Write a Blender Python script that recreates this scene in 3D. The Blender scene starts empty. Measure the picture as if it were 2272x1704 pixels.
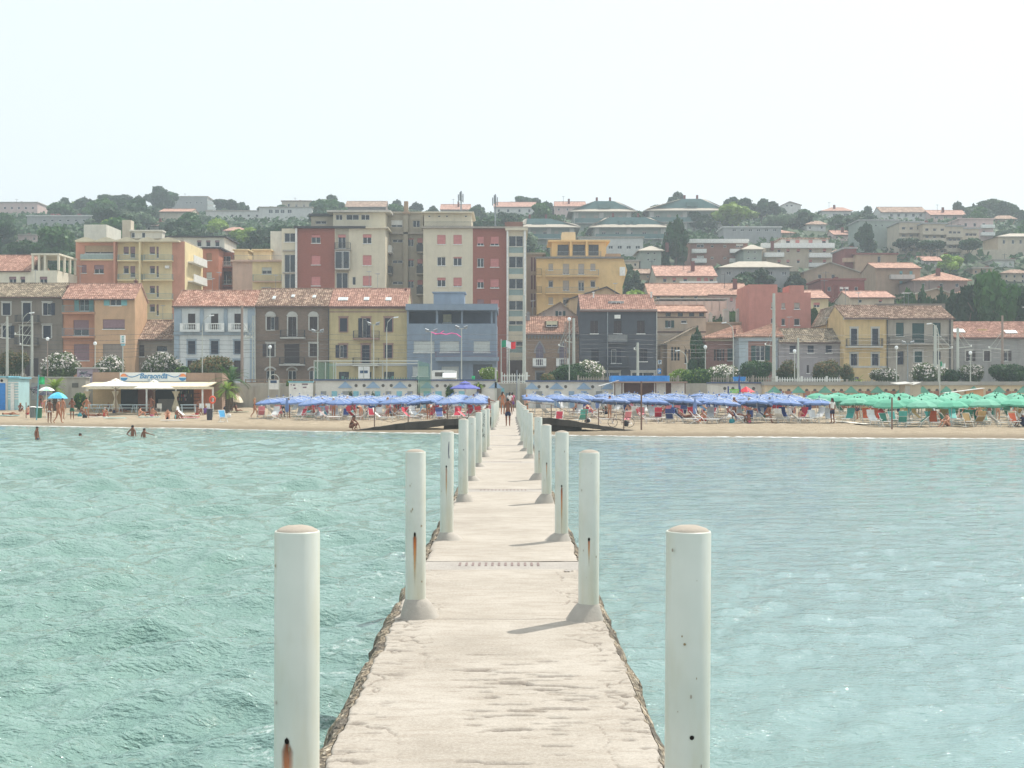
import bpy, bmesh, math, random
import numpy as np
from mathutils import Vector, Matrix
SC = bpy.context.scene
COL = SC.collection
R = math.radians
rnd = random.Random(7)

# ------------------------------------------------------------------ camera, light, exposure
F, CX, HY, EYE = 3000.0, 1136.0, 869.0, 2.45      # survey constants of the photograph (2272 px wide)
cam_d = bpy.data.cameras.new('camera'); cam = bpy.data.objects.new('camera', cam_d); COL.objects.link(cam)
cam.location = (0, 0, EYE); cam.rotation_euler = (R(90), 0, 0)
cam_d.lens = F / 2272 * 36; cam_d.sensor_width = 36; cam_d.shift_y = (HY - 852) / 2272
cam_d.clip_start = 0.1; cam_d.clip_end = 3000
SC.camera = cam
SUN_EL, SUN_AZ = R(59), R(46)                      # azimuth measured from +Y towards +X
w = bpy.data.worlds.new('World'); SC.world = w; w.use_nodes = True
nt = w.node_tree; bg = nt.nodes['Background']
sky = nt.nodes.new('ShaderNodeTexSky'); sky.sky_type = 'NISHITA'; sky.sun_disc = False
sky.sun_elevation = SUN_EL; sky.sun_rotation = SUN_AZ
sky.air_density = 1.0; sky.dust_density = 6.0; sky.ozone_density = 1.0; sky.altitude = 0
hzs = nt.nodes.new('ShaderNodeMix'); hzs.data_type = 'RGBA'; hzs.inputs[0].default_value = .72      # thin milky summer haze over the blue
nt.links.new(sky.outputs[0], hzs.inputs[6]); hzs.inputs[7].default_value = (7.8, 8.5, 8.65, 1)
nt.links.new(hzs.outputs[2], bg.inputs[0]); bg.inputs[1].default_value = 0.12
sl = bpy.data.lights.new('sun', 'SUN'); sl.energy = 3.9; sl.angle = R(0.53); sl.color = (1, .95, .87)
so = bpy.data.objects.new('sun', sl); COL.objects.link(so)
so.rotation_euler = Vector((math.sin(SUN_AZ)*math.cos(SUN_EL), math.cos(SUN_AZ)*math.cos(SUN_EL), math.sin(SUN_EL))).to_track_quat('Z', 'Y').to_euler()
so.location = (60, 60, 120)
SC.view_settings.view_transform = 'Standard'; SC.view_settings.look = 'None'
SC.view_settings.gamma = 1; SC.view_settings.exposure = 0.24; SC.view_settings.use_curve_mapping = False
SC.render.engine = 'CYCLES'
SC.cycles.use_denoising = True
SC.cycles.max_bounces = 6; SC.cycles.diffuse_bounces = 3; SC.cycles.glossy_bounces = 3
SC.cycles.transparent_max_bounces = 10; SC.cycles.volume_bounces = 1; SC.cycles.transmission_bounces = 3

# ------------------------------------------------------------------ geometry helpers
def X(px, d): return (px - CX) * d / F
def Z(py, d): return EYE - (py - HY) * d / F
def P(px, py, d): return Vector((X(px, d), d, Z(py, d)))

ORG = {}
def tag(o, label=None, cat=None, group=None, kind=None):
    if label: o['label'] = label
    if cat: o['category'] = cat
    if group: o['group'] = group
    if kind: o['kind'] = kind
    return o
def thing(name, label, cat, loc=(0, 0, 0), group=None, rz=0):
    o = bpy.data.objects.new(name, None); COL.objects.link(o)
    o.location = loc; o.rotation_euler = (0, 0, rz); o.empty_display_size = .2
    ORG[o.name] = Vector(loc)
    return tag(o, label, cat, group)
def link(name, me, parent=None, loc=(0, 0, 0), rot=(0, 0, 0)):
    o = bpy.data.objects.new(name, me); COL.objects.link(o)
    o.location = loc; o.rotation_euler = rot
    if parent: o.parent = parent
    return o
KIDS = {}
def copy_tree(o, kids, parent=None):
    c = o.copy(); COL.objects.link(c)
    if parent: c.parent = parent
    for ch in kids.get(o.name, ()): copy_tree(ch, kids, c)
    return c
def kids_of(root):
    m = {}
    def rec(o):
        m[o.name] = list(o.children)
        for c in o.children: rec(c)
    rec(root); return m

class MB:
    def __init__(s): s.v = []; s.f = []; s.mi = []; s.cur = 0
    def face(s, *pts):
        n = len(s.v); s.v += [tuple(p) for p in pts]; s.f.append(tuple(range(n, n+len(pts)))); s.mi.append(s.cur); return s
    def box(s, x0, x1, y0, y1, z0, z1):
        n = len(s.v)
        s.v += [(x0,y0,z0),(x1,y0,z0),(x1,y1,z0),(x0,y1,z0),(x0,y0,z1),(x1,y0,z1),(x1,y1,z1),(x0,y1,z1)]
        for q in ((0,3,2,1),(4,5,6,7),(0,1,5,4),(1,2,6,5),(2,3,7,6),(3,0,4,7)):
            s.f.append(tuple(n+i for i in q)); s.mi.append(s.cur)
        return s
    def obox(s, c, ax, ay, az):      # oriented box: centre and three half-axes
        n = len(s.v); c, ax, ay, az = map(Vector, (c, ax, ay, az))
        for a, b, e in ((-1,-1,-1),(1,-1,-1),(1,1,-1),(-1,1,-1),(-1,-1,1),(1,-1,1),(1,1,1),(-1,1,1)):
            s.v.append(tuple(c+ax*a+ay*b+az*e))
        for q in ((0,3,2,1),(4,5,6,7),(0,1,5,4),(1,2,6,5),(2,3,7,6),(3,0,4,7)):
            s.f.append(tuple(n+i for i in q)); s.mi.append(s.cur)
        return s
    def tube(s, pts, r, n=6, cap=True):
        pts = [Vector(p) for p in pts]; rs = r if isinstance(r, (list, tuple)) else [r]*len(pts)
        base = len(s.v); up = Vector((0, 0, 1))
        for i, p in enumerate(pts):
            t = (pts[min(i+1, len(pts)-1)] - pts[max(i-1, 0)])
            t = t.normalized() if t.length > 1e-9 else up
            a = t.cross(up)
            if a.length < .05: a = t.cross(Vector((1, 0, 0)))
            a.normalize(); b = t.cross(a)
            for k in range(n):
                th = 2*math.pi*k/n; s.v.append(tuple(p + (a*math.cos(th)+b*math.sin(th))*rs[i]))
        for i in range(len(pts)-1):
            for k in range(n):
                s.f.append((base+i*n+k, base+i*n+(k+1)%n, base+(i+1)*n+(k+1)%n, base+(i+1)*n+k)); s.mi.append(s.cur)
        if cap:
            s.f.append(tuple(base+k for k in range(n))[::-1]); s.mi.append(s.cur)
            m = base+(len(pts)-1)*n; s.f.append(tuple(m+k for k in range(n))); s.mi.append(s.cur)
        return s
    def prism(s, poly, y0, y1):      # polygon in x,z extruded along y
        n = len(poly); b = len(s.v)
        s.v += [(x, y0, z) for x, z in poly] + [(x, y1, z) for x, z in poly]
        s.f.append(tuple(range(b, b+n))); s.f.append(tuple(range(b+2*n-1, b+n-1, -1))); s.mi += [s.cur]*2
        for i in range(n):
            j = (i+1) % n; s.f.append((b+i, b+n+i, b+n+j, b+j)); s.mi.append(s.cur)
        return s
    def lathe(s, prof, n=16, c=(0, 0, 0), sx=1, sy=1):
        b = len(s.v)
        for r, z in prof:
            for k in range(n):
                a = 2*math.pi*k/n; s.v.append((c[0]+r*math.cos(a)*sx, c[1]+r*math.sin(a)*sy, c[2]+z))
        for i in range(len(prof)-1):
            for k in range(n):
                s.f.append((b+i*n+k, b+i*n+(k+1)%n, b+(i+1)*n+(k+1)%n, b+(i+1)*n+k)); s.mi.append(s.cur)
        return s
    def mesh(s, name, mats, org=(0, 0, 0), smooth=False):
        me = bpy.data.meshes.new(name); ox, oy, oz = org
        me.from_pydata([(x-ox, y-oy, z-oz) for x, y, z in s.v], [], s.f)
        mats = mats if isinstance(mats, (list, tuple)) else [mats]
        for m in mats: me.materials.append(m)
        if len(mats) > 1: me.polygons.foreach_set('material_index', s.mi)
        if smooth: me.polygons.foreach_set('use_smooth', [True]*len(me.polygons))
        me.update(); return me
    def build(s, name, mats, parent=None, smooth=False, label=None, cat=None, group=None, kind=None):
        if parent is not None and parent.name in ORG: org = ORG[parent.name]; loc = (0, 0, 0)
        elif parent is not None: org = (0, 0, 0); loc = (0, 0, 0)
        else:
            a = np.array(s.v); org = ((a[:,0].min()+a[:,0].max())/2, (a[:,1].min()+a[:,1].max())/2, a[:,2].min()); loc = org
        o = link(name, s.mesh(name, mats, org, smooth), parent, loc)
        ORG[o.name] = Vector(org)
        return tag(o, label, cat, group, kind)

# value noise for displacement
_T = np.random.RandomState(3).rand(256, 256)
def vnoise(x, y):
    xi = np.floor(x).astype(int); yi = np.floor(y).astype(int); fx = x-xi; fy = y-yi
    fx = fx*fx*(3-2*fx); fy = fy*fy*(3-2*fy)
    g = lambda a, b: _T[a % 256, b % 256]
    return (g(xi,yi)*(1-fx)+g(xi+1,yi)*fx)*(1-fy)+(g(xi,yi+1)*(1-fx)+g(xi+1,yi+1)*fx)*fy
def fbm(x, y, o=4):
    s = 0; a = .5
    for i in range(o): s = s+a*vnoise(x*2**i+17*i, y*2**i+31*i); a *= .5
    return s
def grid_mesh(name, xs, ys, zs, mats, smooth=True):      # xs,ys,zs 2-D arrays
    r, c = xs.shape; v = np.stack([xs, ys, zs], -1).reshape(-1, 3)
    i = np.arange(r*c).reshape(r, c)
    q = np.stack([i[:-1,:-1], i[:-1,1:], i[1:,1:], i[1:,:-1]], -1).reshape(-1, 4)
    me = bpy.data.meshes.new(name)
    me.vertices.add(len(v)); me.vertices.foreach_set('co', v.astype(np.float32).ravel())
    me.loops.add(q.size); me.loops.foreach_set('vertex_index', q.astype(np.int32).ravel())
    me.polygons.add(len(q)); me.polygons.foreach_set('loop_start', np.arange(0, q.size, 4, dtype=np.int32))
    me.polygons.foreach_set('loop_total', np.full(len(q), 4, dtype=np.int32))
    me.update(calc_edges=True); me.validate()
    if smooth: me.polygons.foreach_set('use_smooth', np.ones(len(me.polygons), bool))
    for m in (mats if isinstance(mats, (list, tuple)) else [mats]): me.materials.append(m)
    return me

# ------------------------------------------------------------------ materials
def c(r, g, b):
    f = lambda u: (u/255/12.92) if u/255 <= .04045 else ((u/255+.055)/1.055)**2.4
    return (f(r), f(g), f(b), 1)
MC = {}
class N:
    def __init__(s, key):
        s.m = bpy.data.materials.new(key); s.m.use_nodes = True; s.t = s.m.node_tree
        s.p = s.t.nodes['Principled BSDF']; s.out = s.t.nodes['Material Output']
        s.tc = s.t.nodes.new('ShaderNodeTexCoord')
    def n(s, ty, **kw):
        x = s.t.nodes.new('ShaderNode'+ty)
        for k, v in kw.items(): setattr(x, k, v)
        return x
    def l(s, a, b): s.t.links.new(a, b)
    def noise(s, scale, detail=4, vec=None, stretch=None, rough=.55, coord='Object'):
        x = s.n('TexNoise'); x.inputs['Scale'].default_value = scale; x.inputs['Detail'].default_value = detail; x.inputs['Roughness'].default_value = rough
        src = vec or s.tc.outputs[coord]
        if stretch:
            mp = s.n('Mapping'); mp.inputs['Scale'].default_value = stretch; s.l(src, mp.inputs[0]); src = mp.outputs[0]
        s.l(src, x.inputs['Vector']); return x.outputs['Fac']
    def ramp(s, fac, stops):
        x = s.n('ValToRGB'); e = x.color_ramp.elements
        while len(e) < len(stops): e.new(.5)
        for el, (p, col) in zip(e, stops): el.position = p; el.color = col
        s.l(fac, x.inputs[0]); return x.outputs[0]
    def mix(s, fac, a, b, mode='MIX'):
        x = s.n('Mix', data_type='RGBA', blend_type=mode)
        if isinstance(fac, (int, float)): x.inputs[0].default_value = fac
        else: s.l(fac, x.inputs[0])
        for k, u in ((6, a), (7, b)):
            if isinstance(u, tuple): x.inputs[k].default_value = u
            else: s.l(u, x.inputs[k])
        return x.outputs[2]
    def bump(s, fac, strength=.3, dist=.02, prev=None):
        b = s.n('Bump'); b.inputs['Strength'].default_value = strength; b.inputs['Distance'].default_value = dist
        s.l(fac, b.inputs['Height'])
        if prev: s.l(prev, b.inputs['Normal'])
        s.l(b.outputs[0], s.p.inputs['Normal']); return b.outputs[0]
def dsat(col, k=.76):      # sun-bleached, dusty version of a paint colour
    if col is None: return None
    g = .3*col[0]+.59*col[1]+.11*col[2]; return (g+(col[0]-g)*k, g+(col[1]-g)*k, g+(col[2]-g)*k, 1)
def sc(col, k): return (min(col[0]*k, 1), min(col[1]*k, 1), min(col[2]*k, 1), 1)
def plain(key, col, rough=.6, var=.12, metal=0, spec=.4, scale=3.0, bump=0.0):
    if key in MC: return MC[key]
    n = N(key); f = n.noise(scale, 3)
    n.l(n.ramp(f, [(.3, sc(col, 1-var)), (.7, sc(col, 1+var))]), n.p.inputs['Base Color'])
    n.p.inputs['Roughness'].default_value = rough; n.p.inputs['Metallic'].default_value = metal
    n.p.inputs['Specular IOR Level'].default_value = spec
    if bump: n.bump(n.noise(scale*12, 3), bump, .01)
    MC[key] = n.m; return n.m
def stucco(key, col, stain=.35, stain_col=None, var=.1):
    if key in MC: return MC[key]
    col = dsat(col); n = N(key); sc2 = stain_col or c(95, 85, 72)
    f = n.noise(.9, 5); base = n.ramp(f, [(.3, sc(col, 1-var)), (.7, sc(col, 1+var))])
    st = n.noise(1.6, 5, stretch=(1, 1, .18)); k = n.ramp(st, [(.48, (0,0,0,1)), (.78, (stain, stain, stain, 1))])
    b2 = n.mix(k, base, sc2)
    fine = n.noise(9, 4, rough=.7); b3 = n.mix(.16, b2, n.ramp(fine, [(.35, sc(col, .6)), (.65, sc(col, 1.25))]))
    n.l(b3, n.p.inputs['Base Color']); n.p.inputs['Roughness'].default_value = .9; n.p.inputs['Specular IOR Level'].default_value = .15
    n.bump(fine, .4, .02); MC[key] = n.m; return n.m
def brickmat(key, c1, c2, mortar, stain=.4):
    if key in MC: return MC[key]
    c1, c2 = dsat(c1), dsat(c2); n = N(key); sep = n.n('SeparateXYZ'); n.l(n.tc.outputs['Object'], sep.inputs[0])
    add = n.n('Math', operation='ADD'); n.l(sep.outputs[0], add.inputs[0]); n.l(sep.outputs[1], add.inputs[1])
    cb = n.n('CombineXYZ'); n.l(add.outputs[0], cb.inputs[0]); n.l(sep.outputs[2], cb.inputs[1])
    b = n.n('TexBrick'); b.inputs['Scale'].default_value = 1; b.inputs['Brick Width'].default_value = .3; b.inputs['Row Height'].default_value = .09
    b.inputs['Mortar Size'].default_value = .012; b.inputs['Color1'].default_value = c1; b.inputs['Color2'].default_value = c2; b.inputs['Mortar'].default_value = mortar
    n.l(cb.outputs[0], b.inputs['Vector'])
    f = n.noise(.7, 6, rough=.65); g = n.mix(n.ramp(f, [(.42, (0,0,0,1)), (.75, (stain,)*3+(1,))]), b.outputs['Color'], c(110, 100, 88))
    f2 = n.noise(6, 4, rough=.75); g = n.mix(.3, g, n.ramp(f2, [(.3, sc(c1, .55)), (.7, sc(c2, 1.35))]))
    n.l(g, n.p.inputs['Base Color']); n.p.inputs['Roughness'].default_value = .92; n.p.inputs['Specular IOR Level'].default_value = .1
    n.bump(b.outputs['Fac'], .5, -.01); MC[key] = n.m; return n.m
def tiles(key, col, col2, dirt=.4, dirt_col=None):
    if key in MC: return MC[key]
    col, col2 = dsat(col, .68), dsat(col2, .68); n = N(key)
    v = n.n('TexVoronoi'); mp = n.n('Mapping'); mp.inputs['Scale'].default_value = (3.6, 2.6, 3.6); n.l(n.tc.outputs['Object'], mp.inputs[0])
    n.l(mp.outputs[0], v.inputs['Vector']); v.inputs['Scale'].default_value = 1
    bw = n.n('SeparateColor'); n.l(v.outputs['Color'], bw.inputs[0])
    base = n.ramp(bw.outputs[0], [(0, sc(col, .75)), (.45, col), (.8, col2), (1, sc(col2, 1.25))])
    f = n.noise(.8, 6, rough=.7); b2 = n.mix(n.ramp(f, [(.45, (0,0,0,1)), (.75, (dirt,)*3+(1,))]), base, dirt_col or c(90, 78, 62))
    n.l(b2, n.p.inputs['Base Color']); n.p.inputs['Roughness'].default_value = .9; n.p.inputs['Specular IOR Level'].default_value = .15
    n.bump(n.noise(14, 3), .5, .02); MC[key] = n.m; return n.m
def leafm(key, c1, c2, c3=None, tr=.25):
    if key in MC: return MC[key]
    n = N(key); oi = n.n('ObjectInfo'); f = n.noise(.8, 3)
    col = n.ramp(f, [(.25, c1), (.5, c2), (.8, c3 or sc(c2, 1.5))])
    hs = n.n('HueSaturation'); mr = n.n('MapRange'); mr.inputs[3].default_value = .7; mr.inputs[4].default_value = 1.35
    n.l(oi.outputs['Random'], mr.inputs[0]); n.l(mr.outputs[0], hs.inputs['Value']); n.l(col, hs.inputs['Color'])
    n.l(hs.outputs[0], n.p.inputs['Base Color']); n.p.inputs['Roughness'].default_value = .6; n.p.inputs['Specular IOR Level'].default_value = .25
    t = n.n('BsdfTranslucent'); n.l(hs.outputs[0], t.inputs[0]); ms = n.n('MixShader'); ms.inputs[0].default_value = tr
    n.l(n.p.outputs[0], ms.inputs[1]); n.l(t.outputs[0], ms.inputs[2]); n.l(ms.outputs[0], n.out.inputs[0])
    MC[key] = n.m; return n.m
GLASS = None
def glassm():
    if 'window_glass' in MC: return MC['window_glass']
    n = N('window_glass'); f = n.noise(.35, 2)
    n.l(n.ramp(f, [(.35, c(20, 25, 32)), (.7, c(52, 64, 76))]), n.p.inputs['Base Color'])
    n.p.inputs['Roughness'].default_value = .12; n.p.inputs['Specular IOR Level'].default_value = .6
    MC['window_glass'] = n.m; return n.m
# ------------------------------------------------------------------ people
SKINM = {'tan': plain('skin_tan', c(176, 118, 88), .55, .06), 'dark': plain('skin_brown', c(132, 84, 62), .55, .06), 'pale': plain('skin_pale', c(204, 150, 122), .55, .06)}
HAIR = {'brown': plain('hair_brown', c(50, 38, 32), .6), 'black': plain('hair_black', c(28, 25, 26), .6), 'grey': plain('hair_grey', c(160, 156, 150), .6), 'blond': plain('hair_blond', c(170, 134, 90), .6), 'cap': plain('cap_white', c(232, 232, 230), .6)}
CL = {'navy': c(40, 46, 76), 'white': c(226, 226, 222), 'red': c(190, 48, 52), 'green': c(40, 104, 84), 'cyan': c(130, 206, 210), 'black': c(34, 34, 38), 'orange': c(224, 124, 64), 'pink': c(222, 120, 150), 'teal': c(50, 140, 150), 'purple': c(110, 70, 140), 'yellow': c(226, 206, 80)}
def clm(k): return plain('swimwear_'+k, CL[k], .7, .08)
def skel(pose):
    J = dict(pel=(0, 0, .93), sp=(0, .01, 1.08), ch=(0, 0, 1.27), nk=(0, .01, 1.45), hd=(0, -.02, 1.55), ht=(0, -.02, 1.635))
    for s, n_ in ((-1, 'l'), (1, 'r')):
        J.update({'sh'+n_: (s*.165, .01, 1.39), 'el'+n_: (s*.235, .03, 1.12), 'wr'+n_: (s*.25, -.05, .89), 'ha'+n_: (s*.25, -.08, .80), 'hp'+n_: (s*.09, 0, .88), 'kn'+n_: (s*.10, -.02, .49), 'an'+n_: (s*.10, .03, .08), 'to'+n_: (s*.12, -.13, .025)})
    def mv(names, d): 
        for q in names: J[q] = tuple(a+b for a, b in zip(J[q], d))
    up = ['pel', 'sp', 'ch', 'nk', 'hd', 'ht', 'shl', 'shr', 'ell', 'elr', 'wrl', 'wrr', 'hal', 'har', 'hpl', 'hpr']
    if pose == 'hips':
        J['elr'] = (.36, .08, 1.14); J['wrr'] = (.20, -.04, 1.02); J['har'] = (.14, -.08, .98); J['anl'] = (-.16, .03, .08); J['tol'] = (-.19, -.12, .025); J['knl'] = (-.13, -.03, .49)
    if pose == 'walk':
        J['knl'] = (-.09, -.16, .52); J['anl'] = (-.09, -.22, .10); J['tol'] = (-.09, -.38, .05); J['knr'] = (.09, .06, .48); J['anr'] = (.09, .32, .14); J['tor'] = (.10, .20, .03); J['wrl'] = (-.24, .14, .90); J['hal'] = (-.24, .16, .81); J['wrr'] = (.24, -.22, .96); J['har'] = (.24, -.29, .90)
    if pose == 'phone':
        J['elr'] = (.25, -.08, 1.14); J['wrr'] = (.12, -.28, 1.24); J['har'] = (.07, -.33, 1.28); J['ell'] = (-.25, -.06, 1.14); J['wrl'] = (-.10, -.28, 1.22); J['hal'] = (-.05, -.33, 1.26); J['hd'] = (0, -.06, 1.54); J['ht'] = (0, -.07, 1.62)
    if pose == 'point':
        J['ell'] = (-.42, -.05, 1.33); J['wrl'] = (-.66, -.10, 1.27); J['hal'] = (-.75, -.12, 1.25)
    if pose == 'kneesup':      # sitting on the sand, knees drawn up
        J.update(pel=(0, .10, .12), sp=(0, .12, .28), ch=(0, .04, .47), nk=(0, -.02, .63), hd=(0, -.06, .73), ht=(0, -.06, .815))
        for s, n_ in ((-1, 'l'), (1, 'r')): J.update({'sh'+n_: (s*.165, 0, .58), 'el'+n_: (s*.24, -.2, .44), 'wr'+n_: (s*.16, -.40, .40), 'ha'+n_: (s*.08, -.45, .38), 'hp'+n_: (s*.09, .08, .12), 'kn'+n_: (s*.14, -.32, .44), 'an'+n_: (s*.13, -.52, .07), 'to'+n_: (s*.14, -.68, .03)})
    if pose == 'leanback':
        J.update(pel=(0, 0, .11), sp=(0, .10, .25), ch=(0, .20, .43), nk=(0, .25, .59), hd=(0, .24, .69), ht=(0, .23, .775))
        for s, n_ in ((-1, 'l'), (1, 'r')): J.update({'sh'+n_: (s*.165, .23, .54), 'el'+n_: (s*.24, .40, .30), 'wr'+n_: (s*.27, .48, .06), 'ha'+n_: (s*.28, .54, .03), 'hp'+n_: (s*.09, -.02, .11), 'kn'+n_: (s*.12, -.42, .22), 'an'+n_: (s*.12, -.82, .07), 'to'+n_: (s*.14, -.90, .17)})
    if pose == 'lie':
        J.update(pel=(0, 0, .11), sp=(0, .16, .11), ch=(0, .34, .12), nk=(0, .52, .11), hd=(0, .63, .12), ht=(0, .71, .12))
        for s, n_ in ((-1, 'l'), (1, 'r')): J.update({'sh'+n_: (s*.165, .46, .11), 'el'+n_: (s*.27, .24, .07), 'wr'+n_: (s*.29, -.0, .06), 'ha'+n_: (s*.29, -.09, .05), 'hp'+n_: (s*.09, -.05, .10), 'kn'+n_: (s*.11, -.42, .26 if n_ == 'l' else .1), 'an'+n_: (s*.11, -.72 if n_ == 'l' else -.84, .07), 'to'+n_: (s*.13, -.90, .12 if n_ == 'r' else .03)})
    if pose == 'chair':      # sitting on a lounger edge, leaning forward
        J.update(pel=(0, .05, .46), sp=(0, .03, .62), ch=(0, -.09, .79), nk=(0, -.18, .94), hd=(0, -.24, 1.03), ht=(0, -.26, 1.11))
        for s, n_ in ((-1, 'l'), (1, 'r')): J.update({'sh'+n_: (s*.165, -.14, .89), 'el'+n_: (s*.24, -.24, .64), 'wr'+n_: (s*.15, -.44, .56), 'ha'+n_: (s*.11, -.52, .54), 'hp'+n_: (s*.09, .02, .45), 'kn'+n_: (s*.14, -.42, .50), 'an'+n_: (s*.14, -.44, .08), 'to'+n_: (s*.16, -.60, .03)})
    if pose == 'recline':
        J.update(pel=(0, .05, .46), sp=(0, .18, .56), ch=(0, .34, .70), nk=(0, .48, .83), hd=(0, .54, .92), ht=(0, .57, 1.0))
        for s, n_ in ((-1, 'l'), (1, 'r')): J.update({'sh'+n_: (s*.165, .44, .79), 'el'+n_: (s*.28, .30, .58), 'wr'+n_: (s*.26, .06, .50), 'ha'+n_: (s*.25, -.03, .48), 'hp'+n_: (s*.09, .02, .45), 'kn'+n_: (s*.12, -.38, .58 if n_ == 'l' else .46), 'an'+n_: (s*.12, -.72 if n_ == 'l' else -.82, .42), 'to'+n_: (s*.14, -.86, .46)})
    if pose == 'squat':
        J.update(pel=(0, .18, .22), sp=(0, .17, .38), ch=(0, .05, .55), nk=(0, -.04, .70), hd=(0, -.09, .80), ht=(0, -.10, .88))
        for s, n_ in ((-1, 'l'), (1, 'r')): J.update({'sh'+n_: (s*.165, -.01, .65), 'el'+n_: (s*.26, -.22, .46), 'wr'+n_: (s*.22, -.34, .24), 'ha'+n_: (s*.20, -.38, .15), 'hp'+n_: (s*.09, .15, .22), 'kn'+n_: (s*.20, -.26, .46), 'an'+n_: (s*.15, -.02, .08), 'to'+n_: (s*.18, -.2, .025)})
    if pose == 'bend':
        J.update(sp=(0, -.10, 1.05), ch=(0, -.28, 1.10), nk=(0, -.45, 1.08), hd=(0, -.55, 1.05), ht=(0, -.63, 1.03))
        for s, n_ in ((-1, 'l'), (1, 'r')): J.update({'sh'+n_: (s*.165, -.40, 1.08), 'el'+n_: (s*.22, -.44, .82), 'wr'+n_: (s*.20, -.50, .58), 'ha'+n_: (s*.20, -.52, .49)})
    return J
EDG = [('pel', 'sp'), ('sp', 'ch'), ('ch', 'nk'), ('nk', 'hd'), ('hd', 'ht')]+[(a+n_, b+n_) for n_ in 'lr' for a, b in (('sh', 'el'), ('el', 'wr'), ('wr', 'ha'), ('hp', 'kn'), ('kn', 'an'), ('an', 'to'))]+[('nk', 'shl'), ('nk', 'shr'), ('pel', 'hpl'), ('pel', 'hpr')]
RAD = dict(pel=(.135, .10), sp=(.115, .085), ch=(.145, .10), nk=(.056, .056), hd=(.078, .088), ht=(.066, .075), sh=(.058, .058), el=(.038, .038), wr=(.026, .026), ha=(.03, .022), hp=(.095, .095), kn=(.055, .055), an=(.036, .036), to=(.03, .022))
def skin(verts, edges, radii, name, mat_):
    me = bpy.data.meshes.new(name); me.from_pydata(verts, edges, []); ob = bpy.data.objects.new('t', me); COL.objects.link(ob)
    ob.modifiers.new('s', 'SKIN'); 
    for i, r_ in enumerate(radii): me.skin_vertices[0].data[i].radius = r_
    me.skin_vertices[0].data[0].use_root = True
    sb_ = ob.modifiers.new('d', 'SUBSURF'); sb_.levels = 1; sb_.render_levels = 1
    dg = bpy.context.evaluated_depsgraph_get(); m2 = bpy.data.meshes.new_from_object(ob.evaluated_get(dg)); bpy.data.objects.remove(ob)
    m2.name = name; m2.materials.clear(); m2.materials.append(mat_); m2.polygons.foreach_set('use_smooth', [True]*len(m2.polygons)); return m2
SK = {}
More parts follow.
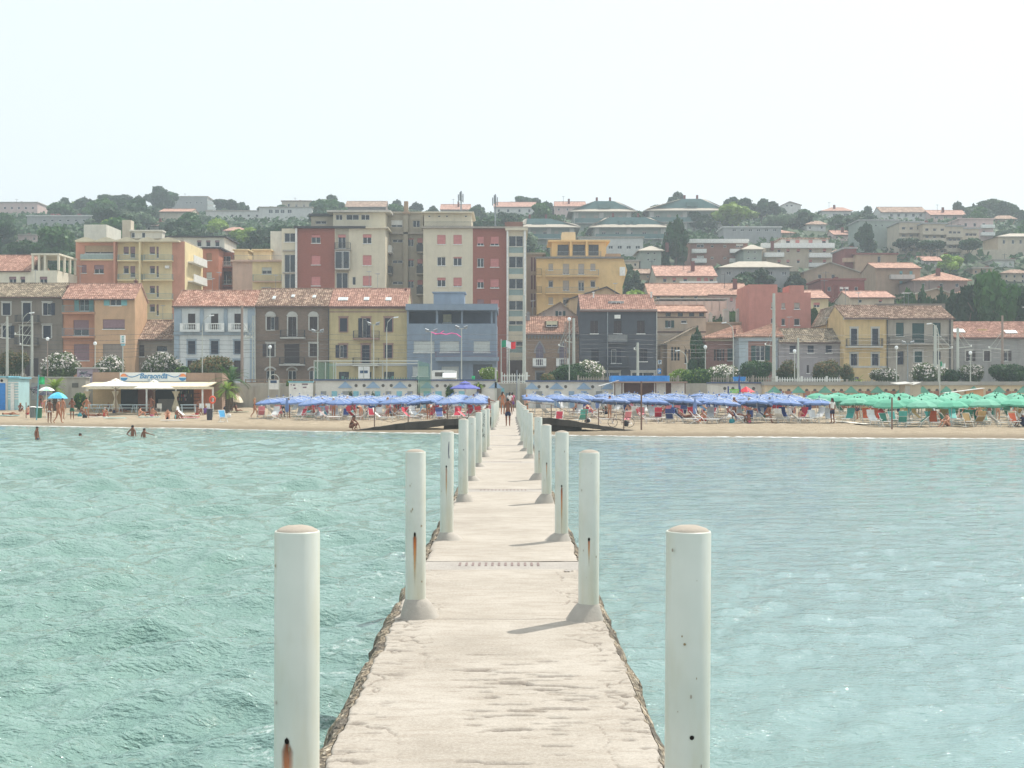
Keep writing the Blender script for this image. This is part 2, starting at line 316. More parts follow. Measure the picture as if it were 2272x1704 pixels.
def body(pose, fem):
    k = (pose, fem)
    if k in SK: return SK[k]
    J = skel(pose); names = list(J); idx = {n_: i for i, n_ in enumerate(names)}
    rad = []
    for n_ in names:
        r_ = RAD.get(n_) or RAD[n_[:2]]
        if fem and n_ == 'sp': r_ = (.098, .075)
        if fem and n_ == 'pel': r_ = (.145, .105)
        rad.append(r_)
    me = skin([J[n_] for n_ in names], [(idx[a], idx[b]) for a, b in EDG], rad, 'body', SKINM['tan'])
    bm = bmesh.new(); bm.from_mesh(me)     # fingers, nose and ears grown into the same mesh
    ex = MB()
    for s in 'lr':
        w_, h_ = Vector(J['wr'+s]), Vector(J['ha'+s]); dr = (h_-w_).normalized(); sd = dr.cross(Vector((0, 1, 0)) if abs(dr.y) < .8 else Vector((1, 0, 0))).normalized()
        cu_ = dr.cross(sd)
        for q, L in zip((-.024, -.008, .008, .024), (.062, .075, .07, .055)): p = h_+dr*.012+sd*q; ex.tube([p, p+dr*L*.5+cu_*.004, p+dr*L+cu_*.018], [.0095, .0085, .006], 5)
        p = w_+(h_-w_)*.45+sd*.026; ex.tube([p, p+sd*.024+dr*.024, p+sd*.03+dr*.052], [.011, .0095, .007], 5)
    hd, ht = Vector(J['hd']), Vector(J['ht']); upv = (ht-hd).normalized(); face = Vector((0, -1, 0)) if abs(upv.y) < .6 else Vector((0, 0, 1)); face = (face-upv*face.dot(upv)).normalized(); rt = upv.cross(face); cc = (hd+ht)/2
    ex.tube([cc+face*.078+upv*.02, cc+face*.103-upv*.018, cc+face*.08-upv*.028], [.010, .016, .010], 6); ex.tube([cc+face*.08-upv*.052-rt*.02, cc+face*.088-upv*.052, cc+face*.08-upv*.052+rt*.02], .006, 5)
    for s in (-1, 1): ex.lathe([(.001, -.03), (.012, -.015), (.016, .01), (.001, .03)], 6, tuple(cc+rt*s*.079)); ex.lathe([(.001, -.008), (.010, 0), (.001, .008)], 6, tuple(cc+face*.076+rt*s*.03+upv*.018))
    e2 = ex.mesh('e', SKINM['tan']); bm.from_mesh(e2); bpy.data.meshes.remove(e2)
    for f in bm.faces: f.smooth = True
    bm.to_mesh(me); bm.free()
    # hair cap
    hb_ = bmesh.new(); bmesh.ops.create_icosphere(hb_, subdivisions=2, radius=1)
    M_ = Matrix((rt, -face, upv)).transposed().to_4x4(); M_.translation = cc+upv*.028-face*.012
    for v in list(hb_.verts):
        if v.co.z < -.35 or (v.co.y < -.35 and v.co.z < .25): pass
        v.co = Vector((v.co.x*.088, v.co.y*.098, v.co.z*.088 if v.co.z > 0 else v.co.z*(.10 if v.co.y > 0 else .01)))
    bmesh.ops.transform(hb_, matrix=M_, verts=hb_.verts); hm_ = bpy.data.meshes.new('hair'); hb_.to_mesh(hm_); hb_.free(); hm_.materials.append(HAIR['brown'])
    lh = bmesh.new(); lh.from_mesh(hm_); tmp = MB().tube([cc-face*.08+upv*.02, cc-face*.10-upv*.08, Vector(J['nk'])-face*.085-upv*.06], [.05, .06, .03], 8).mesh('e', HAIR['brown']); lh.from_mesh(tmp); lhm = bpy.data.meshes.new('hair'); lh.to_mesh(lhm); lh.free(); lhm.materials.append(HAIR['brown'])
    def lp(a, b, t_): return tuple(Vector(J[a]).lerp(Vector(J[b]), t_))
    def shorts(f, g=.016):
        vs = [J['pel'], lp('pel', 'sp', .45), J['hpl'], lp('hpl', 'knl', f), J['hpr'], lp('hpr', 'knr', f)]
        rr_ = [(.135+g, .10+g), (.125+g, .092+g), (.095+g, .095+g), (.078+g*1.5, .078+g*1.5), (.095+g, .095+g), (.078+g*1.5, .078+g*1.5)]
        return skin(vs, [(0, 1), (0, 2), (2, 3), (0, 4), (4, 5)], rr_, 'shorts', clm('navy'))
    def suit(): return skin([J['pel'], lp('pel', 'sp', .9), J['ch'], lp('pel', 'hpl', .6), lp('pel', 'hpr', .6)], [(0, 1), (1, 2), (0, 3), (0, 4)], [(.155, .117), (.112, .09), (.158, .115), (.10, .10), (.10, .10)], 'swimsuit', clm('black'))
    def brief(): return skin([J['pel'], lp('pel', 'sp', .3), lp('pel', 'hpl', .8), lp('pel', 'hpr', .8)], [(0, 1), (0, 2), (0, 3)], [(.152, .115), (.135, .10), (.103, .103), (.103, .103)], 'swim_briefs', clm('black'))
    def top(): return skin([lp('sp', 'ch', .72), lp('sp', 'ch', 1.0)], [(0, 1)], [(.142, .105), (.15, .108)], 'bikini_top', clm('black'))
    def shirt(): return skin([J['pel'], J['sp'], J['ch'], lp('ch', 'nk', .6), J['shl'], lp('shl', 'ell', .6), J['shr'], lp('shr', 'elr', .6)], [(0, 1), (1, 2), (2, 3), (3, 4), (4, 5), (3, 6), (6, 7)], [(.16, .12), (.14, .11), (.165, .12), (.08, .08), (.075, .075), (.06, .06), (.075, .075), (.06, .06)], 'shirt', clm('white'))
    SK[k] = dict(body=me, hair=hm_, longhair=lhm, shorts=shorts(.7), trunks=shorts(.35), briefs=brief(), suit=suit(), top=top(), shirt=shirt(), J=J); return SK[k]
for _p in ('stand', 'hips', 'walk', 'phone', 'point', 'kneesup', 'leanback', 'lie', 'chair', 'recline', 'squat', 'bend'):
    for _f in (False, True): body(_p, _f)
# ------------------------------------------------------------------ terrain
SHX = [-320, -80, -37, -22, -9.6, -2, 8.5, 26, 60, 320]
SHY = [150, 118, 97.5, 90.5, 82.5, 78, 73.2, 70, 68, 60]
def shore(x): return np.interp(x, SHX, SHY)
def beach_z(x, y):
    t = y - shore(x)
    z = np.interp(t, [-40, -6, -1.5, 0, 6, 35, 60, 200], [-2.6, -.75, -.22, 0.0, .14, .4, .8, .8])
    return np.maximum(z, np.where(y > 112, np.interp(y, [112, 137], [.0, .8]), -9))
HYS = [139.4, 139.6, 225, 250, 275, 300, 350, 400, 450, 500, 540, 580, 640, 760]
HZS = [3.3, 3.3, 4, 14, 22, 29, 39, 50, 59, 67, 72.5, 73, 70, 60]
def land_z(y): return float(np.interp(y, HYS, HZS))
def gd(px, py, lo=60, hi=139):           # distance at which a sight line through a photo point meets the sand
    for d in np.arange(lo, hi, .25):
        if Z(py, d) <= beach_z(X(px, d), d): return float(d)
    return hi
def hd(py, lo=226, hi=560):
    for d in np.arange(lo, hi, 1.0):
        if Z(py, d) <= land_z(d): return float(d)
    return float(hi)

# ---- haze
hz = bpy.data.materials.new('haze_air'); hz.use_nodes = True; t = hz.node_tree
for q in list(t.nodes): t.nodes.remove(q)
vo = t.nodes.new('ShaderNodeVolumePrincipled'); ou = t.nodes.new('ShaderNodeOutputMaterial'); t.links.new(vo.outputs[0], ou.inputs['Volume'])
vo.inputs['Color'].default_value = (.80, .90, 1, 1); vo.inputs['Density'].default_value = HAZE = 0.0005; vo.inputs['Anisotropy'].default_value = .3
mb = MB().box(-420, 420, -110, 790, -4.5, 99); o = mb.build('haze', hz, kind='stuff')

# ---- sea
wm = N('sea_water')
f1 = wm.noise(.12, 3)
wm.p.inputs['Roughness'].default_value = .035; wm.p.inputs['IOR'].default_value = 1.42
r1 = wm.noise(3.0, 4, stretch=(.75, 1.5, 1), rough=.6); r2 = wm.noise(19, 3, stretch=(.8, 1.3, 1), rough=.6)
sx = wm.n('SeparateXYZ'); wm.l(wm.tc.outputs['Object'], sx.inputs[0])
calm = wm.n('MapRange'); calm.inputs[1].default_value = -3.0; calm.inputs[2].default_value = 2.0; calm.inputs[3].default_value = 1.0; calm.inputs[4].default_value = .5
wm.l(sx.outputs[0], calm.inputs[0])
side_mix = wm.n('MapRange'); side_mix.inputs[1].default_value = -4; side_mix.inputs[2].default_value = 4; wm.l(sx.outputs[0], side_mix.inputs[0])      # base colour goes from greener on the left to bluer on the right
wm.l(wm.mix(side_mix.outputs[0], wm.ramp(f1, [(.3, (.165, .285, .242, 1)), (.7, (.21, .335, .295, 1))]), wm.ramp(f1, [(.3, (.165, .262, .262, 1)), (.7, (.195, .305, .308, 1))])), wm.p.inputs['Base Color'])
b1 = wm.n('Bump'); b1.inputs['Distance'].default_value = .12; wm.l(r1, b1.inputs['Height']); wm.l(calm.outputs[0], b1.inputs['Strength'])
b2 = wm.n('Bump'); b2.inputs['Distance'].default_value = .045; wm.l(r2, b2.inputs['Height']); wm.l(calm.outputs[0], b2.inputs['Strength'])
wm.l(b1.outputs[0], b2.inputs['Normal']); wm.l(b2.outputs[0], wm.p.inputs['Normal'])
foamn = wm.noise(9, 6, stretch=(1, .9, 1), rough=.75)
ds = [-90., 1.2]
while ds[-1] < 172: ds.append(ds[-1] + max(.028, ds[-1]*.0042))
ds = np.array(ds)
us = np.concatenate([[-60, -20, -6, -2.5, -1.2, -.7, -.5], np.linspace(-.44, .44, 520), [.5, .7, 1.2, 2.5, 6, 20, 60]])
wd = np.where(ds < 3, 3, ds)
Yg, Ug = np.meshgrid(ds, us, indexing='ij'); Xg = np.clip(Ug*np.meshgrid(wd, us, indexing='ij')[0], -400, 400)
Zg = np.zeros_like(Xg)
rs = np.random.RandomState(11)
amp = np.where(Xg < 0, 1.0, .42); near = 0
amp = 1.0 - .62/(1+np.exp(-np.clip((Xg-.5)*3, -30, 30)))
step = np.maximum(np.maximum(Yg, 3)*.0042, .03)
for i in range(70):
    lam = .28*(13**rs.rand()); th = R(-80 + rs.randn()*38); k = 2*math.pi/lam
    a = .021*lam**.75*(.5+rs.rand())
    ph = (Xg*math.cos(th)+Yg*math.sin(th))*k + rs.rand()*6.28 + 1.3*fbm(Xg*.4+i, Yg*.4, 2)
    fade = np.clip((lam/step-4)/4, 0, 1)
    s = np.sin(ph); Zg += (amp if lam < .9 else amp**1.9)*a*fade*(np.exp(s*.9)-1.25)*.42
Zg += amp**4*.03*(fbm(Xg*1.3+Yg*.4, Yg*1.9, 3)-.45)
Zg = np.where(Yg < 1.2, 0, Zg)*np.clip((shore(Xg)-Yg)/16+.05, .03, 1)
me = grid_mesh('sea_water', Xg, Yg, Zg, wm.m)
fo = Zg.ravel()
sea = link('sea_water', me); tag(sea, kind='structure')
# white water where crests break against the pier's left side
at = me.attributes.new('crest', 'FLOAT', 'POINT')
px_ = Xg.ravel(); cr = np.clip((Zg.ravel()-.01)/.06, 0, 1)*np.clip(1-np.abs(px_+1.15)/.75, 0, 1)
at.data.foreach_set('value', cr.astype(np.float32))
an = wm.n('Attribute', attribute_name='crest'); mm = wm.n('Math', operation='MULTIPLY'); wm.l(an.outputs['Fac'], mm.inputs[0])
wm.l(wm.ramp(foamn, [(.54, (0,0,0,1)), (.62, (1,1,1,1))]), mm.inputs[1])
fd = wm.n('BsdfDiffuse'); fd.inputs[0].default_value = (.82, .87, .87, 1)
ms = wm.n('MixShader'); wm.l(mm.outputs[0], ms.inputs[0]); wm.l(wm.p.outputs[0], ms.inputs[1]); wm.l(fd.outputs[0], ms.inputs[2]); wm.l(ms.outputs[0], wm.out.inputs[0])

# ---- beach
sm = N('sand'); geo = sm.n('NewGeometry'); sp = sm.n('SeparateXYZ'); sm.l(geo.outputs['Position'], sp.inputs[0])
dryc = sm.ramp(sm.noise(1.3, 7, rough=.7), [(.3, c(160, 144, 122)), (.55, c(180, 165, 142)), (.75, c(193, 180, 158))])
wet = sm.ramp(sp.outputs[2], [(.0, (1,1,1,1)), (.06, (.85,.85,.85,1)), (.14, (0,0,0,1))])
sm.l(sm.mix(wet, dryc, c(142, 128, 108)), sm.p.inputs['Base Color']); sm.p.inputs['Roughness'].default_value = .95; sm.p.inputs['Specular IOR Level'].default_value = .15
sm.bump(sm.noise(2.2, 6, rough=.8, stretch=(.7, 1.2, 1)), 1.0, .28)
xs = np.arange(-130, 90, .35); ys = np.concatenate([[50, 56], np.arange(60, 139.7, .3)])
XX, YY = np.meshgrid(np.concatenate([[-320, -200], xs, [200, 320]]), ys)
tt = YY-shore(XX)
ZZ = beach_z(XX, YY) + np.clip(tt/8, 0, 1)*.16*(fbm(XX*1.2, YY*1.2, 4)-.5)
beach = link('beach_sand', grid_mesh('beach_sand', XX, YY, ZZ, sm.m)); tag(beach, kind='structure')
# foam line
fm = N('foam_white'); fm.p.inputs['Base Color'].default_value = (.8, .83, .83, 1); fm.p.inputs['Roughness'].default_value = .7
a = fm.noise(3.2, 5, stretch=(.6, 1.5, 1), rough=.7); tr = fm.n('BsdfTransparent'); ms = fm.n('MixShader')
fm.l(fm.ramp(a, [(.47, (0,0,0,1)), (.58, (1,1,1,1))]), ms.inputs[0]); fm.l(tr.outputs[0], ms.inputs[1]); fm.l(fm.p.outputs[0], ms.inputs[2]); fm.l(ms.outputs[0], fm.out.inputs[0])
mb = MB(); px0 = None
for x in np.arange(-90, 80, .4):
    y = float(shore(x)) - 1.5 + 3.0*(float(fbm(np.array(x*.11), np.array(3.3), 4))-.45)
    wdt = .25 + 1.1*max(0, float(vnoise(np.array(x*.25), np.array(9.1)))-.25)*(1.1 if x > 4 else .8)
    cur = ((x, y-wdt, .035), (x, y+wdt, .06))
    if px0: mb.face(px0[0], cur[0], cur[1], px0[1])
    px0 = cur
mb.build('shore_foam', fm.m, kind='stuff')

# ---- land behind the beach
gm = stucco('town_ground', c(150, 142, 128), .4)
mb = MB(); mb.face((-320, 139.5, 3.3), (320, 139.5, 3.3), (320, 225, 4), (-320, 225, 4)); mb.build('town_ground', gm, kind='structure')
hm = N('hill_scrub'); hm.l(hm.ramp(hm.noise(.09, 7, rough=.7), [(.3, c(40, 56, 34)), (.58, c(58, 72, 42)), (.78, c(100, 96, 66))]), hm.p.inputs['Base Color'])
hm.p.inputs['Roughness'].default_value = .95; hm.bump(hm.noise(.8, 6), 1, .8)
yy = np.concatenate([np.arange(225, 640, 6), [700, 780]]); xx = np.arange(-400, 401, 8.)
XX, YY = np.meshgrid(xx, yy); ZZ = np.interp(YY, HYS, HZS) + np.clip((YY-226)/10, 0, 1)*2.2*(fbm(XX*.05, YY*.05, 3)-.5)
tag(link('hillside', grid_mesh('hillside', XX, YY, ZZ, hm.m)), kind='structure')

# ------------------------------------------------------------------ pier
DECK = .8
def pcx(y): return -.055 - .0025*y
cm = N('pier_concrete')
f = cm.noise(1.1, 6, rough=.65); f2 = cm.noise(55, 5, rough=.8); f3 = cm.noise(7, 6, rough=.7, stretch=(.5, 1.6, 1))
k1 = cm.ramp(f, [(.3, c(154, 147, 137)), (.52, c(174, 167, 157)), (.75, c(187, 181, 172))])
k2 = cm.mix(cm.ramp(f3, [(.45, (0,0,0,1)), (.7, (.55,.55,.55,1))]), k1, c(134, 123, 110))
k3 = cm.mix(.26, k2, cm.ramp(f2, [(.36, c(104, 94, 84)), (.55, c(178, 168, 154)), (.7, c(214, 208, 198))]))
pit = cm.n('Attribute', attribute_name='pit'); k4 = cm.mix(pit.outputs['Fac'], k3, c(92, 82, 76))
cm.l(k4, cm.p.inputs['Base Color']); cm.p.inputs['Roughness'].default_value = .92; cm.p.inputs['Specular IOR Level'].default_value = .2
cm.bump(f2, .5, .008)
gry = N('grating_cement'); g1 = gry.noise(3, 5); g2 = gry.noise(60, 4)
gry.l(gry.mix(.3, gry.ramp(g1, [(.3, c(144, 138, 132)), (.7, c(166, 160, 152))]), gry.ramp(g2, [(.35, c(128, 122, 114)), (.65, c(184, 178, 170))])), gry.p.inputs['Base Color'])
gry.p.inputs['Roughness'].default_value = .9; gry.bump(g2, .4, .006)
rough = N('aggregate_concrete'); v = rough.n('TexVoronoi'); v.inputs['Scale'].default_value = 46; rough.l(rough.tc.outputs['Object'], v.inputs['Vector'])
sepc = rough.n('SeparateColor'); rough.l(v.outputs['Color'], sepc.inputs[0])
ag = rough.ramp(sepc.outputs[0], [(0, c(98, 86, 70)), (.4, c(138, 124, 104)), (.75, c(162, 148, 126)), (1, c(196, 186, 168))])
rough.l(rough.mix(rough.ramp(rough.noise(3.5, 6, rough=.7), [(.44, (0,0,0,1)), (.58, (.85,.85,.85,1))]), ag, c(84, 79, 72)), rough.p.inputs['Base Color'])
rough.p.inputs['Roughness'].default_value = .95; rough.bump(v.outputs['Distance'], .9, .02)
dark = stucco('wet_concrete', c(84, 80, 74), .5, c(45, 42, 36))

pier = thing('pier', 'long narrow pale concrete pier walkway running from the sea to the beach', 'pier', (0, 1, DECK))
grates = [12.55, 22.3, 31.4, 41.0, 50.6, 60.2, 70, 80, 90]
EL, ER = -.775, .755      # edges from the centre line
def edge_w(y, side):      # crumbled edge line
    return .035*(fbm(y*1.7+side*40, y*0+side*7.7, 4)-.5)*2 + .012*(vnoise(y*11, y*0+side*3)-.5)*2
def deck(y0, y1, dx, dy, pits):
    ys = np.arange(y0, y1+1e-6, dy); ys[-1] = y1; u = np.linspace(0, 1, int(1.53/dx)+1)
    U, Y = np.meshgrid(u, ys); L = pcx(Y)+EL+edge_w(Y, 1); Rr = pcx(Y)+ER+edge_w(Y, 2)
    Xx = L+(Rr-L)*U
    z = DECK + .012*(fbm(Xx*2, Y*1.2, 3)-.5) + .002*(fbm(Xx*25, Y*25, 3)-.5)
    m = np.zeros_like(z)
    if pits:
        n1 = fbm(Xx*4.5+5, Y*20+3, 3); where = np.clip((fbm(Xx*1.3+9, Y*.55+2, 3)-.40)*6, 0, 1)*np.clip((9.2-Y)/1.6, 0, 1)
        m = np.clip((n1*(.72+.28*where)-.507)*16, 0, 1)*where
        n2 = fbm(Xx*9+50, Y*30, 2); e = np.clip((np.abs(Xx-pcx(Y))-.52)*7, 0, 1); m2 = np.clip((n2-.50)*12, 0, 1)*e
        cr = np.clip(1-np.abs(fbm(Xx*3+80, Y*1.6+8, 4)-.47)*110, 0, 1)*np.clip((np.abs(Xx-pcx(Y))-.4)*6, 0, 1)
        m = np.maximum(m, np.maximum(m2*.8, cr)); z = z-.022*m
    z = z - .03*np.clip((np.abs(U-.5)-.488)/.012, 0, 1)**2
    me = grid_mesh('deck_slab', Xx, Y-1, z-DECK, cm.m)
    a = me.attributes.new('pit', 'FLOAT', 'POINT'); a.data.foreach_set('value', (m*.75).ravel().astype(np.float32))
    link('deck_slab', me, pier)
prev = 2.5
for i, g in enumerate(grates):
    jn = g-2.75 if i == 0 else g-4.6
    deck(prev, jn, .0095 if i == 0 else .03, .014 if i == 0 else .06, i == 0); deck(jn+.012, g-.003, .0095 if i == 0 else .03, .014 if i == 0 else .06, i == 0)
    prev = g + .62
    if i in (0, 2, 4):      # grey cement band with a row of slots
        pass
    gw = .62 if i == 0 else .45
    U_, V_ = np.meshgrid(np.linspace(0, 1, 60), np.linspace(0, 1, 5)); Xb = pcx(g)+EL+.012+(ER-EL-.024)*U_; Yb = g-.05+.70*V_+.10*(fbm(U_*7+g, V_*0+V_*3, 4)-.5)*(np.abs(V_-.5) > .4)
    s = link('cement_band', grid_mesh('cement_band', Xb, Yb-1, .006-.014*np.clip((np.abs(V_-.5)-.3)/.2, 0, 1)+.003*(fbm(Xb*4, Yb*3, 3)-.5), gry.m), pier); ORG[s.name] = Vector((0, 1, DECK))
    mb2 = MB()
    for k in range(13):
        x = pcx(g)-.42+k*.062
        mb2.box(x, x+.022, g+.2, g+.44, DECK+.0065, DECK+.0095)
    o2 = mb2.build('drain_bars', plain('rusty_grey', c(128, 112, 108), .8), s); 
deck(prev, 136.9, .05, .12, False)
# body under the deck, rough sides
for side, E in ((-1, EL), (1, ER)):
    ys = np.concatenate([np.arange(2.5, 30, .03), np.arange(30, 92, .15)]); prof = [(0, -.012), (.02, -.02), (.045, -.035), (.075, -.07), (.10, -.12), (.12, -.2), (.14, -.32), (.17, -.5), (.2, -.75), (.22, -1.3)]
    J, Y = np.meshgrid(np.arange(len(prof)), ys); po = .72*np.array([p[0] for p in prof])[J]; pz = np.array([p[1] for p in prof])[J]
    base = pcx(Y)+E+edge_w(Y, 1 if side < 0 else 2)
    nz = (fbm(Y*13+side*9, pz*22+J*.7, 4)-.5)*.06 + (fbm(Y*2.6+side*5, pz*6, 4)-.5)*.07 + .025*(side < 0)
    nz = nz*np.clip(J/1.5, 0, 1)
    Xs = base+side*(po+nz-.004); Zs = DECK+pz+ (vnoise(Y*14, J*3.3)-.5)*.02*(J > 0)
    me = grid_mesh('rough_side', Xs, Y-1, Zs-DECK, rough.m); link('rough_side', me, pier)
MB().box(-.8, .72, 2.5, 90, -.5, DECK-.12).build('core', dark, pier)

# posts
pvc = N('post_paint'); q1 = pvc.noise(2.2, 5); q2 = pvc.noise(5, 5, stretch=(1.5, 1.5, .25))
pb = pvc.ramp(q1, [(.3, c(196, 200, 190)), (.7, c(216, 217, 208))])
pvc.l(pvc.mix(pvc.ramp(q2, [(.42, (0,0,0,1)), (.72, (.6,.6,.6,1))]), pb, c(186, 178, 146)), pvc.p.inputs['Base Color'])
pvc.p.inputs['Roughness'].default_value = .38; pvc.p.inputs['Specular IOR Level'].default_value = .45
capm = stucco('cap_cement', c(170, 158, 142), .5, c(120, 100, 80))
mound = stucco('mound_cement', c(176, 168, 156), .25)
rust = N('rust_stain'); tr = rust.n('BsdfTransparent'); ms = rust.n('MixShader')
sp = rust.n('SeparateXYZ'); rust.l(rust.tc.outputs['UV'], sp.inputs[0])
rn = rust.noise(9, 4, stretch=(3, 3, .35)); rc = rust.ramp(sp.outputs[1], [(0, c(206, 190, 150)), (.45, c(206, 160, 104)), (.8, c(192, 108, 50)), (.95, c(116, 58, 28)), (1, c(60, 30, 20))])
rust.l(rc, rust.p.inputs['Base Color']); rust.p.inputs['Roughness'].default_value = .85
ax = rust.n('Math', operation='SUBTRACT'); rust.l(sp.outputs[0], ax.inputs[0]); ax.inputs[1].default_value = .5
ab = rust.n('Math', operation='ABSOLUTE'); rust.l(ax.outputs[0], ab.inputs[0])
wv = rust.n('ValToRGB'); rust.l(sp.outputs[1], wv.inputs[0]); we = wv.color_ramp.elements; we.new(.9); we.new(.6)
for e_, (p_, v_) in zip(we, ((0, .16), (.6, .34), (.9, .42), (1, .04))): e_.position = p_; e_.color = (v_, v_, v_, 1)
dv = rust.n('Math', operation='DIVIDE'); rust.l(ab.outputs[0], dv.inputs[0]); rust.l(wv.outputs[0], dv.inputs[1])
al = rust.n('MapRange'); rust.l(dv.outputs[0], al.inputs[0]); al.inputs[1].default_value = .2; al.inputs[2].default_value = 1.1; al.inputs[3].default_value = 1; al.inputs[4].default_value = 0
m1 = rust.n('Math', operation='MULTIPLY'); rust.l(al.outputs[0], m1.inputs[0]); rust.l(rust.ramp(rn, [(.3, (.45,)*3+(1,)), (.6, (1,1,1,1))]), m1.inputs[1])
m2 = rust.n('Math', operation='MULTIPLY'); rust.l(m1.outputs[0], m2.inputs[0]); rust.l(rust.ramp(sp.outputs[1], [(0, (0,0,0,1)), (.3, (.5,.5,.5,1)), (.6, (.95,.95,.95,1))]), m2.inputs[1])
rust.l(m2.outputs[0], ms.inputs[0]); rust.l(tr.outputs[0], ms.inputs[1]); rust.l(rust.p.outputs[0], ms.inputs[2]); rust.l(ms.outputs[0], rust.out.inputs[0])
black = plain('dark_hole', c(26, 20, 18), .9)
chipm = plain('paint_chip', c(150, 132, 104), .9)
scuff = plain('grey_scuff', c(120, 122, 130), .8)
def stain(parent, r, ang, ztop, length, halfw):      # strip lying on the post's surface
    xs = np.linspace(-1, 1, 9); zs = np.linspace(0, 1, 10)
    A, T = np.meshgrid(xs, zs); th = ang + A*halfw/r
    me = grid_mesh('rust_stain', (r+.0012)*np.cos(th), (r+.0012)*np.sin(th), ztop-length*(1-T), rust.m)
    uv = me.uv_layers.new(name='UVMap'); vi = np.zeros(len(me.loops), int); me.loops.foreach_get('vertex_index', vi)
    U = np.stack([(A.ravel()+1)/2, T.ravel()], -1)[vi]; uv.data.foreach_set('uv', U.ravel().astype(np.float32))
    link('rust_stain', me, parent)
def disc(parent, r, ang, z, rad, sq=1.0, name='bolt_hole', m=None):
    pts = []
    for k in range(12):
        a = 2*math.pi*k/12; th = ang+rad*math.cos(a)/r; pts.append(((r+.002)*math.cos(th), (r+.002)*math.sin(th), z+rad*sq*math.sin(a)))
    me = bpy.data.meshes.new(name); me.from_pydata(pts, [], [tuple(range(12))]); me.materials.append(m or black); link(name, me, parent)
ORDW = ['first', 'second', 'third', 'fourth', 'fifth', 'sixth', 'seventh', 'eighth', 'ninth', 'tenth', 'eleventh', 'twelfth', 'thirteenth', 'fourteenth',
        'fifteenth', 'sixteenth', 'seventeenth', 'eighteenth', 'nineteenth', 'twentieth'] + ['%dth' % k for k in range(21, 60)]
def post(side, i, d, x, h, feats, extra=''):
    nm = ORDW[i]
    lab = 'white concrete-filled post, %s from the seaward end along the %s edge%s' % (nm, 'left' if side < 0 else 'right', extra)
    t = thing('bollard_post', lab, 'post', (x, d, DECK), 'white posts along the pier')
    r = .0745; seed = (d*7.3+side*3) % 17; n = 28 if d < 30 else 14
    lean = .006*math.sin(seed*5)
    bur = -1.35 if side*0 else -.02
    mb = MB(); prof = [(r, bur), (r, h-.004), (r-.002, h), (r-.006, h), (r-.006, h-.012)]
    mb.lathe(prof, n); o = link('tube', mb.mesh('tube', pvc.m, smooth=True), t)
    for p in o.data.polygons: p.use_smooth = True
    o.rotation_euler = (0, lean, 0)
    # domed concrete plug
    uu = np.linspace(0, 1, 9); kk = np.linspace(0, 2*math.pi, 25); K, U = np.meshgrid(kk, uu)
    rr = (r-.004)*np.sin(U*math.pi/2)*.999; zz = h-.006+.026*np.cos(U*math.pi/2)+.004*(fbm(rr*np.cos(K)*60+seed, rr*np.sin(K)*60, 3)-.5)*(U < .99)
    link('cement_cap', grid_mesh('cement_cap', rr*np.cos(K)+h*math.tan(lean), -rr*np.sin(K), zz, capm), t)
    if d > 6:      # hand-trowelled cement mound round the foot
        uu = np.linspace(0, 1, 8); K, U = np.meshgrid(np.linspace(0, 2*math.pi, 29), uu)
        hh = .115+.03*math.sin(seed); Ro = .125+.06*(fbm(np.cos(K)*1.3+seed, np.sin(K)*1.3+4, 2))
        Ro = Ro*(1+.25*np.cos(K)*(-side))
        rr = (r-.003)+(Ro-r)*U; zz = hh*(1-U**1.5)**1.1+.03*np.sin(U*3.14)*(fbm(rr*np.cos(K)*16+seed, rr*np.sin(K)*16, 3)-.5)-.004
        link('cement_mound', grid_mesh('cement_mound', rr*np.cos(K), -rr*np.sin(K), zz, mound), t)
    front = -math.pi/2; rch = random.Random(int(d*10)+side)
    for q in range(9 if d < 12 else (4 if d < 31 else 0)): disc(t, r, front+rch.uniform(-1.1, 1.1), rch.uniform(.1, h-.05), rch.uniform(.0012, .0045), rch.uniform(.6, 3), 'paint_chip', rch.choice((chipm, chipm, capm)))
    for ft in feats:
        if ft[0] == 'rust': stain(t, r, front+ft[1]/r, h-ft[2], ft[3], ft[4]); disc(t, r, front+ft[1]/r, h-ft[2]-.012, .008, 1.6 if len(ft) < 6 else ft[5])
        if ft[0] == 'hole': disc(t, r, front+ft[1]/r, h-ft[2], .0075)
        if ft[0] == 'scuff': disc(t, r, front+ft[1]/r, h-ft[2], .011, 9, 'scuff_mark', scuff)
        if ft[0] == 'ink':
            rs2 = random.Random(5)
            glyphs = [[(0, 0), (1, -.1), (.2, -.9), (1, -1)], [(0, 0), (1, -.2), (.1, -.6), (.9, -1)], [(.2, 0), (0, -.6), (.8, -.7), (.6, -.1), (.2, 0)], [(0, 0), (0, -1)], [(0, -1), (.2, 0), (.9, -.3), (.2, -.5), (1, -1)]]
            zc = h-.10
            for gph in glyphs:
                pts = []
                for gx, gz in gph:
                    th = front+(gx-.5)*.055/r; pts.append(((r+.003)*math.cos(th), (r+.003)*math.sin(th), zc+gz*.09))
                link('inked_glyph', MB().tube(pts, .006, 4).mesh('inked_glyph', black), t); zc -= .125
LP = [(4.47, 1.19), (9.9, 1.21), (15.1, 1.20), (20.3, 1.23), (25.1, 1.17), (29.8, 1.19), (34.2, 1.19), (38.4, 1.16), (58.5, 1.1), (63, 1.1), (67.5, 1.08), (72, 1.1), (76, 1.1), (80.5, 1.1), (85, 1.08)]
RP = [(4.47, 1.19), (9.8, 1.21), (15.0, 1.20), (20.1, 1.15), (25.3, 1.17), (33.5, 1.12), (37.6, 1.14), (41.9, 1.15), (46.6, 1.15), (51, 1.13), (55, 1.1), (59, 1.1), (63, 1.1), (67.5, 1.1), (72, 1.1), (76, 1.1), (80.5, 1.1), (85, 1.08)]
LX = {0: 658, 1: 922, 2: 991, 3: 1027.5, 4: 1046, 5: 1062, 6: 1073.6, 7: 1081}
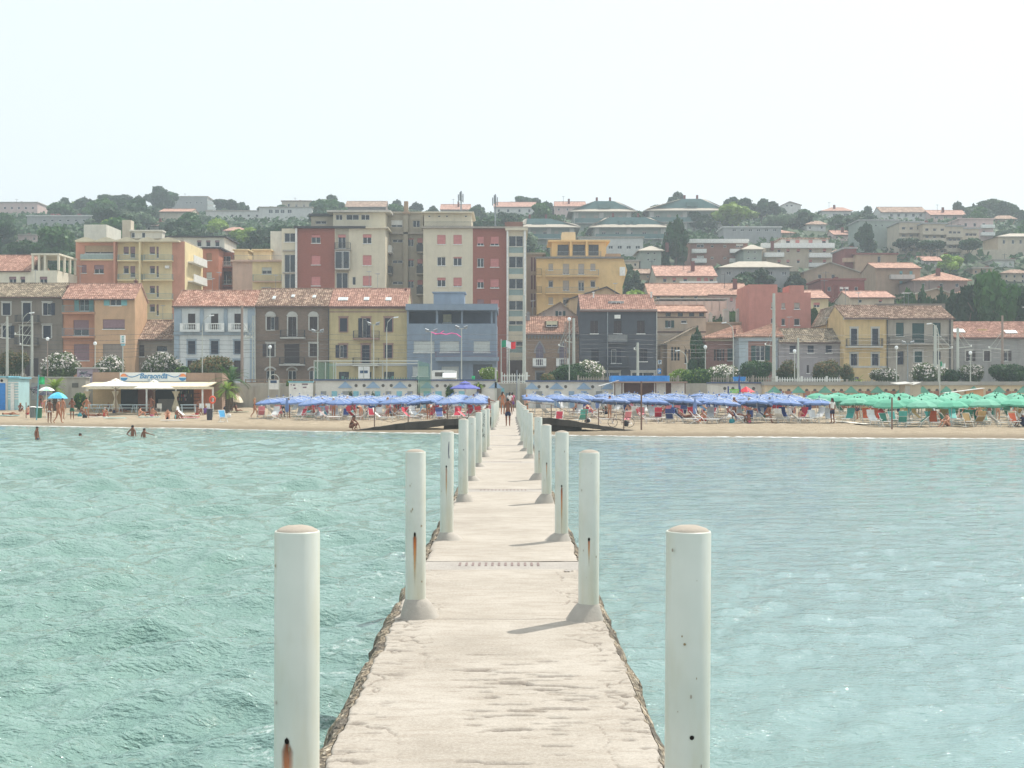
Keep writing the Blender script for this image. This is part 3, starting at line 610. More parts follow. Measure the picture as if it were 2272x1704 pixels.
RX = {0: 1523, 1: 1305.5, 2: 1245.7, 3: 1212.7, 4: 1194.6, 5: 1176, 6: 1167, 7: 1160}
feL = {0: [('rust', -.02, .665, .46, .026, 1.2)], 1: [('rust', 0, .585, .40, .020, 2)], 2: [('rust', 0, .37, .42, .012), ('scuff', .03, .2)], 3: [('hole', .01, .45)], 5: [('hole', -.02, .4)], 6: [('ink',)]}
feR = {0: [('hole', .008, .665)], 1: [('rust', 0, .61, .22, .010)], 2: [('rust', .0, .58, .62, .014)], 3: [('rust', 0, .55, .28, .009)], 4: [('rust', .01, .62, .4, .009)]}
for i, (d, h) in enumerate(LP):
    x = X(LX[i], d) if i in LX else pcx(d)-.62
    post(-1, i, d, x, h, feL.get(i, []), {0: ', rust streak below', 6: ', with inked writing'}.get(i, ''))
for i, (d, h) in enumerate(RP):
    x = X(RX[i], d) if i in RX else pcx(d)+.60
    post(1, i, d, x, h, feR.get(i, []))

# ---- concrete ramps down from the pier to the sand
rmp = stucco('ramp_concrete', c(84, 78, 70), .8, c(34, 32, 28))
def ramp(sgn, y0, xs, tops, bots, label):
    t = thing('concrete_ramp', label, 'ramp', (X(xs[0], y0), y0, 0), 'concrete ramps beside the pier')
    top = [(X(a, y0), Z(b, y0)) for a, b in zip(xs, tops)]; bot = [(X(a, y0), Z(b, y0)) for a, b in zip(xs, bots)]
    mb = MB(); rr = random.Random(4)
    P2 = []
    def sub(poly):
        out = []
        for (a, b), (e, g) in zip(poly, poly[1:]):
            for k in range(8): out.append((a+(e-a)*k/8, b+(g-b)*k/8+rr.uniform(-.02, .02)))
        return out+[poly[-1]]
    T = sub(top); B = sub(bot)
    mb.prism(T+B[::-1], y0, y0+1.7); mb.build('sloping_slab', rmp, t)
    return t
t = ramp(-1, 84, [1092, 1040, 980, 900, 830, 775], [925, 927, 931, 938, 948, 957], [941, 942, 945, 957, 966, 968], 'dark weathered concrete ramp sloping down left from the pier')
MB().prism([(X(a, 84), Z(b, 84)) for a, b in ((1092, 941), (985, 944), (983, 953), (1010, 958), (1020, 968), (1092, 968))], 84.3, 85.6).build('foot_wall', rmp, t)
t = ramp(1, 80, [1196, 1225, 1265, 1330, 1400, 1490], [926, 928, 933, 944, 955, 962.5], [941, 943, 946, 953, 961, 966], 'dark weathered concrete ramp sloping down right from the pier')
MB().prism([(X(a, 80), Z(b, 80)) for a, b in ((1196, 940), (1292, 949), (1290, 957), (1265, 963), (1225, 966), (1196, 968))], 80.3, 81.5).build('foot_wall', rmp, t)
# ------------------------------------------------------------------ building kit
WHITE = plain('white_paint', c(225, 225, 220), .5)
IRON = plain('iron_railing', c(62, 64, 66), .5)
GREYM = plain('galvanised', c(140, 146, 150), .45, metal=.3)
GL = glassm()
WM = {}
def q05(v): return max(.2, round(v/.05)*.05)
def win_mesh(kind, wd, h, key=None):
    k = (kind, wd, h, key)
    if k in WM: return WM[k]
    mb = MB(); t = .06 if wd > .5 else .04
    if kind == 'frame':
        mb.box(0, t, 0, .07, 0, h).box(wd-t, wd, 0, .07, 0, h).box(t, wd-t, 0, .07, h-t, h).box(t, wd-t, 0, .07, 0, t)
        if wd > .9: mb.box(wd/2-.035, wd/2+.035, .01, .06, t, h-t)
    if kind == 'pane': mb.box(t*.5, wd-t*.5, .03, .045, t*.5, h-t*.5)
    if kind == 'leaf':
        mb.box(0, wd, 0, .05, 0, h)
        nn = max(3, int(h/.16))
        for i in range(nn):
            z = .05+(h-.1)*(i+.5)/nn; mb.box(.05, wd-.05, -.02, 0, z-.03, z+.025)
    if kind == 'roller':
        nn = max(2, int(h/.25))
        for i in range(nn): mb.box(0, wd, 0, .03, h*i/nn+.006, h*(i+1)/nn-.006)
        mb.box(0, wd, .012, .04, 0, h)
    if kind == 'sill': mb.box(-.08, wd+.08, -.12, .1, -.09, 0)
    if kind == 'surround':
        s = .16; mb.box(-s, 0, -.05, .0, -.02, h+s).box(wd, wd+s, -.05, .0, -.02, h+s).box(0, wd, -.05, 0, h, h+s)
        mb.box(-s-.06, wd+s+.06, -.12, 0, h+s, h+s+.1)
    WM[k] = mb; return mb
MESHC = {}
def wmesh(kind, wd, h, mat):
    k = (kind, wd, h, mat.name)
    if k not in MESHC: MESHC[k] = win_mesh(kind, wd, h).mesh(kind, mat)
    return MESHC[k]
def window(parent, x, y, z, wd, h, kind, col=None, sur=None, frac=1.0, frame=None, name='window', rec=.16, detail=True):
    wd, h = q05(wd), q05(h); lo = Vector((x, y, z)) - ORG[parent.name]
    fr = link(name, wmesh('frame', wd, h, frame or WHITE), parent, lo+Vector((0, rec, 0)))
    if kind in ('g', 'r', 'o') or (kind == 'r' and frac < 1): link('pane', wmesh('pane', wd, h, GL), fr)
    if kind == 's' and rnd.random() < .22:      # one leaf folded back against the wall
        k = rnd.choice((0, 1)); lw = q05(wd/2); link('pane', wmesh('pane', wd, h, GL), fr); link('shutter', wmesh('leaf', lw, h, col), fr, (k*wd/2, -.06, 0)); link('shutter', wmesh('leaf', lw, h, col), fr, (-lw-.02 if k else wd+.02, -rec-.07, 0))
    elif kind == 's':
        for k in (0, 1): link('shutter', wmesh('leaf', q05(wd/2)-.01 if detail else q05(wd/2), h, col), fr, (k*wd/2, -.06, 0))
    if kind == 'r' and frac > 0:
        hh = q05(h*frac); link('roller_blind', wmesh('roller', wd-.0, hh, col), fr, (0, -.05, h-hh))
    if kind == 'o':
        lw = q05(wd/2); link('shutter', wmesh('leaf', lw, h, col), fr, (-lw-.02, -rec-.07, 0)); link('shutter', wmesh('leaf', lw, h, col), fr, (wd+.02, -rec-.07, 0))
    if sur: link('surround', wmesh('surround', wd, h, sur), fr, (0, -rec-.002, 0))
    if detail and kind != 'd' and h < 2.6: link('sill', wmesh('sill', wd, h, sur or WHITE), fr, (0, -rec, 0))
    return fr

def front_wall(mb, x0, x1, z0, z1, y, holes, r=.25):
    hs = [(max(a, x0), max(b, z0), min(e, x1), min(g, z1)) for a, b, e, g in holes if e > x0 and a < x1 and g > z0 and b < z1]
    xs = sorted({x0, x1, *[h[0] for h in hs], *[h[2] for h in hs]}); zs = sorted({z0, z1, *[h[1] for h in hs], *[h[3] for h in hs]})
    for a, b in zip(xs, xs[1:]):
        for e, g in zip(zs, zs[1:]):
            cx, cz = (a+b)/2, (e+g)/2
            if any(h[0] < cx < h[2] and h[1] < cz < h[3] for h in hs): continue
            mb.face((a, y, e), (b, y, e), (b, y, g), (a, y, g))
    for a, b, e, g in hs:
        mb.face((a, y, b), (a, y+r, b), (a, y+r, g), (a, y, g)); mb.face((e, y+r, b), (e, y, b), (e, y, g), (e, y+r, g))
        mb.face((a, y, b), (e, y, b), (e, y+r, b), (a, y+r, b)); mb.face((a, y+r, g), (e, y+r, g), (e, y, g), (a, y, g))
        mb.face((a, y+r, b), (e, y+r, b), (e, y+r, g), (a, y+r, g))

def tile_field(mb, a, b, e, g, pitch=.27, row=.42, amp=.045, thick=.12):   # a,b eave left/right; g,e ridge left/right
    a, b, e, g = map(Vector, (a, b, e, g)); n = (b-a).cross(g-a).normalized()
    W_ = max((b-a).length, (e-g).length); H_ = ((g-a).length+(e-b).length)/2
    nu = max(2, int(W_/pitch)); nv = max(1, int(H_/row)); prof = [(0, -1), (.25, .4), (.5, 1), (.75, .4)]
    base = len(mb.v); m = nu*4+1
    for j in range(nv):
        for s in (0, 1):
            v = (j+s)/nv; L = a.lerp(g, v); Rr = b.lerp(e, v); off = .045 if s == 0 else 0
            for i in range(m):
                u = i/(m-1); h = prof[i % 4][1]*amp
                mb.v.append(tuple(L.lerp(Rr, u)+n*(h+off)))
    for j in range(nv):
        r0 = base+(2*j)*m; r1 = r0+m
        for i in range(m-1):
            mb.f.append((r0+i, r0+i+1, r1+i+1, r1+i)); mb.mi.append(mb.cur)
        if j: 
            rp = base+(2*j-1)*m
            for i in range(m-1): mb.f.append((rp+i, rp+i+1, r0+i+1, r0+i)); mb.mi.append(mb.cur)
    # underside board
    dn = -n*thick
    mb.face(a+dn, g+dn, e+dn, b+dn); mb.face(a, a+dn, b+dn, b); mb.face(a, g, g+dn, a+dn); mb.face(b, b+dn, e+dn, e)
def slab_field(mb, a, b, e, g, thick=.2):
    a, b, e, g = map(Vector, (a, b, e, g)); n = (b-a).cross(g-a).normalized(); dn = -n*thick
    mb.face(a, b, e, g); mb.face(a+dn, g+dn, e+dn, b+dn); mb.face(a, a+dn, b+dn, b); mb.face(a, g, g+dn, a+dn); mb.face(b, b+dn, e+dn, e); mb.face(g, e, e+dn, g+dn)

class House:
    def __init__(s, name, label, cat, x0, x1, yt, yb, d, depth, mat, group=None, below=0, noback=False):
        s.d, s.depth, s.mat = d, depth, mat
        s.x0, s.x1, s.z0, s.z1 = X(x0, d), X(x1, d), Z(yb, d)-below, Z(yt, d)
        s.root = thing(name, label, cat, ((s.x0+s.x1)/2, d, s.z0), group); s.holes = []; s.panels = []
    def win(s, x0, y0, x1, y1, kind='g', col=None, sur=None, frac=1.0, frame=None, name='window', dd=0, detail=True, rec=.16):
        d = s.d+dd; a, e = X(x0, d), X(x1, d); b, g = Z(y1, d), Z(y0, d); wd, h = q05(e-a), q05(g-b)
        if dd == 0: s.holes.append((a, b, a+wd, b+h))
        window(s.root, a, d, b, wd, h, kind, col, sur, frac, frame, name, rec, detail); return s
    def panel(s, x0, x1, yt, yb, mat): s.panels.append((X(x0, s.d), X(x1, s.d), Z(yb, s.d), Z(yt, s.d), mat)); return s
    def block(s, name, x0, x1, yt, yb, mat, dy0=-.15, dy1=.0, label=None):     # trim, pilaster, cornice proud of the wall
        mb = MB().box(X(x0, s.d), X(x1, s.d), s.d+dy0, s.d+dy1, Z(yb, s.d), Z(yt, s.d)); return mb.build(name, mat, s.root, label=label)
    def walls(s, side=None):
        mats = [s.mat]+[p[4] for p in s.panels]; mb = MB()
        if s.panels:      # full-height colour fields side by side
            xs = s.x0
            for i, p in enumerate(sorted(s.panels)):
                pass
        segs = []; cur = s.x0
        for i, p in sorted(enumerate(s.panels), key=lambda q: q[1][0]):
            if p[0] > cur+.01: segs.append((cur, p[0], 0))
            segs.append((max(p[0], cur), p[1], i+1)); cur = p[1]
        if cur < s.x1-.01: segs.append((cur, s.x1, 0))
        for a, b, mi in segs:
            mb.cur = mi
            hs = [h for h in s.holes if h[0] < b and h[2] > a]; front_wall(mb, a, b, s.z0, s.z1, s.d, hs)
        mb.cur = 0; y0, y1 = s.d, s.d+s.depth
        mb.face((s.x0, y1, s.z0), (s.x0, y0, s.z0), (s.x0, y0, s.z1), (s.x0, y1, s.z1)); mb.face((s.x1, y0, s.z0), (s.x1, y1, s.z0), (s.x1, y1, s.z1), (s.x1, y0, s.z1))
        mb.face((s.x1, y1, s.z0), (s.x0, y1, s.z0), (s.x0, y1, s.z1), (s.x1, y1, s.z1)); mb.face((s.x0, y0, s.z1), (s.x1, y0, s.z1), (s.x1, y1, s.z1), (s.x0, y1, s.z1))
        return mb.build('wall', mats, s.root)
    def gable(s, ridge_py, mat, over=.45, tiled=True, ends=True, gmat=None, oxl=.15, oxr=.15, ridge_dy=None):
        dy = ridge_dy or s.depth/2; zr = Z(ridge_py, s.d+dy); y0 = s.d-over; y1 = s.d+s.depth+over
        sl = (zr-s.z1)/dy; ze = s.z1-sl*over+.06; a, b = s.x0-oxl, s.x1+oxr; ym = s.d+dy; zr += .06
        mb = MB(); f = tile_field if tiled else slab_field
        f(mb, (a, y0, ze), (b, y0, ze), (b, ym, zr), (a, ym, zr)); slab_field(mb, (b, y1, ze), (a, y1, ze), (a, ym, zr-.01), (b, ym, zr-.01))
        mb.tube([(a, ym, zr+.03), (b, ym, zr+.03)], .11, 6)
        r = mb.build('roof', mat, s.root)
        for x, sg in ((s.x0, 1), (s.x1, -1)):
            g = MB(); g.face((x, s.d, s.z1), (x, s.d+s.depth, s.z1), (x, ym, zr-.12)) if sg < 0 else g.face((x, s.d+s.depth, s.z1), (x, s.d, s.z1), (x, ym, zr-.12))
            if ends: g.build('gable_end', gmat or s.mat, s.root)
        gt = MB().tube([(a, y0-.07, ze-.08), (b, y0-.07, ze-.08)], .075, 6); gt.build('gutter', plain('gutter_brown', c(96, 70, 62), .5), s.root)
        s.roofplane = (y0, ze, ym, zr)
        if tiled and s.d < 190:      # television aerials
            for q in range(rnd.choice((1, 2))):
                xa = rnd.uniform(a+1, b-1); hh = rnd.uniform(1.4, 2.6); am = MB().tube([(xa, ym, zr-.1), (xa, ym, zr+hh)], .025, 4).tube([(xa-.1, ym-.7, zr+hh-.1), (xa+.1, ym+.7, zr+hh-.1)], .02, 4)
                for k in range(5): am.tube([(xa-.35+k*.03, ym-.6+k*.28, zr+hh-.1), (xa+.35-k*.03, ym-.6+k*.28, zr+hh-.1)], .014, 3)
                am.build('aerial', GREYM, s.root)
        return r
    def hip(s, apex, ridge_py, mat, over=.5, tiled=False):      # apex: px of ridge ends
        ym = s.d+s.depth/2; zr = Z(ridge_py, ym); a, b = s.x0-over, s.x1+over; y0, y1 = s.d-over, s.d+s.depth+over; ze = s.z1
        ra, rb = X(apex[0], ym), X(apex[1], ym); mb = MB(); f = tile_field if tiled else slab_field
        f(mb, (a, y0, ze), (b, y0, ze), (rb, ym, zr), (ra, ym, zr)); slab_field(mb, (b, y1, ze), (a, y1, ze), (ra, ym, zr), (rb, ym, zr))
        mb.face((a, y1, ze), (a, y0, ze), (ra, ym, zr)); mb.face((b, y0, ze), (b, y1, ze), (rb, ym, zr))
        return mb.build('roof', mat, s.root)
    def front_gable(s, px, peak_py, mat, over=.4, wmat=None):      # ridge running away from the viewer
        xa = X(px, s.d); zp = Z(peak_py, s.d); mb = MB()
        MB().face((s.x0, s.d, s.z1), (s.x1, s.d, s.z1), (xa, s.d, zp)).build('gable_end', wmat or s.mat, s.root); MB().face((s.x1, s.d+s.depth, s.z1), (s.x0, s.d+s.depth, s.z1), (xa, s.d+s.depth, zp)).build('gable_end', wmat or s.mat, s.root)
        y0, y1 = s.d-over, s.d+s.depth+over
        sl = (zp-s.z1)/(xa-s.x0); sr = (zp-s.z1)/(s.x1-xa); ex = .35
        slab_field(mb, (s.x0-ex, y1, s.z1-sl*ex+.1), (s.x0-ex, y0, s.z1-sl*ex+.1), (xa, y0, zp+.1), (xa, y1, zp+.1), .16)
        slab_field(mb, (s.x1+ex, y0, s.z1-sr*ex+.1), (s.x1+ex, y1, s.z1-sr*ex+.1), (xa, y1, zp+.1), (xa, y0, zp+.1), .16)
        return mb.build('roof', mat, s.root)
    def flat(s, mat, over=.3, th=.3, name='roof'):
        mb = MB().box(s.x0-over, s.x1+over, s.d-over, s.d+s.depth+over, s.z1+.003, s.z1+th); return mb.build(name, mat, s.root)
    def balcony(s, x0, x1, ytop, yslab, out=1.1, mat=None, style='bars', th=.18, dd=0, slabmat=None, panel=None):
        d = s.d+dd-out; a, b = X(x0, d), X(x1, d); z1 = Z(ytop, d); z0 = Z(yslab, d); rt = s.root; m = mat or IRON
        sl = MB().box(a, b, d, s.d+dd-.003, z0-th, z0).build('balcony', slabmat or s.mat, rt)
        mb = MB()
        if style == 'bars':
            for zz in (z1-.03, z0+.08): mb.box(a, b, d+.02, d+.06, zz, zz+.04).box(a+.01, a+.05, d+.07, s.d+dd, zz, zz+.04).box(b-.05, b-.01, d+.07, s.d+dd, zz, zz+.04)
            n = max(3, int((b-a)/.14))
            for i in range(n+1):
                x = a+.01+(b-a-.04)*i/n; mb.box(x, x+.02, d+.03, d+.05, z0+.005, z1-.03)
            for k in range(1, int(out/.14)):
                for x in (a+.02, b-.04): mb.box(x, x+.02, d+k*.14, d+k*.14+.02, z0+.005, z1-.03)
            mb.build('railing', m, rt)
        elif style == 'solid':
            mb.box(a, b, d, d+.1, z0+.003, z1).box(a, a+.1, d+.1, s.d+dd-.003, z0+.003, z1).box(b-.1, b, d+.1, s.d+dd-.003, z0+.003, z1); mb.build('parapet', panel or m, rt)
        elif style == 'balusters':
            mb.box(a, b, d, d+.2, z1-.12, z1).box(a, b, d, d+.2, z0+.003, z0+.1)
            mb.box(a, a+.45, d+.002, d+.198, z0+.1, z1-.12).box(b-.45, b, d+.002, d+.198, z0+.1, z1-.12); mb.build('balustrade_rail', m, rt)
            n = max(3, int((b-a-.9)/.24)); bal = None
            for i in range(n):
                x = a+.45+(b-a-.9)*(i+.5)/n
                if bal is None: bal = MB().lathe([(.05, 0), (.05, .06), (.035, .1), (.075, .35), (.035, .62), (.05, .68), (.05, z1-z0-.22)], 6).mesh('baluster', m)
                link('baluster', bal, rt, Vector((x, d+.1, z0+.1))-ORG[rt.name])
        return sl
    def chimney(s, px, ytop, ybot, mat, dd=2.5, wpx=6, dp=.6):
        d = s.d+dd; a, b = X(px-wpx/2, d), X(px+wpx/2, d); z1 = Z(ytop, d); z0 = Z(ybot, d)
        MB().box(a, b, d, d+dp, z0, z1).box(a-.08, b+.08, d-.08, d+dp+.08, z1, z1+.12).box(a+.1, b-.1, d+.1, d+dp-.1, z1+.12, z1+.35).build('chimney', mat, s.root)
    def skylight(s, x0, y0, x1, y1, mat=None):      # lies on the front roof slope
        ya, za, yb, zb = s.roofplane; sl = (zb-za)/(yb-ya)
        def hit(px, py):
            for d in np.arange(ya, yb, .02):
                if Z(py, d) <= za+(d-ya)*sl: return Vector((X(px, d), d, za+(d-ya)*sl))
            return Vector((X(px, yb), yb, zb))
        p, q = hit(x0, y1), hit(x1, y0); n = Vector((0, -sl, 1)).normalized(); t = Vector((0, 1, sl)).normalized(); L = (q-p).dot(t)
        cc = p+Vector(((q.x-p.x)/2, 0, 0))+t*L/2+n*.1
        o = MB().obox(cc, ((q.x-p.x)/2, 0, 0), t*L/2, n*.06).build('skylight', mat or WHITE, s.root)
        MB().obox(cc+n*.065, ((q.x-p.x)/2*.8, 0, 0), t*L/2*.8, n*.01).build('pane', plain('skylight_glass', c(190, 200, 205), .15), s.root)
T_RED = tiles('tiles_new_red', c(176, 122, 98), c(196, 144, 118), .25, c(150, 110, 92))
T_BRN = tiles('tiles_old_brown', c(146, 110, 86), c(186, 152, 124), .6, c(100, 84, 64))
T_GRY = tiles('tiles_grey_brown', c(134, 116, 90), c(170, 150, 118), .55, c(88, 80, 64))
T_ORG = tiles('tiles_orange', c(176, 122, 94), c(194, 142, 110), .35)
PINKBL = plain('pink_roller', c(196, 128, 124), .7)
PURBL = plain('mauve_roller', c(140, 112, 118), .7)
DKNAVY = plain('navy_shutter', c(44, 50, 66), .6)
DKBRN = plain('brown_shutter', c(62, 52, 52), .6)
DKGRN = plain('green_shutter', c(40, 74, 72), .6)
CYAN = plain('cyan_shutter', c(120, 176, 178), .6)
STONE = stucco('white_stone', c(190, 188, 180), .3)
# ------------------------------------------------------------------ houses along the railway (front row)
G1 = 'old houses facing the sea behind the railway'
BASE = 852
def note(h): return h
# A grey-brown
mA = stucco('grey_brown_wall', c(132, 120, 106), .5)
h = House('terraced_house', 'grey-brown three-storey house with green shuttered windows at the left edge', 'house', -60, 139, 657, BASE, 176, 9, mA, G1)
for y0, y1 in ((673, 699), (723, 750)):
    for x in (6, 96): h.win(x, y0, x+17, y1, 's', DKNAVY, STONE)
h.win(-45, 673, -28, 699, 's', DKNAVY, STONE); h.win(-45, 723, -28, 750, 's', DKNAVY, STONE)
h.win(51, 672, 68, 714, 's', DKNAVY, STONE); h.win(45, 724, 69, 764, 's', DKBRN, STONE)
h.balcony(32, 83, 699, 714); h.balcony(31, 82, 749, 764)
h.block('string_course', -60, 139, 719, 721, mA, -.08); h.block('cornice', -60, 139, 657.5, 662, mA, -.25)
for x in (15, 55, 100): h.win(x, 795, x+20, 835, 's', DKBRN)
h.walls(); h.gable(630, T_GRY, oxr=.0); h.chimney(150, 638, 660, plain('brick_chimney', c(110, 60, 54)), 1.2, 6)
# B orange
mB = stucco('orange_wall', c(206, 160, 112), .2); mB2 = stucco('orange_recess', c(205, 138, 98), .2)
h = House('terraced_house', 'orange house with turquoise shutters, stacked balconies and a new red tiled roof', 'house', 210, 299, 660, BASE, 175, 6.0, mB, G1)
h.win(244, 664, 269, 678, 'o', CYAN); h.win(228, 709, 277, 730, 'r', PURBL, frac=.9, frame=PURBL); h.win(228, 763, 272, 800, 'r', plain('grey_garage', c(140, 128, 118)), frac=1)
h.walls()
g = House('x', '', '', 139, 210, 660, BASE, 176.2, 5, mB2)
g.win(176, 662, 197, 690, 'o', CYAN); g.win(163, 710, 197, 745, 'r', PURBL, frac=.62); g.win(164, 763, 198, 800, 'r', PURBL, frac=1); wl = g.walls()
# fold the recessed bay into the same house
def fold(src, dst):
    off = ORG[src.name]-ORG[dst.name]
    for ch in list(src.children):
        ch.parent = dst; ch.location = Vector(ch.location)+off
    bpy.data.objects.remove(src)
g.balcony(137, 212, 677, 693, 1.2, plain('teal_glass_rail', c(140, 160, 158), .3), 'bars'); g.balcony(137, 212, 728, 746, 1.2, GREYM, 'bars')
fold(g.root, h.root)
h2x0 = h.x0; h.x0 = X(139, 175); h.depth = 6; h.gable(631, T_RED, oxl=.05, oxr=.1); h.x0 = h2x0
h.chimney(300, 624, 640, plain('brick_chimney', None), 3.0, 4)
# C low brown-roofed
mC = stucco('drab_plaster', c(140, 128, 112), .5)
h = House('low_house', 'small low house with old brown roof between the orange and the blue-white houses', 'house', 299, 388, 750, BASE, 177, 8, mC, G1)
h.win(304, 766, 320, 791, 's', DKBRN); h.win(348, 768, 371, 780, 'g', frame=DKBRN); h.walls(); h.gable(712, T_BRN, oxl=0, oxr=-.2)
# D blue and white
mD = stucco('pale_white_plaster', c(206, 210, 208), .25); mD2 = stucco('blue_grey_trim', c(150, 168, 182), .2)
h = House('terraced_house', 'white house with pale blue pilasters and three white balustraded balconies', 'house', 386, 566, 677, BASE, 175, 9, mD, G1)
for x in (417, 468, 520):
    h.win(x, 696, x+16, 717+14, 's', DKBRN); h.win(x, 757, x+16, 785, 's', DKNAVY, mD2); h.win(x-1, 800, x+18, 840, 's', DKBRN, mD2)
h.balcony(399, 443, 717, 733, .8, WHITE, 'balusters'); h.balcony(455, 497, 717, 733, .8, WHITE, 'balusters'); h.balcony(506, 549, 717, 733, .8, WHITE, 'balusters')
for a, b in ((387, 403), (444, 452), (497, 505), (550, 565)): h.block('pilaster', a, b, 686, 735, mD2, -.14); 
for a, b in ((387, 398), (555, 565)): h.block('pilaster', a, b, 745, 850, mD2, -.14)
h.block('cornice', 386, 566, 678, 684.5, mD2, -.3); h.block('string_course', 386, 566, 736.5, 743.5, mD2, -.22)
h.walls(); h.gable(646, tiles('tiles_mixed_red', c(176, 116, 88), c(204, 152, 124), .45), .5, oxr=0)
# E brown brick
mE = brickmat('old_brown_brick', c(142, 118, 100), c(120, 98, 84), c(150, 136, 120), .55)
h = House('terraced_house', 'weathered brown brick house with carved white window heads and iron balconies', 'house', 566, 729.5, 676, BASE, 175.4, 9, mE, G1)
for x in (592, 687):
    h.win(x, 703, x+17, 732, 's', DKBRN, STONE); h.win(x, 763, x+17, 791, 's', DKBRN, STONE)
h.win(639.5, 703, 657.5, 746, 's', DKBRN, STONE); h.win(631, 763, 664, 806, 's', DKBRN)
h.balcony(621, 675, 732, 748, 1.0, IRON, 'bars', slabmat=STONE); h.balcony(619, 675, 793, 808, 1.0, IRON, 'bars', slabmat=STONE)
for x in (600.5, 648.5, 695.5):
    mb = MB(); pts = [(X(x-11, 175.4), Z(702, 175.4))]+[(X(x+11*math.cos(math.pi*(1-k/8)), 175.4), Z(699-8*math.sin(math.pi*k/8), 175.4)) for k in range(9)]+[(X(x+11, 175.4), Z(702, 175.4))]
    mb.prism(pts, 175.4-.1, 175.4-.002); mb.build('arched_pediment', STONE, h.root)
for x in (600, 648, 695):
    h.win(x-9, 822, x+9, 848, 'g'); mb = MB()
    pts = [(X(x+13*math.cos(math.pi*k/10), 175.4), Z(822-9*math.sin(math.pi*k/10), 175.4)) for k in range(11)]+[(X(x+9*math.cos(math.pi*(10-k)/10), 175.4), Z(822-6*math.sin(math.pi*(10-k)/10), 175.4)) for k in range(11)]
    mb.prism(pts, 175.4-.12, 175.4-.002).build('stone_arch', STONE, h.root)
h.block('string_course', 566, 729, 753, 756, mE, -.1); h.block('string_course', 566, 729, 812, 815, mE, -.1); h.block('cornice', 566, 729.5, 677, 683, mE, -.3)
h.walls(); h.gable(642, T_BRN, .5, oxl=0, oxr=0)
for a in ((604, 659, 613, 665), (646, 656, 655, 661), (693, 657, 702, 662)): h.skylight(*a)
# F yellow
mF = stucco('ochre_yellow_wall', c(196, 176, 118), .3); mF2 = stucco('pinkish_trim', c(164, 124, 110), .3)
h = House('terraced_house', 'ochre yellow house with pink window surrounds and a bright red tiled roof', 'house', 729.5, 903, 677, BASE, 175, 9, mF, G1)
for x in (754, 854):
    h.win(x, 706, x+16.5, 736, 's', DKNAVY, mF2); h.win(x-.5, 766, x+16, 794, 's', DKNAVY, mF2)
h.win(804, 706, 821, 749, 's', DKNAVY, mF2); h.win(803, 766, 820, 806, 's', DKNAVY, mF2)
h.balcony(783, 841, 734, 750, 1.0, IRON, 'bars', slabmat=mF2); h.balcony(782, 840, 794, 809, 1.0, IRON, 'bars', slabmat=STONE)
for x in (752, 802, 852): h.win(x, 825, x+22, 848, 'g', frame=DKGRN)
h.block('cornice', 729.5, 903, 678, 685, mF2, -.25); h.block('string_course', 729.5, 903, 691, 693, mF2, -.08); h.block('string_course', 729.5, 903, 808, 812, STONE, -.08)
h.block('downpipe', 728.5, 730.5, 680, 850, IRON, -.2)
h.walls(); h.gable(642, T_RED, .5, oxl=0, oxr=.1)
for a in ((750, 662, 773, 668), (807, 661.5, 820, 667.5), (855, 662, 869, 668)): h.skylight(*a)
MB().tube([P(889, 665, 179), P(897, 661, 179), P(899.5, 655, 179), P(900.5, 640, 179)], .14, 6).build('flue_pipe', plain('brick_chimney', None), h.root)
# G blue
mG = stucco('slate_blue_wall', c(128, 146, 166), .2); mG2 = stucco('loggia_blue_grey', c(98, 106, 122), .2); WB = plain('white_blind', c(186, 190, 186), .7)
h = House('modern_house', 'slate blue flat-roofed house with a top-floor loggia and long balcony', 'house', 903, 1102, 718, BASE, 174, 11, mG, G1)
h.win(918, 757, 964, 782, 'r', WB, frac=1); h.win(976, 757, 1019, 782, 'r', WB, frac=1); h.win(1051, 757, 1087, 782, 'r', WB, frac=1)
h.win(915, 813, 950, 835, 'r', WB, frac=1); h.win(980, 813, 1018, 840, 'r', WB, frac=1); h.win(1050, 808, 1092, 848, 'g', frame=IRON)
h.balcony(966, 1107, 780, 792, 1.3, plain('red_grey_rail', c(122, 96, 110), .6), 'bars', th=.5, slabmat=mG)
h.walls()
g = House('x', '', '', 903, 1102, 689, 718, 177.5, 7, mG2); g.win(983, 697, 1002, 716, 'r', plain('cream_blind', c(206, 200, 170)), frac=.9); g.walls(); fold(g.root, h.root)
for a, b in ((903, 907), (967, 972), (1023, 1027), (1089, 1093), (1099, 1102)): h.block('column', a, b, 689, 717.8, mG, .02, .35)
d = 174; MB().box(X(901, d), X(1104, d), d-.9, d+11.3, Z(688.9, d), Z(675, d)).build('roof', mG, h.root)
MB().box(X(962, 180), X(1030, 180), 180, 184, Z(675.2, 180), Z(650, 180)).box(X(959, 180), X(1033, 180), 179.7, 184.3, Z(649.8, 180), Z(647.5, 180)).build('roof_cabin', stucco('pale_slate_blue', c(142, 158, 176), .2), h.root)
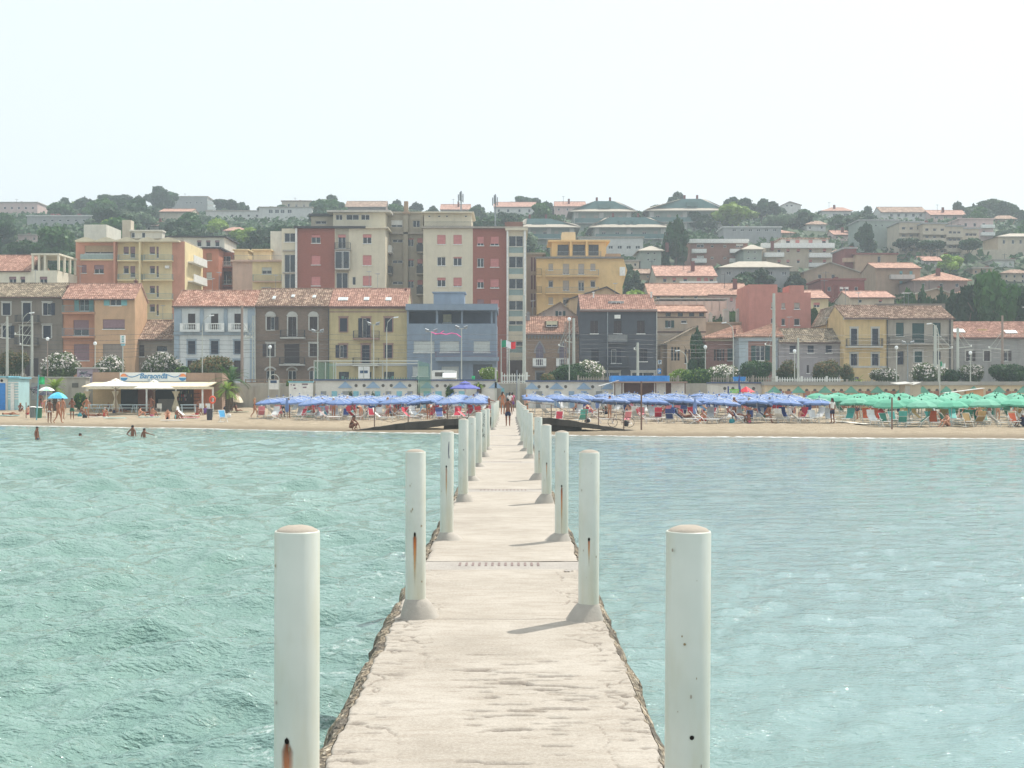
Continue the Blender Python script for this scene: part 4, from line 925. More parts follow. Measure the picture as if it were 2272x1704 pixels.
# K gothic brick villa
mK = brickmat('gothic_brick', c(150, 112, 92), c(168, 138, 108), c(140, 126, 110), .4); mK2 = stucco('grey_stone_trim', c(148, 144, 142), .3)
h = House('gothic_villa', 'small brick villa with pointed arch windows and white balcony beside the pier axis', 'house', 1162, 1287, 738, BASE, 178, 8, mK, G1)
h.win(1189, 774, 1206, 812, 's', plain('mauve_shutter', c(118, 108, 122)), None); h.win(1241, 774, 1258, 812, 's', plain('mauve_shutter', None))
for x in (1197.5, 1249.5):
    d = 178; arch = lambda r_, hh, k: (X(x+r_*(1-k), d), Z(774-hh*math.sin(math.pi/2*k), d))
    L_ = [(X(x-8.5*(1-k/6)**.8, d), Z(775-15*(k/6)**.9, d)) for k in range(7)]; Rr = [(2*X(x, d)-a, b) for a, b in L_[::-1]]
    MB().prism(L_+Rr[1:], d-.03, d-.004).build('arch_panel', plain('mauve_shutter', None), h.root)
    O_ = [(X(x-12.5, d), Z(784, d))]+[(X(x-12.5*(1-k/6)**.75, d), Z(778-22*(k/6)**.85, d)) for k in range(7)]; I_ = [(X(x-8.6, d), Z(784, d))]+L_
    ring = MB()
    for sg in (1, -1):
        o_ = [(a if sg > 0 else 2*X(x, d)-a, b) for a, b in O_]; i_ = [(a if sg > 0 else 2*X(x, d)-a, b) for a, b in I_]
        for (p, q), (r_, t_) in zip(zip(o_, o_[1:]), zip(i_, i_[1:])): ring.prism([p, q, t_, r_], d-.14, d-.034)
    ring.build('pointed_arch', mK2, h.root)
h.balcony(1182, 1212, 795, 812, .8, WHITE, 'balusters', slabmat=mK2); h.balcony(1234, 1264, 795, 812, .8, WHITE, 'balusters', slabmat=mK2)
h.block('cornice', 1161, 1288, 738.5, 744, mK2, -.35); 
for i in range(17):
    x = 1166+i*7.2; d = 178; MB().prism([(X(x-3.4, d), Z(744.2, d)), (X(x+3.4, d), Z(744.2, d)), (X(x+2.2, d), Z(748, d)), (X(x, d), Z(752.5, d)), (X(x-2.2, d), Z(748, d))], d-.15, d-.004).build('corbel_tooth', mK2, h.root)
h.win(1190, 826, 1206, 850, 'g', frame=DKBRN, sur=mK2); h.win(1243, 826, 1258, 850, 'g', frame=DKBRN, sur=mK2)
h.walls(); h.gable(704, T_ORG, .5, oxl=.1, oxr=0)
d = 179; MB().box(X(1210, d), X(1239, d), d, d+2.8, Z(733, d), Z(712, d)).build('dormer', stucco('dormer_brown', c(120, 92, 76)), h.root)
window(h.root, X(1212, d), d-.2, Z(725, d), 1.45, .75, 'r', plain('cream_blind', None), frac=.7, rec=0, detail=False)
h.chimney(1172, 697, 735, mK2, 3, 8); h.chimney(1207, 697, 722, mK2, 4, 4)
# K2 pale gable house behind
mK3 = stucco('faded_grey_gable', c(170, 158, 146), .4)
h = House('gabled_house', 'pale grey gabled house directly behind the brick gothic villa', 'house', 1184, 1284, 704, 760, 190, 9, mK3, G1)
h.win(1239, 690, 1247, 701, 'g', dd=-.02, rec=-.04, detail=False); h.win(1232.5, 690, 1238, 701, 's', DKGRN, dd=-.02, rec=-.02, detail=False); h.win(1249, 690, 1254, 701, 's', DKGRN, dd=-.02, rec=-.02, detail=False)
h.walls(); h.front_gable(1243, 671, T_GRY)
# L dark grey
mL = stucco('charcoal_wall', c(82, 86, 94), .25, c(60, 60, 62))
h = House('terraced_house', 'dark charcoal house with red roof, grey roof dormer and air conditioner', 'house', 1287, 1457, 688, BASE, 175, 10, mL, G1)
for x in (1310, 1362, 1413.5): h.win(x, 712, x+17.5, 740, 's', DKBRN)
h.win(1312, 776, 1328, 802, 's', plain('black_shutter', c(36, 36, 44))); h.win(1356, 775, 1378, 806, 's', DKNAVY); h.win(1419, 775, 1436, 802, 's', plain('black_shutter', None))
h.balcony(1350, 1392, 743, 758, .9, plain('grey_panel', c(120, 122, 122)), 'solid'); h.balcony(1346, 1395, 792, 812, 1.0, IRON, 'bars')
for a, b in ((1330, 1375), (1402, 1452)): h.win(a, 826, b, 850, 'g', sur=STONE)
h.block('gutter_band', 1286, 1458, 686.5, 690, plain('pale_gutter', c(150, 142, 138)), -.35); h.block('downpipe', 1347, 1349, 690, 850, GREYM, -.15); h.block('downpipe', 1456, 1458, 690, 850, STONE, -.2)
MB().box(X(1363, 175), X(1376, 175), 174.5, 174.98, Z(707, 175), Z(699, 175)).build('air_conditioner', WHITE, h.root)
h.walls(); h.gable(656, T_RED, .4, oxl=0, oxr=0)
d = 177; MB().box(X(1350, d), X(1384, d), d, d+3, Z(683, d), Z(668, d)).build('dormer', stucco('grey_dormer', c(156, 158, 158)), h.root)
window(h.root, X(1357, d), d-.1, Z(681, d), 1.2, .65, 'g', rec=0, detail=False)
for x in (1317, 1445): h.chimney(x, 650, 668, WHITE, 4, 3, .2)
# N ochre villa with angled roof, O blue-trimmed brick villa, P long low house
mN = stucco('tan_villa_wall', c(196, 166, 130), .35); mN2 = stucco('villa_pink_brick', c(160, 112, 98), .3)
h = House('villa', 'tan flat-topped villa with barred bay windows right of the charcoal house', 'house', 1480, 1552, 760, BASE, 180, 9, mN, G1)
for x in (1489, 1496, 1503): h.win(x, 770, x+5, 800, 'g', frame=DKBRN, detail=False)
h.win(1519, 776, 1523, 806, 's', DKBRN); h.win(1527, 776, 1531, 806, 's', DKBRN); h.win(1534, 776, 1538, 806, 's', DKBRN); h.walls(); h.front_gable(1548, 724, T_GRY, .5)
h = House('flat_roofed_house', 'wide beige flat-roofed house with roof terrace behind the brick villas', 'house', 1488, 1658, 718, 800, 196, 8, stucco('beige_plain', c(188, 166, 132), .3), G1)
h.walls(); h.flat(stucco('beige_plain', None), .2, .25)
h.chimney(1577, 698, 718, STONE, 1, 7); h.chimney(1612, 690, 718, STONE, 2, 12, 1.2); h.chimney(1641, 690, 718, STONE, 2, 12, 1.2)
h = House('villa', 'pink brick villa with terracotta hip roof and paired narrow windows', 'house', 1566, 1640, 750, BASE, 182, 10, mN2, G1)
for x in (1584, 1590, 1597, 1603): h.win(x, 775, x+4, 800, 's', DKBRN, detail=False)
h.win(1614, 773, 1627, 800, 's', DKGRN); h.win(1629, 770, 1638, 797, 's', DKGRN); h.block('cornice', 1564, 1641, 750.5, 757, stucco('yellow_frieze', c(190, 164, 108), .2), -.2)
h.walls(); h.hip((1630, 1645), 722, T_ORG, .7, True); h.chimney(1631, 732, 750, plain('brick_chimney', None), 1.0, 3, .3)
h = House('villa', 'pale blue trimmed brick villa with french window and terracotta roof', 'house', 1640, 1728, 747, BASE, 177, 10, stucco('pale_blue_trim', c(170, 186, 194), .2), G1)
h.win(1677, 767, 1697, 800, 'o', DKGRN); h.panel(1660, 1715, 747, BASE, mN2); h.block('frieze', 1638, 1728, 747.5, 757, stucco('pale_blue_trim', None), -.25)
h.walls(); h.hip((1716, 1722), 717, T_ORG, .6, True)
mP = stucco('lilac_grey_wall', c(158, 150, 152), .35)
h = House('low_house', 'long low lilac-grey house with striped old tile roof and three small windows', 'house', 1728.5, 1871, 758, BASE, 176, 8, mP, G1)
for x in (1752, 1792, 1832): h.win(x, 767, x+14, 783, 's', DKNAVY)
h.win(1790, 810, 1795, 828, 's', DKBRN); h.block('string_course', 1728.5, 1871, 785, 786.5, mP, -.08); h.walls(); h.gable(731, T_GRY, .4, oxl=0, oxr=0)
# Q yellow, R grey-beige, S grey
mQ = stucco('warm_yellow_wall', c(214, 180, 112), .3); 
h = House('terraced_house', 'warm yellow house with tall white-framed windows and long iron balcony', 'house', 1872, 1968, 704, BASE, 174, 10, mQ, G1)
for x in (1888, 1935): h.win(x, 729, x+14, 767, 's', DKNAVY, STONE); h.win(x-.5, 785, x+14, 811, 's', DKNAVY, STONE)
h.win(1888, 836, 1905, 850, 's', plain('mauve_shutter', None)); h.balcony(1880, 1960, 751, 768, 1.0, IRON, 'bars', slabmat=STONE)
h.block('cornice', 1871, 1968, 704.5, 709, STONE, -.3); h.block('string_course', 1872, 1968, 812, 816, STONE, -.08); h.block('downpipe', 1967, 1969.2, 706, 850, IRON, -.2)
h.walls(); h.gable(679, T_BRN, .5, oxl=0, oxr=0)
mR = stucco('greige_wall', c(172, 162, 146), .45)
h = House('terraced_house', 'grey-beige house with large green shuttered balcony doors next to the yellow house', 'house', 1968.5, 2115, 705, BASE, 174.3, 10, mR, G1)
for x in (1988, 2070): h.win(x, 716, x+17, 746, 's', DKGRN)
h.win(2024, 717, 2051, 760, 's', DKGRN); h.win(1991, 779, 2005, 809, 's', DKNAVY, mR); h.win(2029, 779, 2046, 804, 's', DKGRN, STONE); h.win(2070, 779, 2087, 809, 's', DKNAVY)
h.balcony(1975, 2104, 747, 762, 1.2, IRON, 'bars'); h.block('string_course', 1968.5, 2115, 768, 770.5, mR, -.1); h.block('downpipe', 2106, 2108.5, 706, 850, IRON, -.2)
h.walls(); h.gable(681, T_BRN, .5, oxl=0, oxr=.1); d = 180
MB().box(X(1945, d), X(2100, d), d+.5, d+1.2, Z(690, d), Z(673, d)).build('parapet', stucco('parapet_grey', c(130, 122, 112)), h.root)
mS = stucco('cool_grey_wall', c(150, 148, 144), .45)
h = House('low_house', 'grey two-storey house with red roof, two roof windows and yellow dormers at right edge', 'house', 2116, 2330, 748, BASE, 176, 10, mS, G1)
for x in (2143, 2183, 2223, 2280): h.win(x, 779, x+14, 801, 's', DKBRN, STONE)
h.block('cornice', 2115, 2330, 748.5, 752, plain('gutter_brown', None), -.4); h.walls(); h.gable(716, T_RED, .4, oxl=0)
h.skylight(2116, 732, 2136, 739); h.skylight(2232, 735, 2252, 741)
d = 178; MB().box(X(2145, d), X(2222, d), d, d+3, Z(744, d), Z(735, d)).box(X(2170, d), X(2190, d), d-.01, d+3, Z(735, d), Z(730, d)).build('dormer', mQ, h.root)
for x in (2150, 2173, 2200): window(h.root, X(x, d), d-.1, Z(743, d), .85, .45, 'g', frame=DKBRN, rec=0, detail=False)

# ------------------------------------------------------------------ second row: apartment blocks
G2 = 'apartment blocks behind the front houses'
mH = stucco('cream_render', c(214, 202, 172), .18, var=.06); mHr = brickmat('red_brick_facing', c(160, 84, 66), c(172, 94, 74), c(150, 100, 84), .1)
mHg = stucco('grey_cream_recess', c(176, 164, 140), .3); SLAB = stucco('concrete_edge', c(170, 160, 146), .3)
h = House('apartment_block', 'tall seven-storey cream and red brick apartment block with roller blinds', 'apartment block', 625, 855, 507, 860, 210, 14, mH, G2)
h.panel(660, 743, 507, 860, mHr)
h.panel(744, 774, 507, 860, mHg)
for y0, y1, fr in ((521, 539.5, .3), (567, 587.5, 1), (613, 634, .95)):
    h.win(691, y0, 711, y1, 'r', PINKBL, frac=fr); h.win(805, y0-1, 824.5, y1+1, 'r', PINKBL, frac=.35 if fr == .3 else fr)
h.win(750, 520, 767, 551, 'r', PINKBL, frac=.2); h.balcony(742, 777, 538, 553, .9, IRON, 'bars', slabmat=SLAB)
h.win(746, 605, 772, 640, 'g'); h.win(782, 614, 789, 632, 'g', detail=False)
d = 209; MB().box(X(743, d), X(775, d), d, d+.97, Z(599, d), Z(596, d)).build('balcony', SLAB, h.root)
window(h.root, X(743, d), d, Z(596, d), X(775, d)-X(743, d), Z(557, d)-Z(596, d), 'g', rec=0, detail=False); window(h.root, X(759, d), d-.02, Z(596, d), .1, 2.7, 'g', rec=0, detail=False)
for y0, y1 in ((517, 535), (565, 602), (607, 643)):
    h.win(631, y0, 655, y1+2, 'g')
h.block('corner_fin', 656, 660, 507, 860, WHITE, -.5)
for y in (555, 604, 650): h.block('balcony', 628, 656, y, y+3, SLAB, -.4)
h.walls(); MB().box(X(652, 210), X(812, 210), 209.4, 225, Z(507, 210), Z(502.5, 210)).build('roof', plain('black_roof_edge', c(60, 60, 64)), h.root)
MB().box(X(812, 210), X(862, 210), 209.4, 225, Z(507, 210), Z(504.5, 210)).build('roof_edge', mH, h.root)
g = House('x', '', '', 739, 855, 472, 505, 213, 9, mH)
for a, b in ((745, 760), (768, 796), (801, 820)): g.win(a, 476, b, 488, 'g', detail=False)
g.walls(); g.flat(stucco('pale_concrete', c(200, 194, 180), .3), .9, .3, 'awning'); fold(g.root, h.root)
g = House('x', '', '', 690, 739, 480, 505, 216, 7, mHg); g.win(700, 490, 724, 497, 'g', detail=False); g.walls(); g.flat(IRON, .3, .4, 'pergola'); fold(g.root, h.root)
# recess and stair core
g = House('x', '', '', 855, 939, 474, 860, 217, 8, mHg)
for y in (531, 577, 624): g.win(871, y, 894, y+7, 'g', detail=False); g.win(905, y-2, 918, y+15, 'r', PINKBL, frac=.1, detail=False); g.win(926, y-3, 938, y+18, 'r', PINKBL, frac=.5, detail=False)
g.win(868, 488, 893, 504, 'r', WHITE, frac=.7, detail=False); g.win(916, 489, 932, 504, 'g', detail=False); g.walls(); g.flat(mHg, .3, .3, 'roof_edge')
MB().box(X(855, 216.3), X(939, 216.3), 216.3, 216.98, Z(519, 216.3), Z(515, 216.3)).build('balcony', SLAB, g.root)
for y in (560, 606): g.balcony(855, 869, y-16, y, 2.5, WHITE if y == 560 else IRON, 'solid', slabmat=SLAB)
for y in (558, 606, 652): g.balcony(924, 939, y-16, y, 2.5, IRON, 'solid', slabmat=SLAB)
g.block('pier_shaft', 896, 906, 472, 860, mHg, -.7)
MB().box(X(896, 216), X(905, 216), 216.2, 217, Z(474, 216), Z(446, 216)).box(X(893, 216), X(908, 216), 216, 217.2, Z(474, 216), Z(470, 216)).build('chimney', stucco('chimney_tan', c(170, 140, 110)), g.root)
fold(g.root, h.root)
g = House('x', '', '', 939, 1125, 507, 860, 209, 15, mH); g.panel(1049, 1125, 507, 860, mHr)
pat = [[(.95), (.95)], [0, .15], [.3, .9]]
for j, (y0, y1) in enumerate(((521, 542), (570, 589.5), (616, 636))):
    for i, x in enumerate((970, 1006)): g.win(x, y0, x+19, y1, 'r', PINKBL, frac=pat[j][i])
    g.win(1059, y0+3, 1073, y1+3, 'r', PINKBL, frac=(.75, .0, .35)[j]); g.win(1088, y0+3, 1107, y1+3, 'r', PINKBL, frac=(.8, 1, .9)[j])
g.win(1059, 664, 1073, 683, 'r', plain('mauve_roller', None)); g.win(1089, 664, 1107, 683, 'r', PINKBL)
g.walls(); MB().box(X(935, 209), X(1172, 209), 208.4, 225, Z(506.8, 209), Z(503.5, 209)).build('roof', SLAB, g.root)
g2 = House('x', '', '', 941, 1046, 474, 503, 212, 9, mH)
for x in (950, 972, 989, 1031): g2.win(x, 478, x+5, 481.5, 'g', detail=False)
g2.walls(); MB().prism([(X(936, 212), Z(473.8, 212)), (X(1050, 212), Z(473.8, 212)), (X(1052, 212), Z(471, 212)), (X(935, 212), Z(471, 212))], 211, 222).build('roof', mH, g2.root)
fold(g2.root, g.root); g.balcony(942, 1124, 492, 503, .0+.01, IRON, 'bars', th=.02)
fold(g.root, h.root)
# glazed end tower
g = House('x', '', '', 1125, 1168, 512, 860, 208.5, 12, mH)
for y0, y1 in ((523, 561), (569, 608), (618, 655), (667, 702), (712, 735), (757, 782)):
    g.win(1129, y0, 1161, y1-14, 'g', frame=WHITE, detail=False); g.win(1129, y1-13, 1161, y1, 'r', plain('teal_panel', c(140, 160, 156)), frac=1, detail=False)
g.block('corner_fin', 1124, 1128, 512, 860, WHITE, -.5); g.block('corner_fin', 1162, 1167, 512, 860, WHITE, -.5); g.walls()
MB().box(X(1121, 208.5), X(1171, 208.5), 207.8, 221, Z(512, 208.5), Z(507.1, 208.5)).build('roof', mH, g.root)
MB().box(X(1120, 214), X(1160, 214), 214, 220, Z(507, 214), Z(492, 214)).build('roof_cabin', stucco('rust_cabin', c(140, 96, 80)), g.root)
MB().box(X(1128, 208.5), X(1160, 208.5), 206, 208.4, Z(862, 208.5), Z(800, 208.5)).build('entrance', stucco('dark_entrance', c(70, 58, 56)), g.root)
fold(g.root, h.root)
# I striped mauve block
mI = stucco('mauve_tan_wall', c(176, 150, 134), .3)
h = House('apartment_block', 'narrow mauve-tan apartment block with tall dark window strips beside the cream block', 'apartment block', 1168, 1204, 565, 800, 225, 10, mI, G2)
for y in (571, 611, 651): 
    for x in (1178, 1184.5): h.win(x, y, x+4, y+31, 'r', plain('plum_blind', c(110, 70, 78)), frac=1, detail=False)
h.walls(); h.flat(SLAB, .5, .3)
# J yellow-orange block
mJ = stucco('apricot_wall', c(226, 186, 108), .2)
h = House('apartment_block', 'apricot yellow apartment block with full-width balconies and rooftop loggia', 'apartment block', 1191, 1381, 573, 800, 218, 14, mJ, G2)
for x, wd in ((1217, 10), (1249, 14), (1283, 13), (1310, 11)):
    for j, y in enumerate((585, 622, 660)): h.win(x, y, x+wd, y+(23 if wd > 11 else 15), 'r', plain('pale_roller', c(170, 160, 150)), frac=(.2, .9, .9)[(j+x) % 3])
for y in (611, 650): h.balcony(1211, 1329, y-13, y, 1.2, GREYM, 'bars', slabmat=mJ)
h.balcony(1190, 1202, 596, 611, 1.0, IRON, 'bars'); h.balcony(1190, 1202, 636, 650, 1.0, IRON, 'bars')
h.block('eave', 1187, 1384, 570, 574, plain('grey_edge', c(120, 120, 118)), -.6)
MB().prism([(X(1374, 218), Z(660, 218)), (X(1392, 218), Z(600, 218)), (X(1384, 218), Z(575, 218)), (X(1370, 218), Z(575, 218))], 218.2, 230).build('curved_end', mJ, h.root)
MB().obox(P(1381, 602, 217.5), (.45, 0, 0), (0, .1, 0), (0, 0, .7)).build('satellite_panel', WHITE, h.root)
h.walls()
g = House('x', '', '', 1224, 1345, 537, 570, 222, 8, mJ)
for a, b in ((1237, 1262), (1271, 1298), (1306, 1328)): g.win(a, 543, b, 567, 'g', frame=DKBRN, detail=False, rec=.2)
for x in (1266, 1301): g.block('column', x-2, x+2, 538, 570, mJ, -1.2)
g.balcony(1236, 1334, 558, 569, 1.2, GREYM, 'bars'); g.walls(); g.flat(mJ, .6, .3)
MB().box(X(1247, 224), X(1277, 224), 224, 229, Z(538, 224), Z(515, 224)).build('roof_cabin', stucco('pale_apricot', c(220, 196, 150)), g.root)
fold(g.root, h.root)
h.block('planter_terrace', 1345, 1378, 562, 570, stucco('planter', c(180, 140, 100)), .5, 3)
# T salmon castle-like house
mT = stucco('salmon_wall', c(202, 126, 108), .2)
h = House('square_house', 'salmon pink house with stepped parapet like battlements', 'house', 1661, 1799, 649, 780, 190, 11, mT, G2)
h.block('parapet_step', 1661, 1725, 631, 649, mT, .0, 10); h.block('parapet_step', 1752, 1784, 633, 649, mT, .0, 5)
for x0, x1, y0, y1 in ((1711, 1719, 671, 685), (1734, 1742, 672, 685), (1762, 1775, 672, 686)): h.win(x0, y0, x1, y1, 'r', plain('pale_roller', None), frac=.8)
for x0, x1, y0, y1 in ((1711, 1719, 706, 717), (1734, 1742, 707, 722), (1762, 1775, 707, 722)): h.win(x0, y0, x1, y1, 'g', sur=None)
h.walls()
# U scalloped-roof block
mU = stucco('cream_yellow_wall', c(228, 206, 146), .2); mUo = stucco('terracotta_render', c(206, 136, 104), .2)
h = House('apartment_block', 'orange and cream apartment block with scalloped roof edge and stacked balconies', 'apartment block', 168, 410, 536, 860, 205, 12, mU, G2)
h.panel(168, 260, 536, 860, mUo); h.panel(382, 410, 536, 860, mUo)
h.win(181, 588, 192, 606, 'r', PURBL, frac=.9); h.win(209, 588, 230, 607, 'r', PURBL, frac=.5); h.win(188, 545, 255, 563, 'r', plain('tan_awning', c(172, 150, 120)), frac=.8)
h.balcony(178, 257, 564, 575, .3, plain('glass_rail', c(150, 166, 160), .3), 'solid')
for a, b in ((272, 304), (330, 352)):
    for j, y in enumerate((547, 590, 634, 675)):
        if a == 272 and j > 1: continue
        h.win(a+2, y, a+14, y+17, 'r', PURBL, frac=.3 if j else .8); h.win(a+17, y, a+28 if a == 272 else a+22, y+25, 'r', PURBL, frac=.6)
for a, b, ys in ((260, 313, (577, 620)), (317, 381, (577, 620, 663, 708))):
    for y in ys: h.balcony(a, b, y-12, y, 1.2, plain('glass_rail', None), 'bars', slabmat=mU)
h.block('column', 313, 317, 536, 720, mU, -1.3); h.block('column', 257, 261, 536, 660, mUo, -1.3)
MB().box(X(368, 205), X(377, 205), 204.4, 204.99, Z(596, 205), Z(590, 205)).build('air_conditioner', WHITE, h.root)
h.walls()
for k in range(5):
    a = 166+k*46; d = 203.6; pts = [(X(a, d), Z(533, d)), (X(a+16, d), Z(527.2, d)), (X(a+23, d), Z(526, d)), (X(a+30, d), Z(527.2, d)), (X(a+46, d), Z(533, d)), (X(a+46, d), Z(536, d)), (X(a, d), Z(536, d))]
    MB().prism(pts, d, d+13).build('roof_vault', stucco('pale_vault', c(216, 204, 168), .2), h.root)
MB().box(X(170, 205), X(408, 205), 205.01, 217, Z(536, 205), Z(535, 205)+.2).build('roof_deck', SLAB, h.root)
for y in (577, 620): MB().box(X(410, 205)+.01, X(424, 205), 207, 216, Z(y, 205)-.2, Z(y, 205)).box(X(424, 205)-.1, X(424, 205), 207.01, 215.9, Z(y, 205)+.003, Z(y, 205)+1).build('side_balcony', WHITE, h.root)
# U2 rooftop pieces and block behind
h = House('apartment_block', 'white rooftop storeys and plastered chimney tower behind the scalloped roof', 'apartment block', 290, 498, 527, 700, 228, 10, stucco('offwhite_render', c(210, 206, 190), .25), G2)
for x in (437, 457, 477): h.win(x, 533, x+10, 547, 'r', PURBL, frac=.3)
h.walls(); h.flat(plain('black_roof_edge', None), .4, .25)
MB().box(X(188, 228), X(238, 228), 227.5, 236, Z(540, 228), Z(499, 228)).build('white_cabin', stucco('offwhite_render', None), h.root)
MB().box(X(271, 226), X(290, 226), 226, 228, Z(530, 226), Z(488, 226)).build('chimney_tower', stucco('plastered_tower', c(190, 178, 156), .4), h.root)
MB().box(X(296, 226), X(360, 226), 226, 227.9, Z(529, 226), Z(514, 226)).box(X(288, 226), X(362, 226), 225.6, 227.9, Z(513.9, 226), Z(510.5, 226)).build('penthouse', stucco('offwhite_render', None), h.root)
for x in (292, 315): window(h.root, X(x, 226), 225.9, Z(528, 226), .6, .9, 'g', rec=0, detail=False)
# W orange blocks
mW = stucco('burnt_orange_wall', c(200, 120, 84), .25)
h = House('apartment_block', 'burnt orange apartment block with recessed balconies left of the pinkish block', 'apartment block', 428, 485, 552, 760, 222, 10, mW, G2)
for y in (562, 604): h.win(458, y, 470, y+16, 'r', plain('ochre_blind', c(150, 110, 80)) if y < 600 else WB, frac=.9); h.win(432, y, 446, y+24, 'g', frame=DKBRN)
for y in (592, 635): h.balcony(429, 449, y-12, y, .5, plain('glass_rail', None), 'bars')
h.walls(); h.flat(plain('black_roof_edge', None), .5, .25)
h = House('apartment_block', 'rust red lower block with dark garages between orange and pinkish blocks', 'apartment block', 485, 518, 560, 760, 226, 10, stucco('rust_wall', c(170, 98, 76), .3), G2)
h.win(490, 568, 512, 588, 'g'); h.balcony(486, 518, 580, 592, 1.0, WHITE, 'bars'); h.win(490, 602, 514, 630, 'r', DKBRN, frac=.3); h.balcony(486, 518, 622, 633, 1, plain('glass_rail', None), 'bars'); h.walls()
mX = stucco('rose_beige_wall', c(208, 172, 150), .25)
h = House('apartment_block', 'rose beige apartment block with planted roof terrace left of the tall cream block', 'apartment block', 516, 626, 580, 760, 220, 12, mX, G2)
h.panel(560, 626, 580, 760, mU)
h.win(581, 593, 603, 608, 'r', WB, frac=.5); h.balcony(560, 624, 609, 623, 1, plain('glass_rail', None), 'bars', slabmat=mX); h.win(580, 636, 602, 652, 'r', WB, frac=.3)
h.walls(); h.block('terrace_edge', 513, 627, 577, 581, mX, -.6)
for a, b in ((520, 550), (562, 600)): MB().box(X(a, 224), X(b, 224), 224, 228, Z(578, 224), Z(556, 224)).box(X(a-3, 224), X(b+3, 224), 223.5, 228.4, Z(555.9, 224), Z(553, 224)).build('veranda', stucco('cream_yellow_wall', None), h.root)
h.balcony(516, 626, 566, 578, .02, GREYM, 'bars', th=.02)
MB().box(X(600, 226), X(625, 226), 226, 232, Z(580, 226), Z(513, 226)).build('stair_tower', stucco('offwhite_render', None), h.root)
# V modern white frame house at far left
mV = stucco('ivory_render', c(222, 214, 188), .2)
h = House('modern_house', 'ivory house with open concrete frame terrace at far left', 'house', -60, 127, 600, 760, 196, 9, mV, G2)
for x, wd in ((20, 16), (45, 11), (88, 17)): h.win(x, 614, x+wd, 629, 'r', PURBL, frac=.4)
h.walls()
d = 196; mb = MB()
for x in (70, 84, 97, 127): mb.box(X(x, d), X(x+4, d), d, d+.4, Z(600, d)+.01, Z(566, d))
mb.box(X(69, d), X(132, d), d-.1, d+8, Z(566, d)+.003, Z(562, d)); mb.box(X(70, d), X(84, d), d+4, d+4.2, Z(600, d)+.01, Z(566, d))
for k in (2.5, 5, 7.4): mb.box(X(127, d), X(131, d), d+k, d+k+.4, Z(600, d)+.01, Z(566, d))
mb.build('frame_terrace', mV, h.root)
s_x = h.x1; h.x1 = X(69, 196); h.gable(568, T_RED, .3, oxr=0, ends=False); h.x1 = s_x
# M pinkish and tan blocks between charcoal house and salmon house
h = House('apartment_block', 'tan block with brown string courses and thin red roof behind the charcoal house', 'apartment block', 1457, 1566, 690, 850, 188, 9, stucco('tan_block_wall', c(196, 172, 142), .3), G2)
for x in (1477, 1504, 1529, 1551): h.win(x, 693, x+11, 702, 'g', frame=IRON, detail=False)
h.win(1476, 711, 1489, 727, 's', DKGRN); h.win(1511, 711, 1524, 717, 'g'); h.block('string_course', 1457, 1566, 703, 705, plain('gutter_brown', None), -.06); h.block('string_course', 1457, 1566, 735, 738, plain('gutter_brown', None), -.06)
h.walls(); h.gable(679, T_ORG, .5, tiled=False, ridge_dy=3)
h = House('apartment_block', 'pale pink house with metal pergola on its roof terrace above the tan block', 'apartment block', 1457, 1612, 668, 760, 205, 8, stucco('pale_pink_wall', c(216, 184, 168), .2), G2)
h.walls(); mb = MB(); d = 205
for x in range(1460, 1616, 17): mb.box(X(x, d), X(x+1, d), d, d+.08, Z(690, d), Z(664, d))
mb.box(X(1457, d), X(1616, d), d-.1, d+5, Z(664, d)+.003, Z(662, d)); mb.build('pergola', STONE, h.root)
h = House('low_house', 'yellow gabled house behind the warm yellow terraced house', 'house', 1834, 1872, 712, 850, 183, 8, mQ, G2); h.walls(); h.front_gable(1853, 679, T_GRY)
h = House('gabled_house', 'ochre shed-like gable with dark roof edge behind the charcoal house', 'house', 1262, 1392, 664, 760, 196, 8, stucco('ochre_gable', c(200, 168, 120), .3), G2)
h.walls(); h.front_gable(1346, 637, plain('black_roof_edge', None))
# ------------------------------------------------------------------ buildings on the hill
G3 = 'houses on the hillside'
HB = []      # sight rectangles used to keep trees from standing in front of the fronts
def hb(name, label, x0, x1, yt, yb, mat, depth=11, roof=None, wins=None, rm=None, cat='house', rg=None, balc=None, ycap=None, d=None):
    d = min(d or 999, hd(yb)) if d is None or d > 226 else d; h = House(name, label, cat, x0, x1, yt, yb, d, depth, mat, G3, below=7)
    HB.append((x0, x1, (rg[1] if rg else yt), yb, d))
    if wins:
        for (cols, rows, ww, hh, kind, m, fr) in wins:
            for i, x in enumerate(cols):
                for j, y in enumerate(rows): h.win(x, y, x+ww, y+hh, kind, m, frac=fr if (i+j) % 3 else max(0, fr-.5), detail=False)
    for b in balc or []: h.balcony(b[0], b[1], b[2], b[3], 1.3, b[4] if len(b) > 4 else WHITE, 'solid', slabmat=b[4] if len(b) > 4 else WHITE)
    h.walls()
    if roof == 'flat': h.flat(rm or SLAB, .3, .35)
    if roof == 'gable': h.gable(rg[1], rm or T_ORG, .6, tiled=False)
    if roof == 'hip': h.hip(rg[0], rg[1], rm or T_ORG, .7)
    if roof == 'fg': h.front_gable(rg[0], rg[1], rm or T_GRY, .5)
    return h
pnk = stucco('hill_pink', c(208, 176, 168), .2); wht = stucco('hill_white', c(206, 204, 198), .2); gre = stucco('hill_grey', c(160, 160, 158), .25); bei = stucco('hill_beige', c(196, 180, 154), .25)
tan = stucco('hill_tan', c(176, 146, 116), .3); brk = brickmat('hill_brick', c(164, 112, 92), c(176, 124, 102), c(150, 110, 94), .2); drk = stucco('hill_dark_red', c(140, 76, 68), .25)
grn = stucco('hill_green_metal', c(92, 128, 126), .2); sage = stucco('sage_wall', c(150, 162, 150), .2); HR = stucco('beige_hip_roof', c(178, 168, 150), .3)
PR = plain('pale_roller', None); PB = PINKBL; rng = lambda a, b, n: list(np.linspace(a, b, n))
